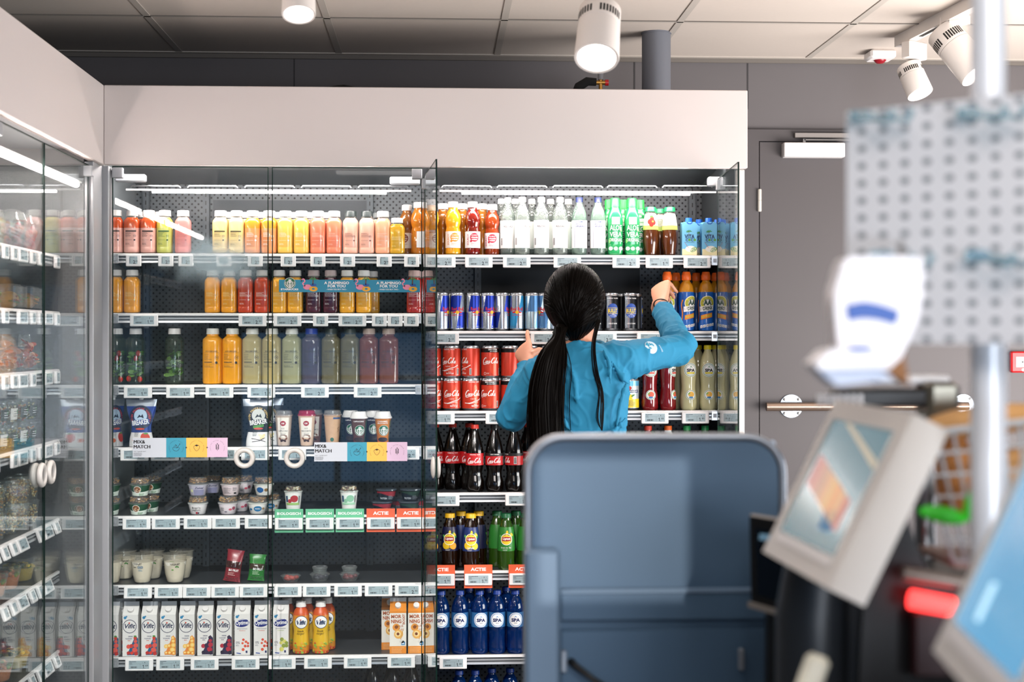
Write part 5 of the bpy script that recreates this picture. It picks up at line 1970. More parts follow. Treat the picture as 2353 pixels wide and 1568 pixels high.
S_ = smoothie
F1 = lambda: smoothie('d85218', 'f8b8a8', ink='2a1a18', bar=True)
SM = {'pink': (F1, 'pink juice bottle with dark orange top'),
      'lime': (lambda: smoothie('dcc94a', 'c8c860', ink='2c5a2c', bar=True), 'lime green juice bottle with white cap'),
      'rose': (lambda: smoothie('e58a84', None, ink='b86058'), 'rose pink juice bottle with white cap'),
      'pale': (lambda: smoothie('fbd98c', None, ink='5a5030', bar=True), 'pale cream yellow juice bottle'),
      'peach': (lambda: smoothie('ee962a', 'f09a5c', ink='fff6ea'), 'orange juice bottle turning peach at the bottom'),
      'yell': (lambda: smoothie('fac558', None, ink='faf2d8'), 'light yellow juice bottle with white cap'),
      'coral': (lambda: smoothie('f08462', None, ink='f6c8b4'), 'coral orange juice bottle with white cap'),
      'blush': (lambda: smoothie('f6b8a0', None, ink='8a5a50', capc='2c3434'), 'blush pink juice bottle with dark cap'),
      'apri': (lambda: smoothie('f8ac84', None, ink='f8d8c0'), 'apricot juice bottle with white cap'),
      'mango': (lambda: smoothie('f3a224', None, ink='f4d88a'), 'mango yellow juice bottle with white cap'),
      'red': (lambda: smoothie('c2401c', None, ink='f6d8c8'), 'orange red juice bottle with white lettering'),
      'plum': (lambda: smoothie('4a1426', None, ink='f0dce0', capc='c8b4b4'), 'dark plum juice bottle with white lettering'),
      'sun': (lambda: smoothie('f2ac28', None, ink='f6e0a0'), 'sunny yellow juice bottle with white cap'),
      'crim': (lambda: smoothie('a82a22', None, ink='f0d0c8', capc='d8b8b4'), 'crimson juice bottle with pinkish cap')}


def sm(sh, px, k, dy=.030, back=False, **kw):
    f, d = SM[k]
    put(sh, px, 'sm_' + k, f, ('second-row ' if back else '') + d, 'juice bottle', 'small juice bottles', dy=dy, **kw)


for px, k in ((266, 'pink'), (304, 'pink'), (342, 'pink'), (379, 'lime'), (421, 'rose'), (507, 'pale'), (544, 'pale'), (581, 'peach'), (619, 'peach'), (656, 'yell'), (693, 'yell'), (731, 'coral'), (768, 'coral'), (806, 'blush'), (843, 'blush'), (880, 'apri')):  # some goods at the left post stand in for reflections, built solid
    sm('L1', px, k)
for px, k in ((330, 'pink'), (368, 'rose'), (526, 'pale'), (562, 'pale'), (600, 'peach'), (638, 'yell'), (675, 'yell'), (712, 'coral'), (750, 'coral'), (866, 'blush')):
    sm('L1', px, k, dy=.098, back=True)
put('L1', 915, 'sm_lemon', lambda: smoothie('d8a420', None, ink='f4d88a', H=.128), 'short golden juice bottle beside the vitamin waters', 'juice bottle', 'small juice bottles', dy=.03, dpx=-.004)
for px, k in ((266, 'mango'), (304, 'mango'), (489, 'mango'), (527, 'mango'), (565, 'red'), (603, 'red'), (642, 'sun'), (679, 'sun'), (721, 'plum'), (760, 'plum'), (798, 'sun'), (836, 'sun'), (952, 'crim')):
    sm('L2', px, k)
sm('L2', 855, 'sun', dy=.098, back=True); sm('L2', 964, 'crim', dy=.10, back=True)

# vitamin waters
VW = 'vitamin water bottles'
for px, key, fn, d, dy in (
        (935, 'so_brown', lambda: sourcy('9a5a14', '7a2a1c', .94, rot=-.6), 'amber brown vitamin water, label turned left', .075),
        (962, 'so_amber', lambda: sourcy('c87412', 'd8801c', .98, rot=1.1, side=True), 'amber vitamin water seen from the barcode side', .045),
        (990, 'so_yel', lambda: sourcy('e5a01c', 'e8921c', 1.04, rot=-.5), 'yellow orange vitamin water nearest the open glass door', .022),
        (1041, 'so_yel2', lambda: sourcy('e5a01c', 'e8921c', 1.0), 'yellow orange vitamin water with an orange round logo', .034),
        (1086, 'so_red', lambda: sourcy('6a1408', 'c01c3a', 1.0), 'dark red vitamin water with a pink round logo', .034),
        (1131, 'so_red2', lambda: sourcy('8a3410', 'c01c3a', .96, rot=-.25), 'rusty brown vitamin water with a pink round logo', .060)):
    put('R1' if px > 975 else 'L1', px, key, fn, d, 'vitamin water bottle', VW, dy=dy)
for px in (1018, 1062, 1108):
    put('R1', px, 'so_back', lambda: sourcy('a86414', 'd8801c', 1.0, rot=2.0), 'second-row amber vitamin water behind the orange ones', 'vitamin water bottle', VW, dy=.11)
for px, key, a, d in ((1167, 'vw_r', ('RELOAD', '222222', 'cfd3d0'), 'clear vitamin bottle with pale cap and white label'), (1200, 'vw_s', ('RELOAD', '222222', 'cfd3d0'), 'clear vitamin bottle turned to its barcode side'),
                      (1244, 'vw_r', 0, 'clear vitamin bottle with pale cap and white label'), (1287, 'vw_r', 0, 'clear vitamin bottle with pale cap and white label'),
                      (1331, 'vw_u', ('UPGRADE', '1c3c7c', '1c2c5c', 'b8d2c6'), 'clear vitamin bottle with navy cap and blue lettering'), (1374, 'vw_u', 0, 'clear vitamin bottle with navy cap and blue lettering')):
    put('R1', px, key, lambda a=a, key=key: vwell(*a, side=(key == 'vw_s')), d, 'vitamin water bottle', VW, dy=.028 if px != 1167 else .05)
for px in (1152, 1184, 1222, 1265, 1306):
    put('R1', px, 'vw_b', lambda: vwell('RELOAD', '222222', 'cfd3d0', 'a8b0ac', side=True), 'second-row clear vitamin bottle with pale cap', 'vitamin water bottle', VW, dy=.10)
for px in (1413, 1452):
    put('R1', px, 'aloe', aloe, 'bright green aloe drink bottle with light green cap', 'aloe drink bottle', 'green aloe drinks')
for px in (1400, 1432, 1470):
    put('R1', px, 'aloe', aloe, 'second-row green aloe drink bottle', 'aloe drink bottle', 'green aloe drinks', dy=.095)
put('R1', 1495, 'tea_f', ice_tea_small, 'brown iced tea bottle with a strawberry sleeve', 'iced tea bottle', 'small iced teas')
put('R1', 1539, 'tea_p', lambda: ice_tea_small(False), 'brown iced tea bottle with a plain cream sleeve', 'iced tea bottle', 'small iced teas')
put('R1', 1516, 'tea_p', None, 'second-row brown iced tea bottle with cream sleeve', 'iced tea bottle', 'small iced teas', dy=.10)
for px in (1582, 1628):
    put('R1', px, 'coco', coco_carton, 'sky blue coconut water carton with blue cap', 'coconut water carton', 'coconut water cartons', dy=.03)
for px in (1606, 1648):
    put('R1', px, 'coco', coco_carton, 'second-row sky blue coconut water carton', 'coconut water carton', 'coconut water cartons', dy=.095)

# energy drink cans
EC = 'slim energy drink cans'
for px, key, rot, d in ((1015, 'blue', -1.0, 'silver and blue slim can partly behind the glass edge'), (1051, 'blue', .0, 'silver and blue slim can with red lettering in front'), (1087, 'blue', -.55, 'silver and blue slim can turned left'), (1121, 'blue', -.55, 'silver and blue slim can turned left'),
                        (1153, 'blue', -1.5, 'silver and blue slim can seen from the side'), (1187, 'sky', .0, 'sky blue and silver slim can'), (1222, 'pale', 2.6, 'pale silver slim can showing its fine print side'), (1252, 'pale', .9, 'pale silver slim can beside the dark ponytailed head')):
    put('R2', px, 'rb_%s_%d' % (key, rot * 10), lambda key=key, rot=rot: slim_can(key, -rot), d, 'energy drink can', EC, dy=.030)
for px in (1034, 1104, 1170, 1238, 1270, 1300):
    put('R2', px, 'rb_back', lambda: slim_can('blue', 1.2), 'second-row silver and blue slim can', 'energy drink can', EC, dy=.088)
for px in (1368, 1405, 1447):
    put('R2', px, 'built', lambda: slim_can('built', .1), 'black and silver slim can with blue round badge', 'energy drink can', EC, dy=.03)
for px in (1388, 1428, 1460):
    put('R2', px, 'built_b', lambda: slim_can('built', 1.6), 'second-row black slim can', 'energy drink can', EC, dy=.088)
SB = 'blue sports drink bottles'
put('R2', 1533, 'aa0', lambda: sport_bottle(-.1), 'blue sports drink bottle held by the reaching hand', 'sports drink bottle', SB, dy=.03)
put('R2', 1577, 'aa1', lambda: sport_bottle(.45), 'blue sports drink bottle, badge turned right, beside the held one', 'sports drink bottle', SB, dy=.03)
put('R2', 1622, 'aa0', None, 'blue sports drink bottle nearest the open right glass door', 'sports drink bottle', SB, dy=.03)
put('R2', 1553, 'aa2', lambda: sport_bottle(1.4), 'second-row sports drink bottle with orange cap', 'sports drink bottle', SB, dy=.10)
put('R2', 1600, 'aa2', None, 'second-row sports drink bottle with orange cap', 'sports drink bottle', SB, dy=.10)
put('R2', 1645, 'aa2', None, 'second-row sports drink bottle with orange cap', 'sports drink bottle', SB, dy=.10)

# tall raw juices
RJ = 'tall juice bottles'
put('L3', 268, 'herb', herb_water, 'clear infused water bottle with herbs and strawberries', 'infused water bottle', RJ, dy=.036, dpx=-.0)
put('L3', 308, 'herb', None, 'clear infused water bottle with herbs and strawberries', 'infused water bottle', RJ, dy=.036, dpx=.006)
put('L3', 401, 'herb2', lambda: herb_water(False), 'clear infused water bottle with only green herbs', 'infused water bottle', RJ, dy=.036)
for px, key, a, d in ((489, 'rj_y', dict(body='f0a018', solid=1, words=('RAW LEMONADE',)), 'tall deep yellow lemonade bottle'), (534, 'rj_y', 0, 'tall deep yellow lemonade bottle'),
                      (580, 'rj_g', dict(body='c9b87e', solid=.72), 'tall pale green lemonade bottle with white cap'), (625, 'rj_g', 0, 'tall pale green lemonade bottle with white cap'), (671, 'rj_h', dict(body='bab88c', solid=.7), 'tall greenish lemonade bottle, third of the pale ones'),
                      (716, 'rj_b', dict(body='6a6478', solid=.55, capc='1c3c9c'), 'tall greyish lemonade bottle with blue cap'), (761, 'rj_k', dict(body='8c8464', solid=.55, capc='2a3634'), 'tall olive lemonade bottle with dark cap'), (805, 'rj_k', 0, 'tall olive lemonade bottle with dark cap'),
                      (848, 'rj_r', dict(body='8a564a', solid=.7, capc='bda79c'), 'tall brownish pink juice bottle'), (893, 'rj_r', 0, 'tall brownish pink juice bottle')):
    put('L3', px, key, (lambda a=a: raw_juice(**a)), d, 'juice bottle', RJ, dy=.036)

# soda cans, stacked two high
SCN = 'stacked soda cans'
for px, kt, kb, rt, rb in ((993, 'red', 'red', 0, .5), (1038, 'red', 'red', -.35, .1), (1082, 'red', 'red', -1.1, .35), (1126, 'zero', 'zero', .15, -.2), (1172, 'zero', 'zero', 2.5, .9), (1216, 'red', 'red', .2, .0), (1262, 'red', 'red', .3, .0)):
    for lvl, kk, rr_ in ((0, kb, rb), (1, kt, rt)):
        d = ('black-banded red' if kk == 'zero' else 'red') + ' soda can, ' + ('upper' if lvl else 'lower') + ' of its stack'
        put('R3', px, 'cc_%s_%d' % (kk, rr_ * 10), lambda kk=kk, rr_=rr_: cola_can(kk, rr_, back=abs(rr_) > 2), d, 'soda can', SCN, dy=.036, dz=lvl * .1145)
for px in (1015, 1060, 1105, 1148):
    put('R3', px, 'cc_b', lambda: cola_can('red', 1.8), 'second-row red soda can', 'soda can', SCN, dy=.108)
for lvl in (0, 1):
    put('R3', 1447, 'lemoncan', lemon_can, 'yellow lemon soda can with foil top, ' + ('upper' if lvl else 'lower') + ' of its stack', 'soda can', SCN, dy=.036, dz=lvl * .1145)
    put('R3', 1402, 'lemoncan', lemon_can, 'yellow lemon soda can behind the person, ' + ('upper' if lvl else 'lower'), 'soda can', SCN, dy=.036, dz=lvl * .1145)
for px in (1493, 1534):
    put('R3', px, 'spa_r' if px < 1500 else 'spa_r2', (lambda q=px: spa_fruit('berry', 0 if q < 1500 else .9)), 'red sparkling drink bottle ' + ('facing forward' if px < 1500 else 'with its stickers turned away'), 'sparkling drink bottle', 'sparkling fruit drinks', dy=.034)
for px in (1582, 1626):
    put('R3', px, 'spa_l%d' % (px > 1600), (lambda q=px: spa_fruit('lemon', .15 if q < 1600 else 0)), 'pale lemon sparkling drink bottle with yellow cap', 'sparkling drink bottle', 'sparkling fruit drinks', dy=.034)
for px in (1560, 1604, 1644):
    put('R3', px, 'spa_lb', lambda: spa_fruit('lemon', 2.4), 'second-row lemon sparkling drink bottle', 'sparkling drink bottle', 'sparkling fruit drinks', dy=.104)

# shelf L4: pouches and coffee
put('L4', 262, 'pb', pouch_breaker, 'blue yoghurt pouch standing in for a reflection by the post', 'yoghurt pouch', 'yoghurt pouches', dy=.045, dpx=-.002, rot=1.0)  # a reflection in the end wall, built as a solid pouch
put('L4', 325, 'pb', None, 'blue yoghurt pouch with silver top', 'yoghurt pouch', 'yoghurt pouches', dy=.03, rot=-.1)
put('L4', 594, 'pk', lambda: pouch_breaker('26282c', '101214', 'vanilla'), 'black and white vanilla yoghurt pouch', 'yoghurt pouch', 'yoghurt pouches', dy=.03, rot=.1)
put('L4', 616, 'pk', None, 'second-row black and white vanilla yoghurt pouch', 'yoghurt pouch', 'yoghurt pouches', dy=.095)
IC = 'iced coffee cups'
put('L4', 652, 'ic1', lambda: iced_coffee('CAPPUCCINO', 'c9b4a4'), 'cream and brown iced coffee cup with clear lid', 'coffee cup', IC, dy=.034)
put('L4', 705, 'ic2', lambda: iced_coffee('MACCHIATO', 'd4b49c', pink=True), 'cream iced coffee cup with pink lid', 'coffee cup', IC, dy=.034)
put('L4', 764, 'ic3', lambda: iced_coffee('', 'cfa888', blank=True), 'tan iced coffee cup with clear lid', 'coffee cup', IC, dy=.05)
put('L4', 825, 'sc1', coffee_cup, 'dark brown iced coffee cup with white lid and green emblem', 'coffee cup', IC, dy=.034, dz=.012)
put('L4', 880, 'sc2', lambda: coffee_cup('c9781c', ('CARAMEL', 'MACCHIATO')), 'orange iced coffee cup with white lid and green emblem', 'coffee cup', IC, dy=.034, dz=.012)
put('L4', 806, 'sc3', lambda: coffee_cup('2c2636', ('CAPPUCCINO',)), 'second-row dark iced coffee cup with white lid', 'coffee cup', IC, dy=.12, dz=.012)
put('L4', 857, 'sc3', None, 'second-row dark iced coffee cup with white lid', 'coffee cup', IC, dy=.12, dz=.012)
put('L4', 722, 'ic4', lambda: iced_coffee('MACCHIATO', '7a5040'), 'second-row brown iced coffee cup', 'coffee cup', IC, dy=.11)
for px, w_, a in ((818, 72, 0), (880, 64, 1)):
    p = W(px, 1018, Y_S + .034)
    z = SHELF['L4'][0]
    m = MB().box(-.036 + .004 * a, .036 - .004 * a, -.032, .032, 0, .010, mat('promo_red', 'c8402c', .5), .001)
    o = m.build('display_tray'); o.location = (p.x, Y_S + .034, z + .0005)
    tag(o, 'flat red display tray under the ' + ('dark brown' if not a else 'orange') + ' coffee cup', 'tray')

# cola bottles
CB = 'cola bottles'
for px, k, rot, dy, d in ((1091, 'red', 0, .036, 'dark cola bottle with red cap and label'), (1136, 'zero', 0, .036, 'dark cola bottle with black-banded red label'), (1181, 'zero', -1.2, .036, 'dark cola bottle turned to its barcode'),
                          (1000, 'red', .3, .12, 'second-row cola bottle behind the open door glass'), (1040, 'red', 0, .12, 'second-row dark cola bottle in shadow'), (1078, 'red', 0, .12, 'second-row dark cola bottle in shadow'), (1212, 'red', -.2, .12, 'second-row dark cola bottle in shadow')):
    put('R4', px, 'cb_%s_%d' % (k, rot * 10), lambda k=k, rot=rot: cola_bottle(k, rot), d, 'cola bottle', CB, dy=dy)
for px, k in ((1489, 'berry'), (1535, 'clear'), (1578, 'green'), (1620, 'green')):
    put('R4', px - (12 if px > 1650 else 0), 'sf4_' + k, lambda k=k: spa_fruit(k), {'berry': 'red-capped', 'clear': 'orange-capped', 'green': 'green-capped'}[k] + ' sparkling bottle top above the grey-blue kiosk', 'sparkling drink bottle', 'sparkling drinks above the kiosk', dy=.034)

# iced teas
IT = 'iced tea bottles'
for px, k, rot, dy, d in ((988, 'mango', .25, .03, 'iced tea bottle behind the open door glass'), (1034, 'mango', -.1, .045, 'dark iced tea bottle with yellow round badge'), (1082, 'lemon', 0, .03, 'dark lemon iced tea bottle with yellow cap'), (1163, 'green', 0, .03, 'green iced tea bottle with round badge'), (1208, 'green', .7, .040, 'green iced tea bottle beside the kiosk edge')):
    put('R5', px, 'lt_%s_%d' % (k, rot * 10), lambda k=k, rot=rot: lipton(k, rot), d, 'iced tea bottle', IT, dy=dy)
for px, k in ((1059, 'lemon'), (1100, 'mango'), (1142, 'green'), (1185, 'green')):
    put('R5', px, 'lb_' + k, lambda k=k: lipton(k, 1.9), 'second-row ' + ('green' if k == 'green' else 'dark') + ' iced tea bottle' + (' with yellow cap' if k != 'green' else ''), 'iced tea bottle', IT, dy=.10)

# L5 muesli tubs
MT = 'muesli yoghurt tubs'
for px, k, lvl, d in ((262, 'green', 0, 'green muesli yoghurt tub by the post, lower'), (262, 'green', 1, 'green muesli yoghurt tub by the post, upper'), (319, 'green', 0, 'green muesli yoghurt tub, lower of its stack'), (322, 'green', 1, 'green muesli yoghurt tub, upper of its stack'),
                      (455, 'berry', 0, 'white berry yoghurt tub with granola, lower of its stack'), (455, 'lilac', 1, 'lilac yoghurt tub with granola, upper of its stack'), (524, 'pinkdots', 0, 'pink dotted yoghurt tub with granola, lower'), (530, 'pink', 1, 'pink fine-print yoghurt tub with granola, upper'),
                      (592, 'blue', 0, 'white yoghurt tub with blue oval, lower'), (606, 'sky', 1, 'white yoghurt tub with dark blue oval, upper')):
    put('L5', px, 'mt_' + k, lambda k=k: muesli_tub(k), d, 'yoghurt tub', MT, dy=.042, dz=lvl * .0655, dpx=(-.012 if px == 262 else 0))
for px, k, lvl in ((345, 'green', 0), (350, 'green', 1), (486, 'lilac', 1), (560, 'pinkdots', 1), (552, 'pinkdots', 0), (622, 'blue', 0)):
    put('L5', px, 'mt_' + k, None, 'second-row yoghurt tub with granola, ' + ('upper' if lvl else 'lower'), 'yoghurt tub', MT, dy=.125, dz=lvl * .0655)
put('L5', 674, 'ty_r', tall_yoghurt, 'tall yoghurt cup with red strawberry print', 'yoghurt cup', 'tall yoghurt cups', dy=.04, dz=.006)
put('L5', 802, 'ty_g', lambda: tall_yoghurt('green'), 'tall yoghurt cup with pale green print', 'yoghurt cup', 'tall yoghurt cups', dy=.04, dz=.006)
for px, lvl, k in ((878, 0, '8c2030'), (888, 1, '8c2030'), (940, 0, '1f3c34'), (943, 1, '1f3c34')):
    put('L5', px, 'db_' + k, lambda k=k: dark_bowl(k), 'black protein yoghurt bowl with ' + ('red' if k[0] == '8' else 'green') + ' stripe, ' + ('upper' if lvl else 'lower'), 'yoghurt bowl', 'black protein bowls', dy=.045, dz=lvl * .0435 if not lvl else .0435 * 1.0)
for px in (905, 958):
    put('L5', px, 'db_8c2030', None, 'second-row black protein yoghurt bowl', 'yoghurt bowl', 'black protein bowls', dy=.13)

# L6
YC = 'plain yoghurt cups'
put('L6', 262, 'yc', yoghurt_cup, 'tall clear cup of plain yoghurt beside the post', 'yoghurt cup', YC, dy=.044, dpx=-.010)
put('L6', 327, 'yc', None, 'tall clear cup of yoghurt with blue coconut lettering', 'yoghurt cup', YC, dy=.044)
put('L6', 402, 'yc2', lambda: yoghurt_cup('plain'), 'tall clear cup of yoghurt with green leaf print', 'yoghurt cup', YC, dy=.044)
for px in (286, 350, 418):
    put('L6', px, 'yc2', None, 'second-row tall clear cup of yoghurt', 'yoghurt cup', YC, dy=.135)
put('L6', 532, 'sb1', snack_bag, 'dark red fruit snack bag leaning right', 'snack bag', 'fruit snack bags', dy=.035)
ITEMS[-1][0].rotation_euler = (-.06, .14, 0); ITEMS[-1][0].location.z += .004
put('L6', 588, 'sb2', lambda: snack_bag('2a7a30', '3a2a18', .092), 'green fruit snack bag', 'snack bag', 'fruit snack bags', dy=.05, rot=.1)
ITEMS[-1][0].rotation_euler = (-.12, .08, .1); ITEMS[-1][0].location.z += .003
put('L6', 668, 'cs1', lambda: clamshell(), 'flat clear pot of strawberries', 'fruit pot', 'fruit pots', dy=.05)
put('L6', 735, 'cs2', lambda: clamshell('1c1c2c', '2a2034', True), 'clear pot of dark berries with a topping cup', 'fruit pot', 'fruit pots', dy=.06)
put('L6', 803, 'cs3', lambda: clamshell('5a1420', '7a1c28', True), 'clear pot of dark red fruit with a topping cup', 'fruit pot', 'fruit pots', dy=.06)

# L7 cartons
GC = 'drink yoghurt cartons'
for px, k, f, d in ((262, 'vifit', 'straw', 'strawberry drink yoghurt carton'), (303, 'vifit', 'straw', 'strawberry drink yoghurt carton'), (346, 'vifit', 'straw', 'strawberry drink yoghurt carton'), (389, 'vifit', 'peach', 'peach drink yoghurt carton'), (432, 'vifit', 'peach', 'peach drink yoghurt carton'),
                    (474, 'vifit', 'berry', 'forest fruit drink yoghurt carton'), (517, 'vifit', 'berry', 'forest fruit drink yoghurt carton'), (559, 'optimel', 'rasp', 'raspberry drink yoghurt carton with blue oval logo'), (603, 'optimel', 'rasp', 'raspberry drink yoghurt carton with blue oval logo'), (647, 'optimel', 'lime', 'lime drink yoghurt carton with blue oval logo')):
    put('L7', px, 'gc_%s_%s' % (k, f), lambda k=k, f=f: gable_carton(k, f), 'white ' + d, 'drink carton', GC, dy=.034, dpx=(-.006 if px == 262 else 0))  # leftmost carton is a reflection in the end wall, built solid
for px in (915, 957):
    put('L7', px, 'gc_m', lambda: gable_carton('morning'), 'orange and white peach juice carton', 'drink carton', GC, dy=.034)
for px in (282, 368, 452, 540, 624):
    put('L7', px, 'gc_vifit_straw', None, 'second-row white drink yoghurt carton', 'drink carton', GC, dy=.10)
put('L7', 896, 'gc_m', None, 'second-row orange and white peach juice carton', 'drink carton', GC, dy=.10)
for px in (692, 737):
    put('L7', px, 'vb', vifit_bottle, 'yellow and orange drink yoghurt bottle with white cap', 'drink yoghurt bottle', 'yellow yoghurt bottles', dy=.034)
for px in (660, 705, 752):
    put('L7', px, 'vb2', vifit_bottle, 'second-row yellow drink yoghurt bottle', 'drink yoghurt bottle', 'yellow yoghurt bottles', dy=.10)

# blue waters
for px in (1014, 1057, 1102, 1142, 1184):
    put('R6', px, 'sw%d' % (px in (1102,)), (lambda q=px: spa_water(.15 if q == 1102 else 0)), 'blue water bottle with white round badge', 'water bottle', 'blue water bottles', dy=.034)
for px in (993, 1078, 1122, 1163):
    put('R6', px, 'swb', lambda: spa_water(2.2), 'second-row blue water bottle', 'water bottle', 'blue water bottles', dy=.105)
# floor tray of the cooler: tops of bottles
zf = .0502
SHELF['B'] = (zf - .0002, 'cooler floor')
for px in (1055, 1092, 1130, 1172):
    put('B', px, 'sw0', None, 'blue water bottle cap peeking up at the bottom edge', 'water bottle', 'bottles on the cooler floor', dy=.10 if px > 1100 else .07, dz=-.0)
for px in (855, 900, 945):
    put('B', px, 'cb_red_0', None, 'dark bottle low on the cooler floor', 'cola bottle', 'bottles on the cooler floor', dy=.22)

# ------------------------------------------------------------------ labels that single each product out
ORD = ['first', 'second', 'third', 'fourth', 'fifth', 'sixth', 'seventh', 'eighth', 'ninth', 'tenth', 'eleventh', 'twelfth']
NUM = ['', 'one', 'two', 'three', 'four', 'five', 'six', 'seven', 'eight', 'nine', 'ten', 'eleven', 'twelve']


def finish_labels(items):
    groups = {}
    for it in items:
        groups.setdefault((it[1], it[2]), []).append(it)
    for (d, w), L in groups.items():
        L.sort(key=lambda q: q[3])
        n = len(L)
        for i, it in enumerate(L):
            if n == 1:
                t = '%s, %s' % (d, w)
            elif n == 2:
                t = '%s, %s of two, %s' % (d, ('left', 'right')[i], w)
            else:
                t = '%s, %s of %s, %s' % (d, ORD[i] if i else 'leftmost', NUM[n], w)
            words = t.split()
            if len(words) > 16:
                t = ' '.join(words[:16])
                print('LONG', t)
            it[0]['label'] = t


finish_labels(ITEMS)

# ------------------------------------------------------------------ electronic price tags
SCREEN = mat('eink_grey', '9fb0b6', .35)
TAGS = []
INK = mat('eink_black', '1c2226', .5)


def digits(m, t, u, v, size):
    """price figures; the 1 gets its flag"""
    st = size * .60
    for i, ch in enumerate(t):
        x = u + (i - (len(t) - 1) / 2) * st
        if ch == '1':
            h = size * .35
            m.grid(x + size * .02, x + size * .13, v - h, v + h, INK, step=0)
            m.line([(x - size * .14, v + h * .55), (x + size * .08, v + h * .92)], size * .10, INK)
        else:
            m.text(ch, x, v, size, INK, .02)


def price_tag(wide, price, promo=None):
    r = root('price_tag')
    w, h = (.096, .0405) if wide else (.052, .0405)
    m = MB().box(-w / 2, w / 2, -.012, -.002, -h / 2, h / 2, WHITE, .0022)
    m.build('frame', r)
    m = MB().on(flatw(.0122))
    sw, sh_ = (.070, .028) if wide else (.028, .026)
    m.grid(-sw / 2, sw / 2, -sh_ / 2 + .001, sh_ / 2 + .001, SCREEN, step=0).lay()
    a, b = price.split('.')
    if wide:
        m.lines(-.033, .004, .0118, 1, .003, INK, .0016, len(price) * 7 + int(b))
        m.lines(-.033, -.018, .0070, 1, .003, INK, .0014, 3).lines(-.033, -.016, .002, 1, .003, INK, .0009, 4)
        m.bars(-.028, -.006, -.010, -.0045, INK, 5)
        m.grid(.004, .0044, -.012, .0045, INK, step=0).grid(-.034, .034, .0044, .0047, INK, step=0)
        m.disc(.020, .0085, .0016, INK, seg=8, rings=1).disc(.012, .0085, .0008, INK, seg=6, rings=1).disc(.028, .0085, .0008, INK, seg=6, rings=1)
        digits(m, a, .0145, -.0055, .0165)
        m.disc(.0205, -.0108, .0011, INK, seg=8, rings=1)
        digits(m, b, .0265, -.0020, .0080)
    else:
        m.lines(-.012, .004, .0115, 1, .003, INK, .0014, 2).grid(-.0125, -.011, -.008, .009, INK, step=0)
        digits(m, a, .0030, -.0055, .0165)
        m.disc(.0080, -.0108, .001, INK, seg=8, rings=1)
        digits(m, b, .0115, -.0020, .0060)
    m.build('screen', r)
    if promo:
        col = {'BIOLOGISCH': '67b88e', 'ACTIE': 'e4603a'}[promo]
        m = MB().box(-.0495, .0495, -.0015, 0, -.031, .051, mat('card_' + col, col, .5))
        m.on(flatw(.0017))
        m.text(promo, 0, .035, .0155 if promo == 'ACTIE' else .0125, WPRINT, .035, width=.054 if promo == 'ACTIE' else .082)
        m.build('promo_card', r)
    return r


def tagp(sh, px, wide, price, promo=None, tilt=0.0, dpx=0.0, dzz=0.0):
    z, ph = SHELF[sh]
    o = make(('tag', wide, price, promo), lambda: price_tag(wide, price, promo))
    p = W(px, 600, Y_S - .004)
    o.location = (p.x, Y_S - .0046, z - .026 + dzz - (.004 if promo else 0))
    o.rotation_euler = (tilt, 0, 0)
    d = 'white price tag reading %s' % price
    if promo:
        d = ('green organic' if promo[0] == 'B' else 'orange offer') + ' price tag reading %s' % price
    elif not wide:
        d = 'small ' + d
    tag(o, None, 'price tag', 'electronic price tags')
    TAGS.append([o, d, ph.replace(' shelf', ' rail'), p.x])


for px, pr in ((255, '2.00'), (308, '2.00'), (382, '2.00'), (428, '2.00'), (515, '2.00'), (587, '2.00'), (663, '2.00'), (731, '2.00'), (799, '2.00'), (883, '2.00'), (946, '2.00')):
    if px > 256:
        tagp('L1', px, False, pr)
for px, pr in ((1015, '2.00'), (1100, '2.00'), (1187, '2.00'), (1303, '2.00'), (1438, '2.10'), (1514, '1.90'), (1601, '2.00')):
    tagp('R1', px, True, pr)
for px, w_, pr in ((332, 1, '1.80'), (581, 1, '2.00'), (661, 1, '2.00'), (737, 0, '2.00'), (810, 1, '2.00'), (872, 0, '2.10'), (908, 0, '2.00'), (945, 0, '2.80')):
    tagp('L2', px, bool(w_), pr)
for px, pr in ((1023, '2.25'), (1250, '2.20'), (1385, '2.00'), (1494, '2.00')):
    tagp('R2', px, True, pr)
for px, pr in ((318, '1.80'), (415, '1.80'), (505, '1.80'), (601, '1.80'), (724, '2.00'), (845, '2.00')):
    tagp('L3', px, True, pr)
for px, pr in ((1013, '1.70'), (1147, '1.70'), (1248, '1.70'), (1504, '1.80'), (1597, '1.80')):
    tagp('R3', px, True, pr)
for px, pr in ((310, '1.80'), (380, '1.80'), (448, '1.80'), (516, '1.80'), (587, '1.90'), (672, '1.90'), (760, '1.90'), (932, '2.40')):
    tagp('L4', px, True, pr)
for px, pr in ((1024, '1.90'), (1192, '1.90')):
    tagp('R4', px, True, pr)
for px, pr in ((315, '1.90'), (382, '1.70'), (455, '1.70'), (520, '1.80'), (595, '1.30')):
    tagp('L5', px, True, pr)
for px, pr in ((664, '1.85'), (735, '1.80'), (804, '1.80')):
    tagp('L5', px, True, pr, 'BIOLOGISCH')
for px, pr in ((875, '1.85'), (944, '1.85')):
    tagp('L5', px, True, pr, 'ACTIE')
for px, pr in ((1013, '1.90'), (1099, '1.90'), (1201, '1.90')):
    tagp('R5', px, True, pr, 'ACTIE')
for px, pr in ((318, '1.50'), (388, '1.50'), (453, '1.00'), (518, '1.00'), (583, '1.00'), (662, '1.00'), (728, '1.00'), (800, '1.50'), (870, '1.95'), (939, '2.90')):
    tagp('L6', px, True, pr, tilt=-.12)
for px, pr in ((321, '1.69'), (392, '1.29'), (471, '1.29'), (565, '1.00'), (648, '1.00'), (731, '1.00'), (822, '1.85'), (922, '1.85')):
    tagp('L7', px, True, pr, tilt=-.08)
tagp('R6', 1041, True, '1.80')
_r = {}
for t_ in TAGS:
    _r.setdefault(t_[2], []).append(t_)
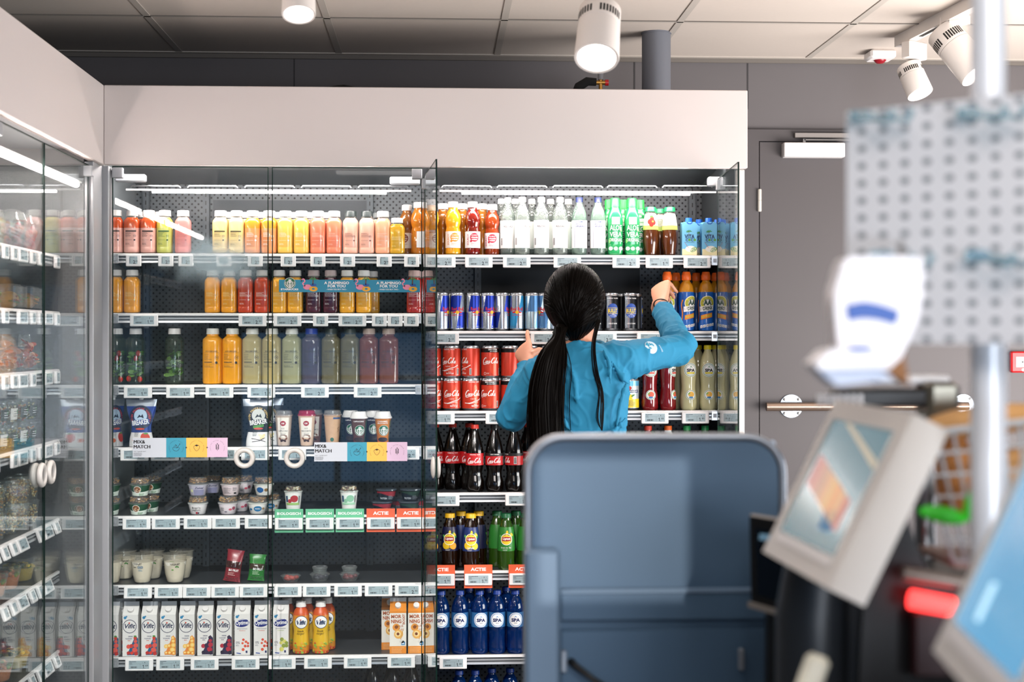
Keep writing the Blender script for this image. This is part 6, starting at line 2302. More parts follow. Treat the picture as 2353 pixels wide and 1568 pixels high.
for _w, L_ in _r.items():
    L_.sort(key=lambda q: q[3])
    for i_, t_ in enumerate(L_):
        t_[0]['label'] = '%s, %s of %s from left, %s' % (t_[1], ORD[i_] if i_ else 'leftmost', NUM[len(L_)], _w) if len(L_) > 1 else '%s, the only one on the %s' % (t_[1], _w)

# ------------------------------------------------------------------ strip banners on the glass and rail
# bird banner stuck on the second door
p0, p1 = W(641, 643, Y_G - .004), W(965, 672, Y_G - .004)
c = empty('promo_banner', ((p0.x + p1.x) / 2, Y_G - .0035, (p0.z + p1.z) / 2))
tag(c, 'blue banner with pink flamingos and green emblem across the second door', 'banner')
w2, h2 = (p1.x - p0.x) / 2, (p0.z - p1.z) / 2
m = MB().box(-w2, w2, 0, .0006, -h2, h2, mat('banner_blue', '1d87a8', .5))
m.on(flatw(.0004))
k = .0015
m.text('STARBUCKS', -w2 + .036, -h2 * .55, .0075, WPRINT, .04, width=.060)
m.on(flatw(.0004))
for q in (.0, 1.0):
    cx_ = -w2 + (.196 if q == 0 else .374)
    m.text('A FLAMINGO', cx_, h2 * .50, .0125, WPRINT, .03, width=.085)
    m.text('FOR YOU', cx_, -h2 * .02, .0125, WPRINT, .03, width=.061)
    m.text('- WHEN YOU BUY TWO -', cx_, -h2 * .55, .0062, WPRINT, .02, width=.070)
m.on(flatw(.0005))
siren_emblem(m, -w2 + .037, h2 * .42, .0195)
m.on(flatw(.0006))
pk, gn, or_, br = paper('e88aa4'), paper('3f8a4a'), paper('e3a52a'), paper('6a3a24')
for cx_ in (-w2 + .105, -w2 + .285, -w2 + .462):
    if cx_ > w2 - .03:
        cx_ = w2 - .036
    m.disc(cx_ - .008, -.004, .013, pk, sx=1.15, sy=.7)
    m.line(spline([(cx_ - .016, -.001), (cx_ - .024, .008), (cx_ - .017, .016), (cx_ - .022, .024), (cx_ - .028, .020)], 5), .0042, pk)
    m.line([(cx_ - .027, .021), (cx_ - .030, .015)], .003, KPRINT)
    m.lay().disc(cx_ + .012, -.010, .0145, or_, sy=.62, r0=.005).disc(cx_ + .012, .003, .009, paper('2458a0'), sx=1.2, sy=.6)
    m.line([(cx_ + .010, .004), (cx_ + .011, .022)], .0035, br)
    for a in (.2, 1.0, 2.1, 2.9):
        m.line([(cx_ + .011, .022), (cx_ + .011 + .009 * cos(a), .022 + .008 * sin(a)), (cx_ + .011 + .014 * cos(a), .020 + .003 * sin(a))], [.002, .0045, .001], gn)
    m.h -= .00025
m.build('printed_face', c)


def mix_banner(px0, px1, py0, py1, label, Y, x_list):
    p0, p1 = W(px0, py0, Y), W(px1, py1, Y)
    c = empty('promo_banner', ((p0.x + p1.x) / 2, Y, (p0.z + p1.z) / 2))
    tag(c, label, 'banner')
    w2, h2 = (p1.x - p0.x) / 2, (p0.z - p1.z) / 2
    X = lambda px: W(px, py0, Y).x - c.location.x
    m = MB().box(-w2, w2, 0, .0008, -h2, h2, mat('banner_light_grey', 'b9c0c8', .5))
    m.on(flatw(.0003))
    a = -w2 + .003
    for e in (0, .0006, .0012):
        m.text('MIX&', a + e, h2 * .60, .0165, KPRINT, 0, left=True).text('MATCH', a + e, h2 * .10, .0165, KPRINT, 0, left=True)
    m.text("voor 'n goede start!", a, -h2 * .38, .0052, KPRINT, .0, left=True, shear=.2)
    m.lines(a, a + .042, -h2 * .56, 3, .0042, KPRINT, .0014, 3)
    xs = [X(q) for q in x_list]
    for i, col in enumerate(('2f8ca4', 'e2ae4c', 'c9adc4')):
        m.grid(xs[i], xs[i + 1], -h2, h2, paper(col), step=0)
    m.lay()
    for i in range(3):
        cx_ = (xs[i] + xs[i + 1]) / 2
        R = h2 * .72
        m.arctext(('GRANEN YOGHURT MUESLI KWARK', 'FRUIT AARDBEI MANGO MELOEN', 'TOPPING NOTEN ZADEN RAUW')[i], cx_, 0, R, .0038, KPRINT, step=.17)
        m.arctext('. . . . . . . . .', cx_, 0, R, .005, KPRINT, a0=-pi / 2, step=-.17)
        if i < 2:
            m.grid(xs[i + 1] - .0032, xs[i + 1] + .0032, -.0009, .0009, KPRINT, step=0).grid(xs[i + 1] - .0009, xs[i + 1] + .0009, -.0032, .0032, KPRINT, step=0)
        s = h2 * .36
        if i == 0:      # bowl with a swirl and a spoon
            m.line(spline([(cx_ - s, 0), (cx_ - s * .8, -s * .7), (cx_, -s), (cx_ + s * .6, -s * .7), (cx_ + s * .8, 0), (cx_ - s, 0)], 4), .0011, KPRINT)
            m.line(spline([(cx_ - s * .7, .001), (cx_ - s * .5, s * .5), (cx_ + s * .1, s * .35), (cx_ - s * .3, s * .9), (cx_ + .2 * s, s * .6)], 4), .001, KPRINT)
            m.line([(cx_ + s * .1, -s * .2), (cx_ + s * .9, s * .8)], .0012, KPRINT).disc(cx_ + s, s, .0022, KPRINT, sy=.6, rot=.8, seg=10, rings=1)
        elif i == 1:    # strawberry
            m.line(spline([(cx_ - s * .8, s * .4), (cx_ - s * .7, -s * .3), (cx_, -s), (cx_ + s * .7, -s * .3), (cx_ + s * .8, s * .4), (cx_, s * .6), (cx_ - s * .8, s * .4)], 4), .0011, KPRINT)
            m.poly([(cx_ - s * .6, s * .7), (cx_, s * .3), (cx_ + s * .6, s * .7), (cx_ + .1 * s, s * .75), (cx_, s * 1.1), (cx_ - .1 * s, s * .75)], KPRINT)
            for u, v in ((-.3, 0), (.3, 0), (0, -.3), (-.2, -.55), (.25, -.5)):
                m.disc(cx_ + u * s, v * s, .0006, KPRINT, seg=6, rings=1)
        else:           # grain ear
            m.line([(cx_, -s), (cx_, s * .2)], .001, KPRINT)
            for j in range(4):
                for q in (-1, 1):
                    m.disc(cx_ + q * s * .3, s * (.65 - j * .35), s * .24, KPRINT, sy=.5, rot=q * .9, seg=10, rings=1)
            m.disc(cx_, s * 1.0, s * .24, KPRINT, sx=.5, seg=10, rings=1)
    m.build('printed_face', c)


mix_banner(305, 523, 1007, 1051, 'grey, blue, yellow and pink strip banner on the first door', Y_G - .0045, (382, 428, 476, 523))
mix_banner(722, 936, 1017, 1060, 'grey, blue, yellow and pink strip banner on the second door', Y_G - .0045, (798, 843, 889, 936))

# ------------------------------------------------------------------ left cooler: shelves, tags and food
LSH = []
LITEMS = []
for i, z in enumerate((1.722, 1.538, 1.350, 1.120, .862, .690, .430)):
    nm = ['top', 'second', 'third', 'fourth', 'fifth', 'sixth', 'bottom'][i]
    c = empty('cooler_shelf', (XL_S, 3.95, z), pi / 2)
    tag(c, 'grey metal shelf with price rail, left cooler %s shelf' % nm, 'shelf', 'metal shelves of the left cooler')
    h = .99
    MB().box(-h, h, 0.003, .42, -.012, 0, SHTOP).build('board', c)
    m = MB()
    prof = [(0.003, 0), (-.004, -.001), (-.004, -.009), (.002, -.010), (.002, -.0155), (-.002, -.0165), (-.002, -.0205), (.002, -.0215), (.002, -.026), (-.003, -.027), (-.004, -.0335), (.003, -.0345)]
    n = len(prof)
    V = [(x, y, z_) for x in (-h, h) for (y, z_) in prof]
    for j in range(n - 1):
        m.add([V[j], V[j + 1], V[n + j + 1], V[n + j]], [(0, 1, 2, 3)], RAILD if j in (3, 7) else (WHITE if j < 2 else RAILM), False)
    m.build('price_rail', c)
    if i == 0:
        MB().prism([(-h, -.002, .0), (h, -.002, .0), (h, -.014, .062), (-h, -.014, .062)], (0, .002, 0), clear('clear_plastic')).build('clear_riser', c)
    LSH.append((z, nm))


def lput(i, Y, key, fn, desc, cat, dx=.06, dz=0.0, rz=0.0):
    z, nm = LSH[i]
    o = make(key, fn)
    o.location = (XL_S - dx, Y, z + dz + .0004)
    o.rotation_euler = (0, 0, pi / 2 + rz)
    tag(o, None, cat, 'food in the left cooler, %s shelf' % nm)
    LITEMS.append([o, desc, 'left cooler %s shelf' % nm, Y])
    return o


FCU = {'a': (('e0a040', 'e8c060', 'c84a3a', 'f0dca0'), 3), 'b': (('c8382a', 'a82a3a', 'd8603a', '3c2040'), 5), 'c': (('e8c85a', 'f0e0a0', 'd8a040'), 7)}
for Y, k, d in ((3.98, 'c', 'clear cup of yellow fruit with dome lid'), (4.10, 'c', 'clear cup of yellow fruit with dome lid'), (4.30, 'a', 'clear cup of mixed fruit with dome lid'), (4.62, 'b', 'clear cup of red berries with dome lid'), (4.78, 'b', 'clear cup of red berries with dome lid')):
    lput(0, Y, 'fc_' + k, lambda k=k: fruit_cup(*FCU[k], R=.044, H=.085), d, 'fruit cup')
for Y in (4.04, 4.45, 4.55):
    lput(0, Y, 'sm_' + {4.04: 'rose', 4.45: 'lime', 4.55: 'apri'}[Y], None, SM[{4.04: 'rose', 4.45: 'lime', 4.55: 'apri'}[Y]][1] + ' between fruit cups', 'juice bottle', dx=.16)
for Y, sd in ((4.0, 1), (4.19, 2), (4.36, 3)):
    lput(1, Y, 'sg%d' % sd, lambda sd=sd: salad_bag(('4f7a34', '7fa04c', '2f5524'), sd, .17, .105), 'bag of green salad leaves in clear film', 'salad bag')
lput(1, 4.58, 'sw_a', lambda: sandwich_box(('b98a4a', 'c89a54', '6a8a3a', 'b04a30'), 4), 'clear box with golden filled rolls', 'sandwich box')
lput(1, 4.77, 'sw_b', lambda: sandwich_box(('c89448', 'b07c3c', '7a9a3a', 'd0903a'), 6), 'clear box with darker filled rolls', 'sandwich box')
for Y in (3.93, 4.02, 4.24):
    lput(2, Y, 'nut1', lambda: snack_pot(('6a3418', '8a4a24', '4a2412'), 2, label=None), 'small pot of brown nuts, stack bottom', 'snack pot')
    lput(2, Y, 'dip', dip_pot, 'small cream dip pot, stacked in the middle', 'dip pot', dz=.066)
    lput(2, Y, 'nut1', None, 'small pot of brown nuts, stack top', 'snack pot', dz=.107)
for Y, sd in ((4.42, 11), (4.58, 12), (4.76, 13)):
    lput(2, Y, 'car%d' % sd, lambda sd=sd: salad_bag(('d8622a', 'c84a20', 'e0a080', 'b83a24'), sd, .16, .11), 'bag of orange carrot sticks in clear film', 'vegetable bag')
for Y, k in ((3.95, 0), (4.04, 1), (4.13, 0), (4.24, 2), (4.34, 1), (4.45, 3), (4.55, 0), (4.66, 3), (4.76, 4)):
    f = (('a89a58', 'c8bc80', '6a7a38'), ('c8b890', 'e0d4b0', '8a7a50'), ('3a3428', '5a6a3a', '2a241c'), ('b8a468', 'd89a40', 'e0d8b0'), ('c87a3a', 'a04a28', 'd8b480'))[k]
    nm = ('olive green', 'pale', 'dark green', 'golden', 'rusty')[k]
    lput(3, Y, 'sp%d' % k, lambda f=f, k=k: snack_pot(f, k + 20, R=.036, H=.062, label=('e8e4dc' if k % 2 else '1c2a20')), 'clear snack pot with %s filling, lower row' % nm, 'snack pot')
    if k != 2:
        lput(3, Y + .006, 'sp%d' % ((k + 1) % 5), (lambda k=k: snack_pot((('a89a58', 'c8bc80', '6a7a38'), ('c8b890', 'e0d4b0', '8a7a50'), ('3a3428', '5a6a3a', '2a241c'), ('b8a468', 'd89a40', 'e0d8b0'), ('c87a3a', 'a04a28', 'd8b480'))[(k + 1) % 5], (k + 1) % 5 + 20, R=.036, H=.062, label=('e8e4dc' if (k + 1) % 2 else '1c2a20'))), 'clear snack pot with %s filling, upper row' % ('olive green', 'pale', 'dark green', 'golden', 'rusty')[(k + 1) % 5], 'snack pot', dz=.073)
for Y, k in ((3.95, 0), (4.04, 1), (4.14, 2), (4.25, 1), (4.42, 0), (4.56, 3), (4.68, 0), (4.79, 3)):
    f = (('d8b070', 'e8cc98', 'b8803c'), ('6a3a20', '8a5030', '3a2010'), ('3c2418', '5a3a28', '24180e'), ('e0c080', 'f0dcb0', 'c08a40'))[k]
    nm = ('popcorn yellow', 'brown nut', 'dark chocolate', 'golden crisp')[k]
    lput(4, Y, 'sq%d' % k, lambda f=f, k=k: snack_pot(f, k + 30, R=.036, H=.070, label=('14201a' if k in (1, 2) else None)), 'clear snack pot with %s pieces, lower row' % nm, 'snack pot')
    if k in (0, 1, 3):
        lput(4, Y, 'sq%d' % k, None, 'clear snack pot with %s pieces, upper row' % nm, 'snack pot', dz=.081)
for Y, k in ((3.98, 0), (4.12, 1), (4.28, 0), (4.44, 2), (4.58, 2), (4.74, 3)):
    f = (('d8ccac', 'e8e0c8', 'c0a878'), ('e0d4b8', 'f0e8d4'), ('c87034', 'd89048', '7a8a3c'), ('b8982c', '4a6a28', 'd8b83c'))[k]
    nm = ('creamy yoghurt', 'pale porridge', 'orange curry', 'yellow and green salad')[k]
    lput(5, Y, 'bw%d' % k, lambda f=f, k=k: soup_bowl(f, k + 3), 'clear meal bowl with %s' % nm, 'meal bowl', dx=.075)
for Y, k in ((4.0, 'bw3'), (4.15, 'bw2'), (4.32, 'bw3'), (4.50, 'bw2'), (4.68, 'bw3')):
    lput(6, Y, k, None, 'clear meal bowl with %s' % ('orange curry' if k == 'bw2' else 'yellow and green salad'), 'meal bowl', dx=.075)
finish_labels(LITEMS)
LT = []
for i, (z, nm) in enumerate(LSH):
    n = (6, 8, 8, 8, 9, 7, 6)[i]
    Y = 3.90
    k = 0
    while Y < 4.93:
        wide = (i * 3 + k) % 3 == 0
        pr = ('2.50', '3.25', '1.99', '2.20')[(i + k) % 4]
        if (i * 5 + k * 3) % 7 != 6:
            o = make(('tag', wide, pr, None), lambda: price_tag(wide, pr))
            o.location = (XL_S + .0046, Y, z - .026)
            o.rotation_euler = (-.35 if i in (4, 5, 6) else 0, 0, pi / 2)
            tag(o, None, 'price tag', 'electronic price tags')
            LT.append([o, ('' if wide else 'small ') + 'white price tag on the left cooler', '%s rail' % nm, Y])
        Y += .112 if wide else .088
        k += 1
for it in LT:
    it[1] = it[1].replace('small white', 'small white')
finish_labels(LT)
# ------------------------------------------------------------------ person reaching into the open bay, seen from behind
YP = 4.66
person = empty('person', (W(1330, 600, YP).x, YP, 0))
tag(person, 'person with a long black ponytail in a bright blue shirt reaching into the cooler', 'person')
PO = Vector(person.location)


def J(px, py, Y):
    return W(px, py, Y) - PO


def loft(m, pts, mat_, seg=18, cap=True):
    """pts: (centre, rx, ry[, axis-x]) oriented ellipses along a path"""
    n = len(pts)
    V = []
    prev = None
    for i, p in enumerate(pts):
        c = p[0]
        a = pts[max(0, i - 1)][0]; b = pts[min(n - 1, i + 1)][0]
        d = (b - a).normalized()
        x = Vector(p[3]) if len(p) > 3 else (prev if prev is not None else d.cross(Vector((0, 1, 0))))
        x = x - d * x.dot(d)
        if x.length < 1e-4:
            x = d.cross(Vector((0, 1, 0)))
        x.normalize(); prev = x
        y = d.cross(x)
        for k in range(seg):
            t = 2 * pi * k / seg
            V.append(c + x * (cos(t) * p[1]) + y * (sin(t) * p[2]))
    f = [(i * seg + k, i * seg + (k + 1) % seg, (i + 1) * seg + (k + 1) % seg, (i + 1) * seg + k) for i in range(n - 1) for k in range(seg)]
    f.append(tuple(range(seg - 1, -1, -1))); f.append(tuple((n - 1) * seg + k for k in range(seg)))
    m.add(V, f, mat_)


def remeshed(m, name, parent, voxel, smooth=6, fac=.5, crease=0.0):
    """fuse overlapping solids into one continuous skin"""
    o = m.build('tmp', None)
    r = o.modifiers.new('remesh', 'REMESH'); r.mode = 'VOXEL'; r.voxel_size = voxel; r.use_smooth_shade = True
    s = o.modifiers.new('smooth', 'SMOOTH'); s.iterations = smooth; s.factor = fac
    dg = bpy.context.evaluated_depsgraph_get()
    me = bpy.data.meshes.new_from_object(o.evaluated_get(dg))
    me.name = name
    if crease:            # cloth creases: ridged noise pushed along the normals
        from mathutils import noise
        nrm = [v.normal.copy() for v in me.vertices]
        for v, vn in zip(me.vertices, nrm):
            c = v.co.copy()
            p = Vector((c.x * 13, c.y * 13, c.z * 8)) + noise.noise_vector(c * 9) * .9
            a = 1 - abs(noise.noise(p)) * 2.6
            b_ = 1 - abs(noise.noise(p * 2.1 + Vector((7, 3, 1)))) * 2.6
            v.co = c + vn * crease * (max(0, a) ** 2.2 + .45 * max(0, b_) ** 2)
    me.polygons.foreach_set('use_smooth', [True] * len(me.polygons))
    bpy.data.objects.remove(o)
    q = bpy.data.objects.new(name, me)
    COL.objects.link(q)
    q.parent = parent
    me.materials.clear(); me.materials.append(m.mats[0])
    return q


SKIN = mat('skin', 'c98f74', .5, noise=.05, nscale=30)
SHIRT = mat('shirt_blue', '13769b', .8, noise=.05, nscale=14, bump=.25, bscale=900)
HAIR = mat('hair_black', '040201', .42, spec=.06)
TROU = mat('trousers_dark', '1c2028', .8)
SHOE = mat('shoe_dark', '15161a', .6)

X_ = (1, 0, 0)
head = J(1322, 700, YP + .03)
neckb, neckt = J(1336, 812, YP + .04), J(1328, 748, YP + .04)
chest = [(J(1362, 1300, YP + .02), .150, .100, X_), (J(1360, 1210, YP + .02), .160, .108, X_), (J(1356, 1130, YP + .01), .135, .090, X_), (J(1352, 1060, YP), .118, .082, X_), (J(1346, 980, YP), .128, .090, X_),
         (J(1340, 910, YP), .145, .100, X_), (J(1338, 860, YP), .148, .096, X_), (J(1338, 826, YP + .01), .125, .075, X_), (J(1336, 800, YP + .03), .070, .055, X_)]
rs, re_, rw = J(1428, 828, YP + .02), J(1566, 802, YP + .13), J(1520, 706, YP + .36)
ls, le, lw = J(1252, 856, YP + .03), J(1172, 962, YP + .14), J(1214, 838, YP + .36)
rh, lh = J(1519, 662, YP + .49), J(1204, 796, YP + .46)

# --- body (skin): head, neck, torso, arms, hands, legs fused into one surface
b = MB()
b.ellip(head, .074, .090, .098, SKIN, 24, 16)
b.ellip(head + Vector((.006, .045, -.045)), .054, .050, .062, SKIN, 20, 12)         # jaw and chin
# face turned to the right and away: brow, nose, lips
hd = Vector((.45, .89, 0)).normalized()
b.ellip(head + hd * .088 + Vector((0, 0, -.020)), .010, .012, .018, SKIN, 10, 8)
b.ellip(head + hd * .095 + Vector((0, 0, -.032)), .012, .010, .009, SKIN, 10, 8)
b.ellip(head + hd * .080 + Vector((0, 0, -.060)), .020, .012, .008, SKIN, 10, 8)
b.ellip(head + hd * .078 + Vector((0, 0, .012)), .040, .016, .010, SKIN, 12, 8)
for s in (-1, 1):                                                                    # ears
    side = Vector((hd.y, -hd.x, 0)) * s
    b.ellip(head + side * .076 + Vector((0, -.005, -.018)), .010, .018, .028, SKIN, 10, 8)
loft(b, [(neckb + Vector((0, 0, -.02)), .060, .055, X_), (neckb, .052, .050, X_), (neckt, .047, .052, X_), (head, .050, .06, X_)], SKIN)
loft(b, [(p[0], p[1] * .93, p[2] * .93, X_) for p in chest], SKIN, 24)


def arm(sh, el, wr, ha, r, m, mt):
    mid1, mid2 = sh.lerp(el, .5), el.lerp(wr, .35)
    loft(m, [(sh, r[0], r[0]), (mid1, r[1], r[1]), (el, r[2], r[2]), (mid2, r[3], r[3]), (wr, r[4], r[4] * .85)], mt, 18)


arm(rs, re_, rw, rh, (.050, .042, .037, .036, .0225), b, SKIN)
arm(ls, le, lw, lh, (.048, .042, .037, .036, .0225), b, SKIN)


def hand(m, wrist, knuckles, palm_n, across, curls, thumb, L=(.040, .026, .020)):
    """palm from wrist to knuckle centre, four jointed fingers, a thumb off the side.
    palm_n points out of the palm, across runs from index to little finger; curls = bend per finger (radians per joint)"""
    d = (knuckles - wrist).normalized()
    ac = (across - d * across.dot(d)).normalized()
    n = (palm_n - d * palm_n.dot(d) - ac * palm_n.dot(ac)).normalized()
    loft(m, [(wrist - d * .03, .024, .019, ac), (wrist, .024, .017, ac), (wrist.lerp(knuckles, .4), .034, .016, ac), (wrist.lerp(knuckles, .8), .040, .0145, ac), (knuckles, .039, .0125, ac)], SKIN, 16)
    for i, (bend, sc) in enumerate(zip(curls, (.95, 1.05, 1.0, .80))):
        base = knuckles + ac * (-.029 + .0193 * i) - d * (.004 + (.006 if i == 3 else 0))
        pts = [base - d * .014, base]
        dirv = (d + ac * (-.08 + .05 * i)).normalized()
        p = base
        rr = [.0092, .0092]
        for j, l in enumerate(L):
            R = Matrix.Rotation(bend[j], 4, ac.cross(Vector((0, 0, 0)))) if False else None
            # rotate towards the palm normal
            dirv = (dirv * cos(bend[j]) + n * sin(bend[j])).normalized() if j == 0 else (dirv * cos(bend[j]) + (n - dirv * n.dot(dirv)).normalized() * sin(bend[j])).normalized()
            p = p + dirv * l * sc
            pts.append(p); rr.append((.0088, .0080, .0070)[j] * (.88 if i == 3 else 1))
        m.tube([q for q in pts], rr, SKIN, 10)
        m.ellip(p, rr[-1], rr[-1], rr[-1] * 1.05, SKIN, 10, 7)
    # thumb
    t0 = wrist.lerp(knuckles, .18) - ac * .022
    t1 = t0 + (d * .55 - ac * .75 + n * .25 * thumb[0]).normalized() * .034
    t2 = t1 + (d * thumb[1] - ac * .45 + n * .4 * thumb[0]).normalized() * .030
    t3 = t2 + (d * thumb[2] - ac * .1 + n * .5 * thumb[0]).normalized() * .024
    m.tube([t0, t1, t2, t3], [.0135, .0115, .0100, .0085], SKIN, 10)
    m.ellip(t3, .0085, .0085, .0088, SKIN, 10, 7)


# right hand: back of the hand to the viewer, fingers curling forward round the orange sport cap
hand(b, rw + (rh - rw) * .22, rh + Vector((.000, .014, .010)), Vector((.80, .55, -.2)), Vector((.57, -.80, .09)), ((.75, .60, .40), (.80, .65, .40), (.85, .70, .45), (.90, .75, .5)), (3.0, .3, .3))
# left hand: closed at the rail, index finger pointing up
hand(b, lw + (lh - lw) * .18, lh + Vector((-.004, .006, -.004)), Vector((.75, .6, -.2)), Vector((-.61, .67, -.29)), ((.0, .10, .08), (1.1, 1.2, .8), (1.2, 1.2, .8), (1.2, 1.2, .8)), (2.2, .3, .3))
# legs under the shirt, down to the shoes
for s in (-1, 1):
    hip = Vector((.075 * s + .035, .02, .86)); kn = Vector((.085 * s + .035, .03, .47)); an = Vector((.09 * s + .035, .0, .09))
    loft(b, [(hip + Vector((0, 0, .06)), .080, .085, X_), (hip - Vector((0, 0, .1)), .078, .082, X_), (kn, .052, .056, X_), (kn - Vector((0, 0, .12)), .050, .056, X_), (an, .033, .038, X_)], SKIN, 16)
    loft(b, [(an + Vector((0, .0, .02)), .033, .038, X_), (an - Vector((0, -.02, .03)), .035, .05, X_), (an - Vector((0, -.05, .05)), .038, .085, X_), (an - Vector((0, -.06, .07)), .038, .095, X_)], SKIN, 14)
body = remeshed(b, 'body', person, .0042, 4, .5)

# --- shirt
m = MB()
loft(m, [(p[0], p[1], p[2], X_) for p in chest[1:-1]] + [(J(1337, 806, YP + .025), .082, .062, X_)], SHIRT, 28)
loft(m, [(J(1340, 862, YP + .015), .06, .06), (rs + Vector((-.03, 0, -.004)), .064, .064), (rs + Vector((.015, 0, .0)), .062, .062), (rs.lerp(re_, .35), .054, .054), (rs.lerp(re_, .7), .049, .050), (re_ + Vector((-.006, 0, -.004)), .047, .047), (re_ + Vector((.010, .01, .010)), .043, .044), (re_.lerp(rw, .22), .043, .043), (re_.lerp(rw, .5), .039, .039), (re_.lerp(rw, .78), .034, .034), (re_.lerp(rw, .93), .0315, .030)], SHIRT, 22)
loft(m, [(J(1335, 870, YP + .015), .06, .06), (ls + Vector((.03, 0, .0)), .066, .066), (ls + Vector((-.010, 0, -.01)), .064, .064), (ls.lerp(le, .4), .056, .055), (ls.lerp(le, .75), .050, .050), (le + Vector((0, 0, -.002)), .047, .047), (le + Vector((.002, .015, -.004)), .044, .044), (le.lerp(lw, .25), .043, .043), (le.lerp(lw, .55), .039, .039), (le.lerp(lw, .8), .034, .034), (le.lerp(lw, .93), .0315, .030)], SHIRT, 22)


# folds: soft ridges modelled as thin raised rolls that melt into the cloth
def fold(path, r, n=6):
    q = [Vector(p) for p in spline([tuple(v) for v in path], n)]
    k = len(q)
    m.tube(q, [max(.0012, r * sin(pi * (i + .5) / k)) for i in range(k)], SHIRT, 8)


def sleeve_folds(a, b_, r0, r1, ts, up):
    ax = (b_ - a).normalized()
    x = up - ax * up.dot(ax); x.normalize(); y = ax.cross(x)
    for t, ph, tw in ts:
        c = a.lerp(b_, t); r = r0 + (r1 - r0) * t
        fold([c + (x * cos(ph + s) + y * sin(ph + s)) * (r - .001) + ax * (tw * s) for s in (-1.3, -.65, 0, .65, 1.3)], .0095)


sleeve_folds(re_, rw, .043, .033, [(.12, 3.4, .012), (.27, 2.6, -.010), (.40, 3.6, .010), (.52, 2.8, -.008), (.65, 3.3, .008), (.80, 2.7, .004), (.90, 3.4, .0)], Vector((0, 0, 1)))
sleeve_folds(le, lw, .043, .033, [(.10, 2.4, .012), (.24, 1.8, -.012), (.36, 2.6, .010), (.50, 2.0, -.008), (.64, 2.7, .008), (.80, 2.0, .004)], Vector((0, 0, 1)))
sleeve_folds(rs, re_, .062, .048, [(.05, 3.6, .03), (.16, 3.0, .035), (.30, 3.5, .03)], Vector((0, 0, 1)))
sleeve_folds(ls, le, .064, .048, [(.1, 1.8, .03), (.28, 2.4, .03)], Vector((0, 0, 1)))
yb = -.094
for path, r in (([J(1440, 880, YP - .085), J(1425, 930, YP - .095), J(1415, 990, YP - .088)], .007), ([J(1405, 830, YP - .07), J(1425, 860, YP - .085), J(1445, 885, YP - .06)], .007),
                ([J(1300, 830, YP - .08), J(1320, 870, YP - .10), J(1325, 930, YP - .105)], .006), ([J(1385, 800, YP - .05), J(1400, 840, YP - .085), J(1402, 890, YP - .10)], .006),
                ([J(1440, 960, YP - .06), J(1400, 1000, YP - .09), J(1345, 1030, YP - .092)], .008), ([J(1445, 1000, YP - .05), J(1400, 1030, YP - .085), J(1350, 1050, YP - .088)], .007), ([J(1275, 900, YP - .08), J(1290, 960, YP - .093), J(1320, 1000, YP - .092)], .006)):
    fold(path, r)
shirt = remeshed(m, 'shirt', person, .0042, 3, .5, crease=.0055)
# neckband and cuffs
m = MB()
c0 = J(1338, 800, YP + .018)
m.tube([c0 + Vector((.066 * cos(a), .052 * sin(a), .012 * cos(a) + .010 * sin(a))) for a in [2 * pi * k / 36 for k in range(36)]], .0085, mat('shirt_rib', '116e90', .85), 10, closed=True)
m.build('neckband', shirt)
for a, b_ in ((re_, rw), (le, lw)):
    c = a.lerp(b_, .925); ax = (b_ - a).normalized()
    x = ax.cross(Vector((0, 1, .2))).normalized(); y = ax.cross(x)
    MB().tube([c + x * (.0312 * cos(t)) + y * (.0300 * sin(t)) for t in [2 * pi * k / 28 for k in range(28)]], .0035, mat('shirt_rib', '116e90', .85), 8, closed=True).build('cuff', shirt)
# pale round print with a small word on the right sleeve, on the cloth facing the viewer
ax = (re_ - rs).normalized()
up = (Vector((0, 0, 1)) - ax * ax.z).normalized()
nf = ax.cross(up); nf = -nf if nf.y > 0 else nf


def sleevew(c, R):
    def f(u, v, h):
        a = v / R
        return tuple(c + ax * u + (nf * cos(a) + up * sin(a)) * (R + .0025 + h))
    return f


m = MB().on(sleevew(rs.lerp(re_, .34) + Vector((0, 0, .002)), .0565))
gp = mat('sleeve_print', 'aebfca', .7)
m.disc(.002, .028, .021, gp, sy=1.05, rot=.3, seg=26, rings=6).lay(.0004)
tl = mat('sleeve_print_teal', '1c7f9c', .7)
rr = random.Random(3)
for k in range(9):
    m.disc(.002 + rr.uniform(-.013, .013), .031 + rr.uniform(-.006, .012), .0038, tl, sx=1.6, sy=.6, rot=rr.uniform(0, 3), seg=10, rings=1)
m.text('AWARE', .036, .018, .0075, gp, .0, rot=-1.35, width=.024)
m.build('sleeve_print', shirt)
# trousers and shoes
m = MB()
for s in (-1, 1):
    hip = Vector((.075 * s + .035, .02, .86)); kn = Vector((.085 * s + .035, .03, .47)); an = Vector((.09 * s + .035, .0, .09))
    loft(m, [(hip + Vector((0, 0, .08)), .088, .094, X_), (hip - Vector((0, 0, .1)), .086, .090, X_), (kn, .062, .066, X_), (kn - Vector((0, 0, .12)), .058, .062, X_), (an, .048, .052, X_)], TROU, 16)
remeshed(m, 'trousers', person, .008, 4, .5)
for s in (-1, 1):
    an = Vector((.09 * s + .035, .0, .09))
    m = MB()
    loft(m, [(Vector((an.x, -.045, .045)), .034, .042, X_), (Vector((an.x, .02, .046)), .040, .043, X_), (Vector((an.x, .10, .034)), .044, .032, X_), (Vector((an.x, .17, .026)), .034, .024, X_)], SHOE, 16)
    m.build('shoe', person)

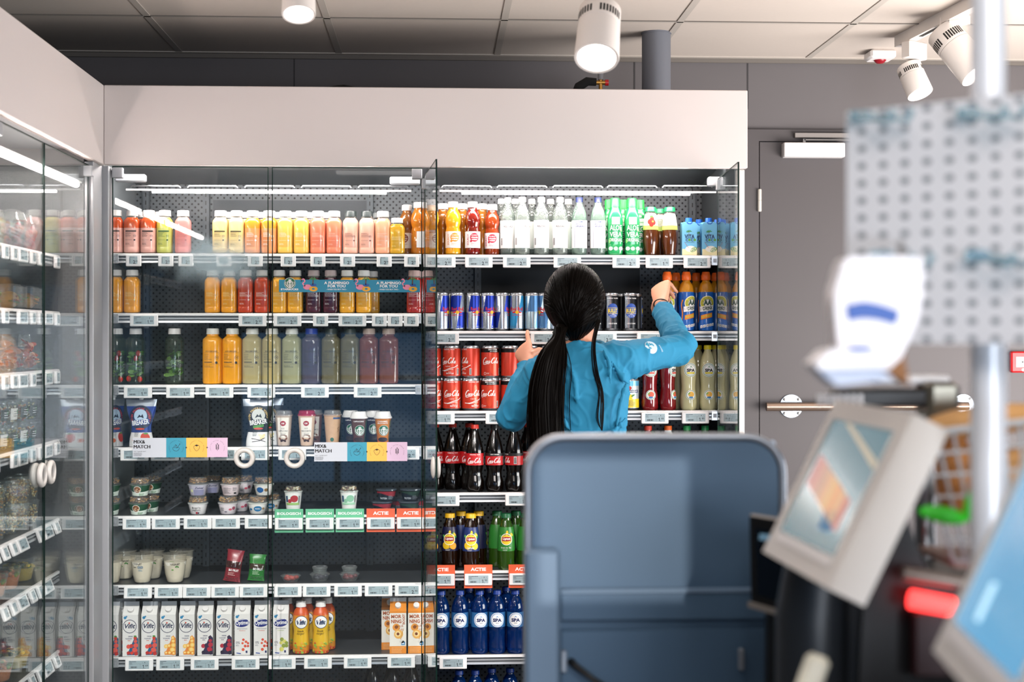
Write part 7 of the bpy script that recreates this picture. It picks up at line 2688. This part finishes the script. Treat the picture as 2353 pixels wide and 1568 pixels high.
# --- hair: cap pulled back, strand grooves, tie, long ponytail and one loose lock
m = MB()
S, R_ = 120, 34
V = []
hc = head + Vector((-.004, -.012, .012))
for j in range(R_ + 1):
    t = pi * j / R_
    for k in range(S):
        a = 2 * pi * k / S
        gro = 1 + .010 * sin(k * 9.3 + j * .13) * sin(t) + .006 * sin(k * 23.7)
        x, y, z = .097 * sin(t) * cos(a), .108 * sin(t) * sin(a), .118 * cos(t)
        if z < 0:
            x *= 1 - .42 * (z / .118) ** 2; z *= 1.12
            # front opens up for the face
        if y > .02 and z < .05:
            y = .02 + (y - .02) * .25
        V.append(hc + Vector((x * gro, y * gro, z * gro)))
m.add(V, [(j * S + k, (j + 1) * S + k, (j + 1) * S + (k + 1) % S, j * S + (k + 1) % S) for j in range(R_) for k in range(S)], HAIR)
hair = m.build('hair', person)
tie0 = J(1288, 772, YP - .055)


def capp(d, s=1.012):
    x, y, z = .097 * d.x, .108 * d.y, .118 * d.z
    if z < 0:
        x *= 1 - .42 * (z / .118) ** 2; z *= 1.12
    return hc + Vector((x, y, z)) * s


rr = random.Random(31)
dt = Vector((-.22, -.62, -.75)).normalized()
m = MB()
for k in range(230):
    a = rr.uniform(0, 2 * pi)
    e = rr.uniform(-.35, 1.2)
    d0 = Vector((cos(a) * cos(e), sin(a) * cos(e), sin(e))).normalized()
    if d0.y > .35 and d0.z < .3 or d0.dot(dt) > .8:
        continue
    pts = []
    for i in range(11):
        t = i / 10
        q = d0.lerp(dt, t)
        q = (q + Vector((0, -.35 * sin(pi * t) * (1 if d0.y > 0 else .3), .25 * sin(pi * t)))).normalized()
        pts.append(capp(q, 1.004 + .010 * sin(pi * t) * rr.uniform(.4, 1)))
    m.tube(pts, [.0016 * (.3 + .7 * sin(pi * (i + .5) / 11)) for i in range(11)], HAIR, 4)
m.build('hair_strands', hair)
m = MB()
m.tube([tie0 + Vector((.020 * cos(a), .010 * sin(a), -.010 * cos(a) + .004 * sin(a))) for a in [2 * pi * k / 20 for k in range(20)]], .006, mat('hair_tie', '0a0a0c', .7), 8, closed=True)
m.build('hair_tie', hair)
# ponytail: many strands following one flowing curve
path = [J(1290, 752, YP - .045), J(1284, 775, YP - .070), J(1268, 820, YP - .105), J(1256, 890, YP - .122), J(1254, 960, YP - .124), J(1258, 1040, YP - .118), J(1262, 1110, YP - .105)]
wid = [.020, .017, .042, .052, .055, .052, .030]
dep = [.018, .014, .024, .028, .028, .024, .014]
m = MB()
rr = random.Random(12)
core = []
for p, w_, d_ in zip(path, wid, dep):
    core.append((p, w_ * .86, d_ * .86, X_))
cs = spline([tuple(p[0]) + (p[1], p[2]) for p in core], 6)
loft(m, [(Vector(q[:3]), q[3], q[4], X_) for q in cs], HAIR, 20)
for k in range(150):
    a = rr.uniform(0, 2 * pi); q = rr.uniform(.82, 1.06)
    ph = rr.uniform(0, 6)
    pts = []
    for i, (p, w_, d_) in enumerate(zip(path, wid, dep)):
        pts.append(tuple(p + Vector((w_ * q * cos(a) + .003 * sin(i * 1.7 + ph), d_ * q * sin(a), 0))))
    e = rr.choice((7, 7, 6, 5))
    sp = spline(pts[:e] if e < 7 else pts, 4)
    n = len(sp)
    m.tube(sp, [.0022 * (1 - .7 * i / n) for i in range(n)], HAIR, 4)
m.build('ponytail', hair)
m = MB()
for k in range(16):
    o = Vector((rr.uniform(-.006, .006), rr.uniform(-.004, .004), 0))
    e = rr.uniform(-.012, .012)
    pts = [tuple(J(1376, 735, YP - .03) + o), tuple(J(1364, 790, YP - .075) + o), tuple(J(1368, 850, YP - .100) + o * 1.3), tuple(J(1380, 905, YP - .106) + o + Vector((e * .5, 0, 0))), tuple(J(1378, 960, YP - .104) + o + Vector((e, 0, 0))), tuple(J(1383, 990, YP - .10) + o * .3)]
    sp = spline(pts, 5)
    n = len(sp)
    m.tube(sp, [.0016 * (1 - .6 * i / n) for i in range(n)], HAIR, 4)
m.build('loose_lock', hair)
m = MB()
for k in range(7):
    x = rr.uniform(-12, 12)
    sp = spline([tuple(J(1300 + x * .3, 800, YP - .09)), tuple(J(1306 + x, 850, YP - .112)), tuple(J(1298 + x * 1.4, 920, YP - .118)), tuple(J(1304 + x, 990, YP - .112))], 5)
    m.tube(sp, .0008, HAIR, 4)
m.build('stray_hairs', hair)
# --- black hair band worn on the right wrist
c = rw + (rh - rw) * .10; axw = (rh - rw).normalized()
x = axw.cross(Vector((0, 1, 0))).normalized(); y = axw.cross(x)
MB().tube([c + x * (.0265 * cos(t)) + y * (.0225 * sin(t)) for t in [2 * pi * k / 28 for k in range(28)]], .0022, BLACK, 8, closed=True).build('wristband', person)
# ------------------------------------------------------------------ foreground: checkout machines, out of focus
KB = mat('kiosk_blue_grey', '57748f', .42, .15)
KB2 = mat('kiosk_blue_light', '7e98b2', .45, .1)
KRIM = mat('kiosk_rim', 'b4bcc6', .3, .5)
YK = 2.42
p0, p1 = W(1207, 1000, YK), W(1803, 1018, YK)
cx_, hw = (p0.x + p1.x) / 2, (p1.x - p0.x) / 2
ztop = p0.z
k = empty('self_checkout_kiosk', (cx_, YK, 0))
tag(k, 'blue-grey back of a checkout kiosk with rounded top, in the foreground', 'checkout kiosk')


def rounded(hw, z0, z1, r, y, n=10, only_top=True):
    P = [(-hw, y, z0), (hw, y, z0)]
    P += [(hw - r + r * cos(a), y, z1 - r + r * sin(a)) for a in [pi / 2 * i / n for i in range(n + 1)]]
    P += [(-hw + r - r * sin(a), y, z1 - r + r * cos(a)) for a in [pi / 2 * i / n for i in range(n + 1)]]
    return P


m = MB().prism(rounded(hw, .04, ztop, .062, 0), (0, .05, 0), KB, KRIM)
m.build('back_shell', k)
# raised bright rim round the panel
m = MB()
P = [Vector(p) for p in rounded(hw - .004, .04, ztop - .004, .060, -.003)]
P = P[1:] + P[:1]
m.tube(P, .0065, KRIM, 10)
m.build('rim', k)
X = lambda px: W(px, 1300, YK).x - cx_
Z = lambda py: W(1500, py, YK).z
m = MB()
m.box(-hw - .002, X(1284), -.034, -.001, .04, Z(1256), KB2, .006)
m.build('side_pillar', k)
m = MB()
m.box(X(1286), hw - .004, -.010, 0, Z(1425), Z(1352), KB, .003)
m.box(X(1286), hw - .004, -.014, -.008, Z(1362), Z(1350), KB2, .002)
m.build('ledge', k)
m = MB().box(X(1286), hw - .006, -.005, 0, .1, Z(1444), KB, .003)
for px_, in ((1292,), (1698,)):
    m.box(X(px_) - .003, X(px_) + .006, -.016, -.004, Z(1540), Z(1490), KRIM, .002)
m.build('lower_cover', k)
MB().tube([(X(1312), -.004, Z(1518)), (X(1318), -.022, Z(1522)), (X(1360), -.03, Z(1552)), (X(1420), -.03, Z(1590)), (X(1520), -.03, Z(1680))], [.007, .006, .005, .005, .005], BLACK, 10).build('power_cable', k)
MB().box(-hw, hw, -.05, .25, 0, .05, DARK, .01).build('foot', k)
MB().lathe([(0, -.004), (.006, -.003), (.007, 0)], KRIM, 14, M=Matrix.Translation((X(1772), -.004, Z(1022))) @ Matrix.Rotation(pi / 2, 4, 'X')).build('screw', k)
# narrow support column right of the kiosk
m = MB()
a, b_ = W(1803, 1300, 2.5), W(1832, 1300, 2.5)
col = m.box(a.x, b_.x, 2.5, 2.55, 0, W(1800, 1330, 2.5).z, DARK, .004).build('support_column')
tag(col, 'dark narrow column between the kiosk and the tilted terminal', 'column')

# card terminal behind the first screen
c0 = W(1775, 1308, 2.15)
t = empty('payment_terminal', c0)
tag(t, 'black payment screen on the right side of the blue-grey kiosk', 'payment terminal')
q = [W(px_, py_, 2.15 + dy_) - c0 for px_, py_, dy_ in ((1722, 1186, .04), (1850, 1206, -.04), (1850, 1424, -.04), (1726, 1388, .04))]
m = MB().prism([q[3], q[2], q[1], q[0]], Vector((.01, .03, 0)), BLACK, mat('terminal_edge', '8f8a84', .4))
m.build('screen_body', t)
n = (q[1] - q[0]).cross(q[3] - q[0]).normalized()
n = -n if n.y > 0 else n
m = MB()
m.prism([q[0].lerp(q[2], .12) + n * .001, q[1].lerp(q[3], .12) + n * .001, q[2].lerp(q[0], .12) + n * .001, q[3].lerp(q[1], .12) + n * .001], n * .0006, mat('terminal_glass', '0a1420', .12))
m.prism([q[0].lerp(q[1], .25).lerp(q[3], .18) + n * .002, q[0].lerp(q[1], .9).lerp(q[3], .15) + n * .002, q[0].lerp(q[1], .9).lerp(q[3], .24) + n * .002, q[0].lerp(q[1], .25).lerp(q[3], .25) + n * .002], n * .0005, mat('terminal_line', '5c7c90', .4, emit=.3))
m.build('display', t)
MB().prism([q[3] + n * .002 + Vector((0, 0, -.004)), q[2] + n * .002 + Vector((0, 0, -.004)), q[2] + n * .002 + Vector((0, 0, .004)), q[3] + n * .002 + Vector((0, 0, .004))], n * .006, mat('terminal_edge', '8f8a84', .4)).build('bottom_strip', t)
MB().tube([Vector((.03, .05, -.05)), Vector((.03, .06, -.25)), Vector((.03, .06, -c0.z + .05))], .03, DARK, 12).build('stand', t)
MB().box(-.08, .14, -.02, .16, -c0.z, -c0.z + .05, DARK, .005).build('foot', t)


def tilted_screen(name, corners, thick, label, bez, scr, lip=.035, extra=None, parent_label=None, base=True):
    """tablet-like checkout screen; corners TL, TR, BR, BL in world space"""
    corners = [corners[0], corners[1], corners[3] + (corners[1] - corners[0]), corners[3]]
    c0 = sum(corners, Vector()) / 4
    o = empty(name, c0)
    tag(o, label, 'checkout screen', 'white checkout screens')
    tl, tr, br, bl = [c - c0 for c in corners]
    n = (tr - tl).cross(bl - tl).normalized()
    if n.dot(-c0 + Vector((0, 0, EYE))) < 0:
        n = -n
    m = MB().prism([bl, br, tr, tl], -n * thick, bez)
    m.build('housing', o)
    def pt(u, v, h=0.0):
        return tl.lerp(tr, u).lerp(bl.lerp(br, u), v) + n * h
    u0, u1, v0, v1 = scr
    mm = MB()
    mm.prism([pt(u0, v0, .0004), pt(u1, v0, .0004), pt(u1, v1, .0004), pt(u0, v1, .0004)], n * .0005, extra)
    mm.build('display', o)
    m = MB()
    m.prism([pt(u0, v1 + .012, .001), pt(u1, v1 + .012, .001), pt(u1, v1 + .06, .001), pt(u0, v1 + .06, .001)], n * .0015, WHITE)
    for (a, b_, c, d) in ((u0 - .02, u1 + .02, v0 - .02, v0 - .004), (u0 - .02, u0 - .005, v0, v1), (u1 + .005, u1 + .02, v0, v1)):
        m.prism([pt(a, c, .0004), pt(b_, c, .0004), pt(b_, d, .0004), pt(a, d, .0004)], n * .002, bez)
    m.build('bezel', o)
    return o, pt, n


BEZ = mat('screen_white', 'dcd8d2', .4)


def screen_mat(name, col, strength, reflect=.15):
    m, N, L = new_mat(name)
    b = N['Principled BSDF']
    b.inputs['Base Color'].default_value = (*lin('0c1418'), 1)
    b.inputs['Emission Color'].default_value = (*lin(col), 1)
    b.inputs['Emission Strength'].default_value = strength
    b.inputs['Roughness'].default_value = reflect
    b.inputs['Specular IOR Level'].default_value = .8
    return m


YA, YB2 = 1.86, 1.60
s1, pt1, n1 = tilted_screen('checkout_screen', [W(1921, 919, YA), W(2100, 950, YB2), W(1900, 1366, YB2), W(1752, 1268, YA)], .045, 'white checkout screen tilted left, teal display with a diagonal row of colours', BEZ, (.12, .90, .12, .84), extra=screen_mat('display_teal', '5f8a96', .36))
m = MB()
# what the display shows: a pale line and a slanting band of coloured packs
cols = ('d8a8a4', 'e0b4a8', 'd8b8a4', 'e8c0a0', 'f0cc9c', 'f0b88c', 'e8c49c', 'd8988c')
for i, cc in enumerate(cols):
    a = i / len(cols)
    u0, v0 = .16 + .62 * a, .34 + .20 * a
    P = [(u0, v0), (u0 + .085, v0 + .02), (u0 + .085, v0 + .20), (u0, v0 + .19)]
    m.prism([pt1(u, v, .0011) for u, v in P], n1 * .0003, mat('shown_' + cc, cc, .5, emit=.22))
m.prism([pt1(.28, .125, .0011), pt1(.36, .125, .0011), pt1(.88, .30, .0011), pt1(.88, .345, .0011)], n1 * .0003, mat('shown_line', 'd8ccb4', .5, emit=.18))
m.prism([pt1(.56, .62, .0011), pt1(.72, .62, .0011), pt1(.72, .74, .0011), pt1(.56, .74, .0011)], n1 * .0003, mat('shown_blue', '2c6488', .5, emit=.35))
m.build('screen_picture', s1)
c = s1.location
MB().tube([Vector((.01, .10, -.09)), Vector((.0, .10, -.17)), Vector((.0, .10, -c.z + .9))], [.040, .045, .045], mat('stand_dark', '23272c', .4), 16).build('stand', s1)
m = MB()
m.box(-.05, .05, .04, .22, -c.z, -c.z + .93, mat('cabinet_dark', '202225', .5), .01)
m.build('cabinet', s1)
for zz in (.925, .90):
    MB().box(.01, .045, .030, .041, zz - c.z - .006, zz - c.z + .002, STEEL, .002).build('metal_clip', s1)

s2, pt2, n2 = tilted_screen('checkout_screen', [W(2408, 930, 1.40), W(2640, 985, 1.12), W(2480, 1720, 1.12), W(2143, 1495, 1.40)], .04, 'white checkout screen with bright blue display cut by the right edge', BEZ, (.10, .93, .10, .86), extra=screen_mat('display_blue', '62a8d2', .46))
m = MB()
m.prism([pt2(.30, .66, .0011), pt2(.36, .65, .0011), pt2(.36, .80, .0011), pt2(.30, .80, .0011)], n2 * .0003, mat('shown_ring', 'a8d0e4', .5, emit=.6))
m.build('screen_picture', s2)
c = s2.location
MB().box(-.04, .30, .06, .22, -c.z, -c.z + 1.05, mat('cabinet_dark', '202225', .5), .01).build('cabinet', s2)

# receipt printer on top of the first screen
c0 = W(2040, 915, 1.96)
bzz_top = W(2140, 1368, 1.72).z
pr = empty('receipt_printer', c0)
pr.scale = (1.14, 1.0, 1.0)
tag(pr, 'black and chrome device above the tilted white checkout screen', 'printer')
MB().box(-.062, .045, -.02, .04, -.012, .012, BLACK, .004).build('body', pr)
MB().box(.040, .078, -.03, .03, -.030, .022, mat('chrome_dull', '807c70', .3, .7), .006).build('metal_corner', pr)
MB().box(-.01, .075, .0, .06, .018, .030, WHITE, .003).build('white_top', pr)
m = MB()
for kx in range(7):
    m.box(-.088 + kx * .008, -.083 + kx * .008, -.022, -.018, -.010, .006, WHITE)
m.build('fins', pr)
MB().tube([(.05, .03, -.02), (.055, .035, -c0.z + bzz_top + .002)], .012, STEEL, 10).build('support', pr)

# bright post carrying a clear pegboard
px_ = W(2271, 100, 1.56)
o = MB().lathe([(.0185, .0), (.0185, 2.5)], mat('post_satin', 'e6eaf0', .3, .15), 28, off=(px_.x, 1.56, 0)).build('display_post')
tag(o, 'bright satin metal post at the right, carrying the clear pegboard', 'post')
PB = empty('pegboard', W(2150, 500, 1.52))
tag(PB, 'frosted clear pegboard with rows of holes, hanging at the upper right', 'pegboard')
L0 = PB.location
A, B = W(1945, 258, 1.60), W(2420, 208, 1.46)
zb_ = W(1945, 790, 1.60).z
d = (B - A); d.z = 0
M = perforated('frosted_pegboard', 'dddfe3', '737b83', .0187, .0036, axis='XZ', rough=.25, metal=0, stagger=False, alpha=(.88, .84))
m = MB()
m.prism([A - L0, B - L0, Vector((B.x, B.y, zb_)) - L0, Vector((A.x, A.y, zb_)) - L0], (0.002, .004, 0), M)
m.build('panel', PB)
HK = clear('hook_clear', 'c4e0e8', body=.2, bcolor='cfe8f0', rough=.05, base=.12)
for i, (px1, py1, Y1) in enumerate(((1985, 268, 1.585), (2232, 262, 1.51), (2030, 590, 1.57), (2250, 588, 1.505))):
    p = W(px1, py1, Y1)
    h = empty('pegboard_hook', p)
    tag(h, 'clear plastic double hook, %s on the pegboard' % ('upper left', 'upper right', 'lower left, above the white dispenser', 'lower right')[i], 'hook', 'pegboard hooks')
    for s in (-1, 1):
        MB().tube([(s * .010, -.002, 0), (s * .010 + .010, -.03, -.006), (s * .010 + .020, -.055, -.012), (s * .010 + .022, -.062, -.002)], [.003, .003, .003, .004], HK, 8).build('prong', h)
    MB().box(-.016, .016, -.004, -.0005, -.006, .006, HK, .002).build('plate', h)

# white hanging dispenser with a blue stripe
YD = 1.44
c0 = W(2015, 720, YD)
dsp = empty('hanging_dispenser', c0)
tag(dsp, 'white plastic dispenser with a blue stripe hanging from the clear pegboard', 'dispenser')
G = lambda px, py, dy=0: W(px, py, YD + dy) - c0
DW = mat('dispenser_white', 'f0eef2', .35)
up = spline([(1938, 606), (1955, 591), (2030, 588), (2105, 592), (2122, 606), (2120, 680), (2105, 745), (2080, 800), (2068, 828)], 4)
lo = spline([(1930, 812), (1918, 700), (1928, 640), (1938, 606)], 4)
outl = [G(a, b_) for a, b_ in up] + [G(a, b_) for a, b_ in lo[:-1]]
m = MB().prism(outl[::-1], (0, .035, 0), DW)
m.build('body', dsp)
m = MB()
band = spline([(1944, 702), (1985, 694), (2030, 702), (2067, 716)], 4) + spline([(2058, 746), (2020, 735), (1980, 732), (1950, 738)], 4)
m.prism([G(a, b_, -.002) for a, b_ in band][::-1], (0, .0018, 0), mat('stripe_blue', '1450a8', .4))
m.build('blue_stripe', dsp)
m = MB()
tray = [(1876, 838), (1908, 806), (1935, 800), (2040, 808), (2066, 826), (2040, 850), (2020, 846), (1880, 850)]
m.prism([G(a, b_, -.03) for a, b_ in tray][::-1], (0, .05, 0), DW)
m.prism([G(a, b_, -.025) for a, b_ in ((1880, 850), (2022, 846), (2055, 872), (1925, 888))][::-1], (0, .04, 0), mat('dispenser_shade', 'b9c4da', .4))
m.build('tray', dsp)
MB().on(lambda u, v, h: tuple(G(2000 + u, 800 - v, -.0325))).disc(-22, 0, 32, mat('stripe_blue', '1450a8', .4), sy=.2).build('blue_mark', dsp)
MB().prism([G(2030, 850, .004), G(2048, 822, .004), G(2075, 800, .004), G(2090, 885, .004)][::-1], (0, .03, 0), mat('card_brown', '8a5a2c', .6)).build('brown_card', dsp)
MB().tube([G(2070, 590, .02), G(2070, 560, .06), W(2070, 560, 1.548) - c0], .004, STEEL, 8).build('hanger', dsp)

# smoky blue block added as an object's shadow behind the pegboard
c0 = W(2130, 695, 1.606)
o = MB().box(-.030, .030, 0, .04, -.045, .045, mat('smoky_blue', '7a98ac', .4), .008).build('shadow_block')
o.location = c0
MB().tube([(.0, 0, .04), (.0, -.045, .043)], .003, STEEL, 8).build('hook', o)
tag(o, 'grey-blue box standing in for a blurred shadow behind the clear pegboard', 'box')

# wire basket with bread
YW = 1.75
c0 = W(2225, 1110, YW)
bk = empty('wire_basket', c0)
tag(bk, 'white wire basket holding bread loaves on the right', 'basket')
m = MB()
WIRE = mat('wire_white', 'c6c9cc', .35, .3)
Gw = lambda px, py, Y=YW: W(px, py, Y) - c0
tl, tr, bl, br = (2112, 998), (2420, 962), (2190, 1288), (2420, 1300)
for dY in (0, .16):
    for i in range(9):
        t = i / 8
        m.tube([Gw(tl[0] + (tr[0] - tl[0]) * t, tl[1] + (tr[1] - tl[1]) * t, YW + dY), Gw(bl[0] + (br[0] - bl[0]) * t, bl[1] + (br[1] - bl[1]) * t, YW + dY * .8)], .0022, WIRE, 6)
    for j in range(7):
        t = j / 6
        m.tube([Gw(tl[0] + (bl[0] - tl[0]) * t, tl[1] + (bl[1] - tl[1]) * t, YW + dY), Gw(tr[0], tr[1] + (br[1] - tr[1]) * t, YW + dY)], .0022 if j else .0045, WIRE, 6)
for j in range(7):
    t = j / 6
    a = (tl[0] + (bl[0] - tl[0]) * t, tl[1] + (bl[1] - tl[1]) * t)
    m.tube([Gw(*a, YW), Gw(*a, YW + .16)], .0022 if j else .0045, WIRE, 6)
m.build('wire_frame', bk)
MB().prism([Gw(2190, 1288), Gw(2420, 1300), Gw(2420, 1320), Gw(2195, 1306)][::-1], (0, .13, 0), mat('basket_base', '8a6a5c', .5)).build('base', bk)
crust = mat('bread_crust', 'b87a40', .7, noise=.35, nscale=14)
crust2 = mat('bread_gold', 'd8a468', .7, noise=.3, nscale=14)
for i, (px1, py1, rx, rz, rot, mt, lab) in enumerate(((2262, 968, .085, .020, .12, crust2, 'long golden loaf lying on top in the wire basket'), (2345, 1072, .055, .028, .1, crust2, 'round golden loaf in the wire basket'), (2195, 1095, .024, .055, .0, crust, 'dark brown loaf standing in the left side of the wire basket'), (2330, 1188, .05, .024, .1, crust, 'brown loaf low in the wire basket'))):
    p = W(px1, py1, YW + .07)
    m = MB()
    m.ellip((0, 0, 0), rx, .032, rz, mt, 20, 12, M=Matrix.Rotation(-rot, 4, 'Y'))
    o = m.build('bread_loaf'); o.location = p
    tag(o, lab, 'bread', 'loaves in the wire basket')
# green leafy item in front of the basket
c0 = W(2225, 1195, 1.66)
lf = empty('green_leaf_garnish', c0)
tag(lf, 'bright green leaf hanging on the front of the wire basket', 'leaf')
g1 = mat('leaf_bright', '3ad22c', .45)
m = MB()
for a, b_, l, w_ in ((0, .05, .05, .013), (.2, -.1, .055, .012), (2.95, .0, .042, .010), (.7, .2, .035, .014), (1.2, 0, .03, .012)):
    m.ellip((cos(a) * l * .7, 0, sin(a) * l * .7), l * .7, .006, w_, g1, 12, 6, M=Matrix.Rotation(-a, 4, 'Y'))
m.build('leaves', lf)
# counter body and red lit bar
c0 = W(2140, 1400, 1.72)
ct = empty('checkout_counter', (c0.x, 1.72, 0))
tag(ct, 'black checkout counter under the wire basket with a glowing red bar', 'counter')
bx = lambda px: W(px, 1300, 1.72).x - c0.x
bzz = lambda py: W(2140, py, 1.72).z
m = MB()
m.prism([(bx(2150) - .06, .08, .0), (bx(2420), .08, .0), (bx(2420), .08, bzz(1368)), (bx(2150) - .035, .08, bzz(1368))][::-1], (0, .30, 0), mat('counter_black', '08090b', .5))
m.build('body', ct)
MB().prism([(bx(q[0]), .030, bzz(q[1])) for q in ((2012, 1200), (2090, 1165), (2145, 1310), (2145, 1700), (1985, 1700))][::-1], (0, .015, 0), mat('counter_black', '08090b', .5)).build('side_panel', ct)
MB().tube([(bx(2074), .0, bzz(1318)), (bx(2215), .0, bzz(1342))], .0085, mat('bar_cap', '8e8078', .35, .3), 14).build('top_bar', ct)
MB().tube([(bx(2092), .0, bzz(1377)), (bx(2190), .0, bzz(1396))], .0115, mat('red_lamp', 'ff3a38', .4, emit=2.0), 16).build('red_light', ct)
MB().box(bx(2100), bx(2300), .0, .02, bzz(1560), bzz(1405), mat('counter_maroon', '2a0c10', .5), .004).build('front_panel', ct)
# small white key-shaped tag near the bottom
c0 = W(1865, 1545, 1.6)
o = MB().box(-.012, .016, -.006, .006, -.03, .02, mat('tag_cream', 'c8c2b0', .5), .006).build('hanging_tag')
o.location = c0; o.rotation_euler = (0, .35, 0)
tag(o, 'small cream tag hanging at the bottom right of the dark cabinet', 'tag')
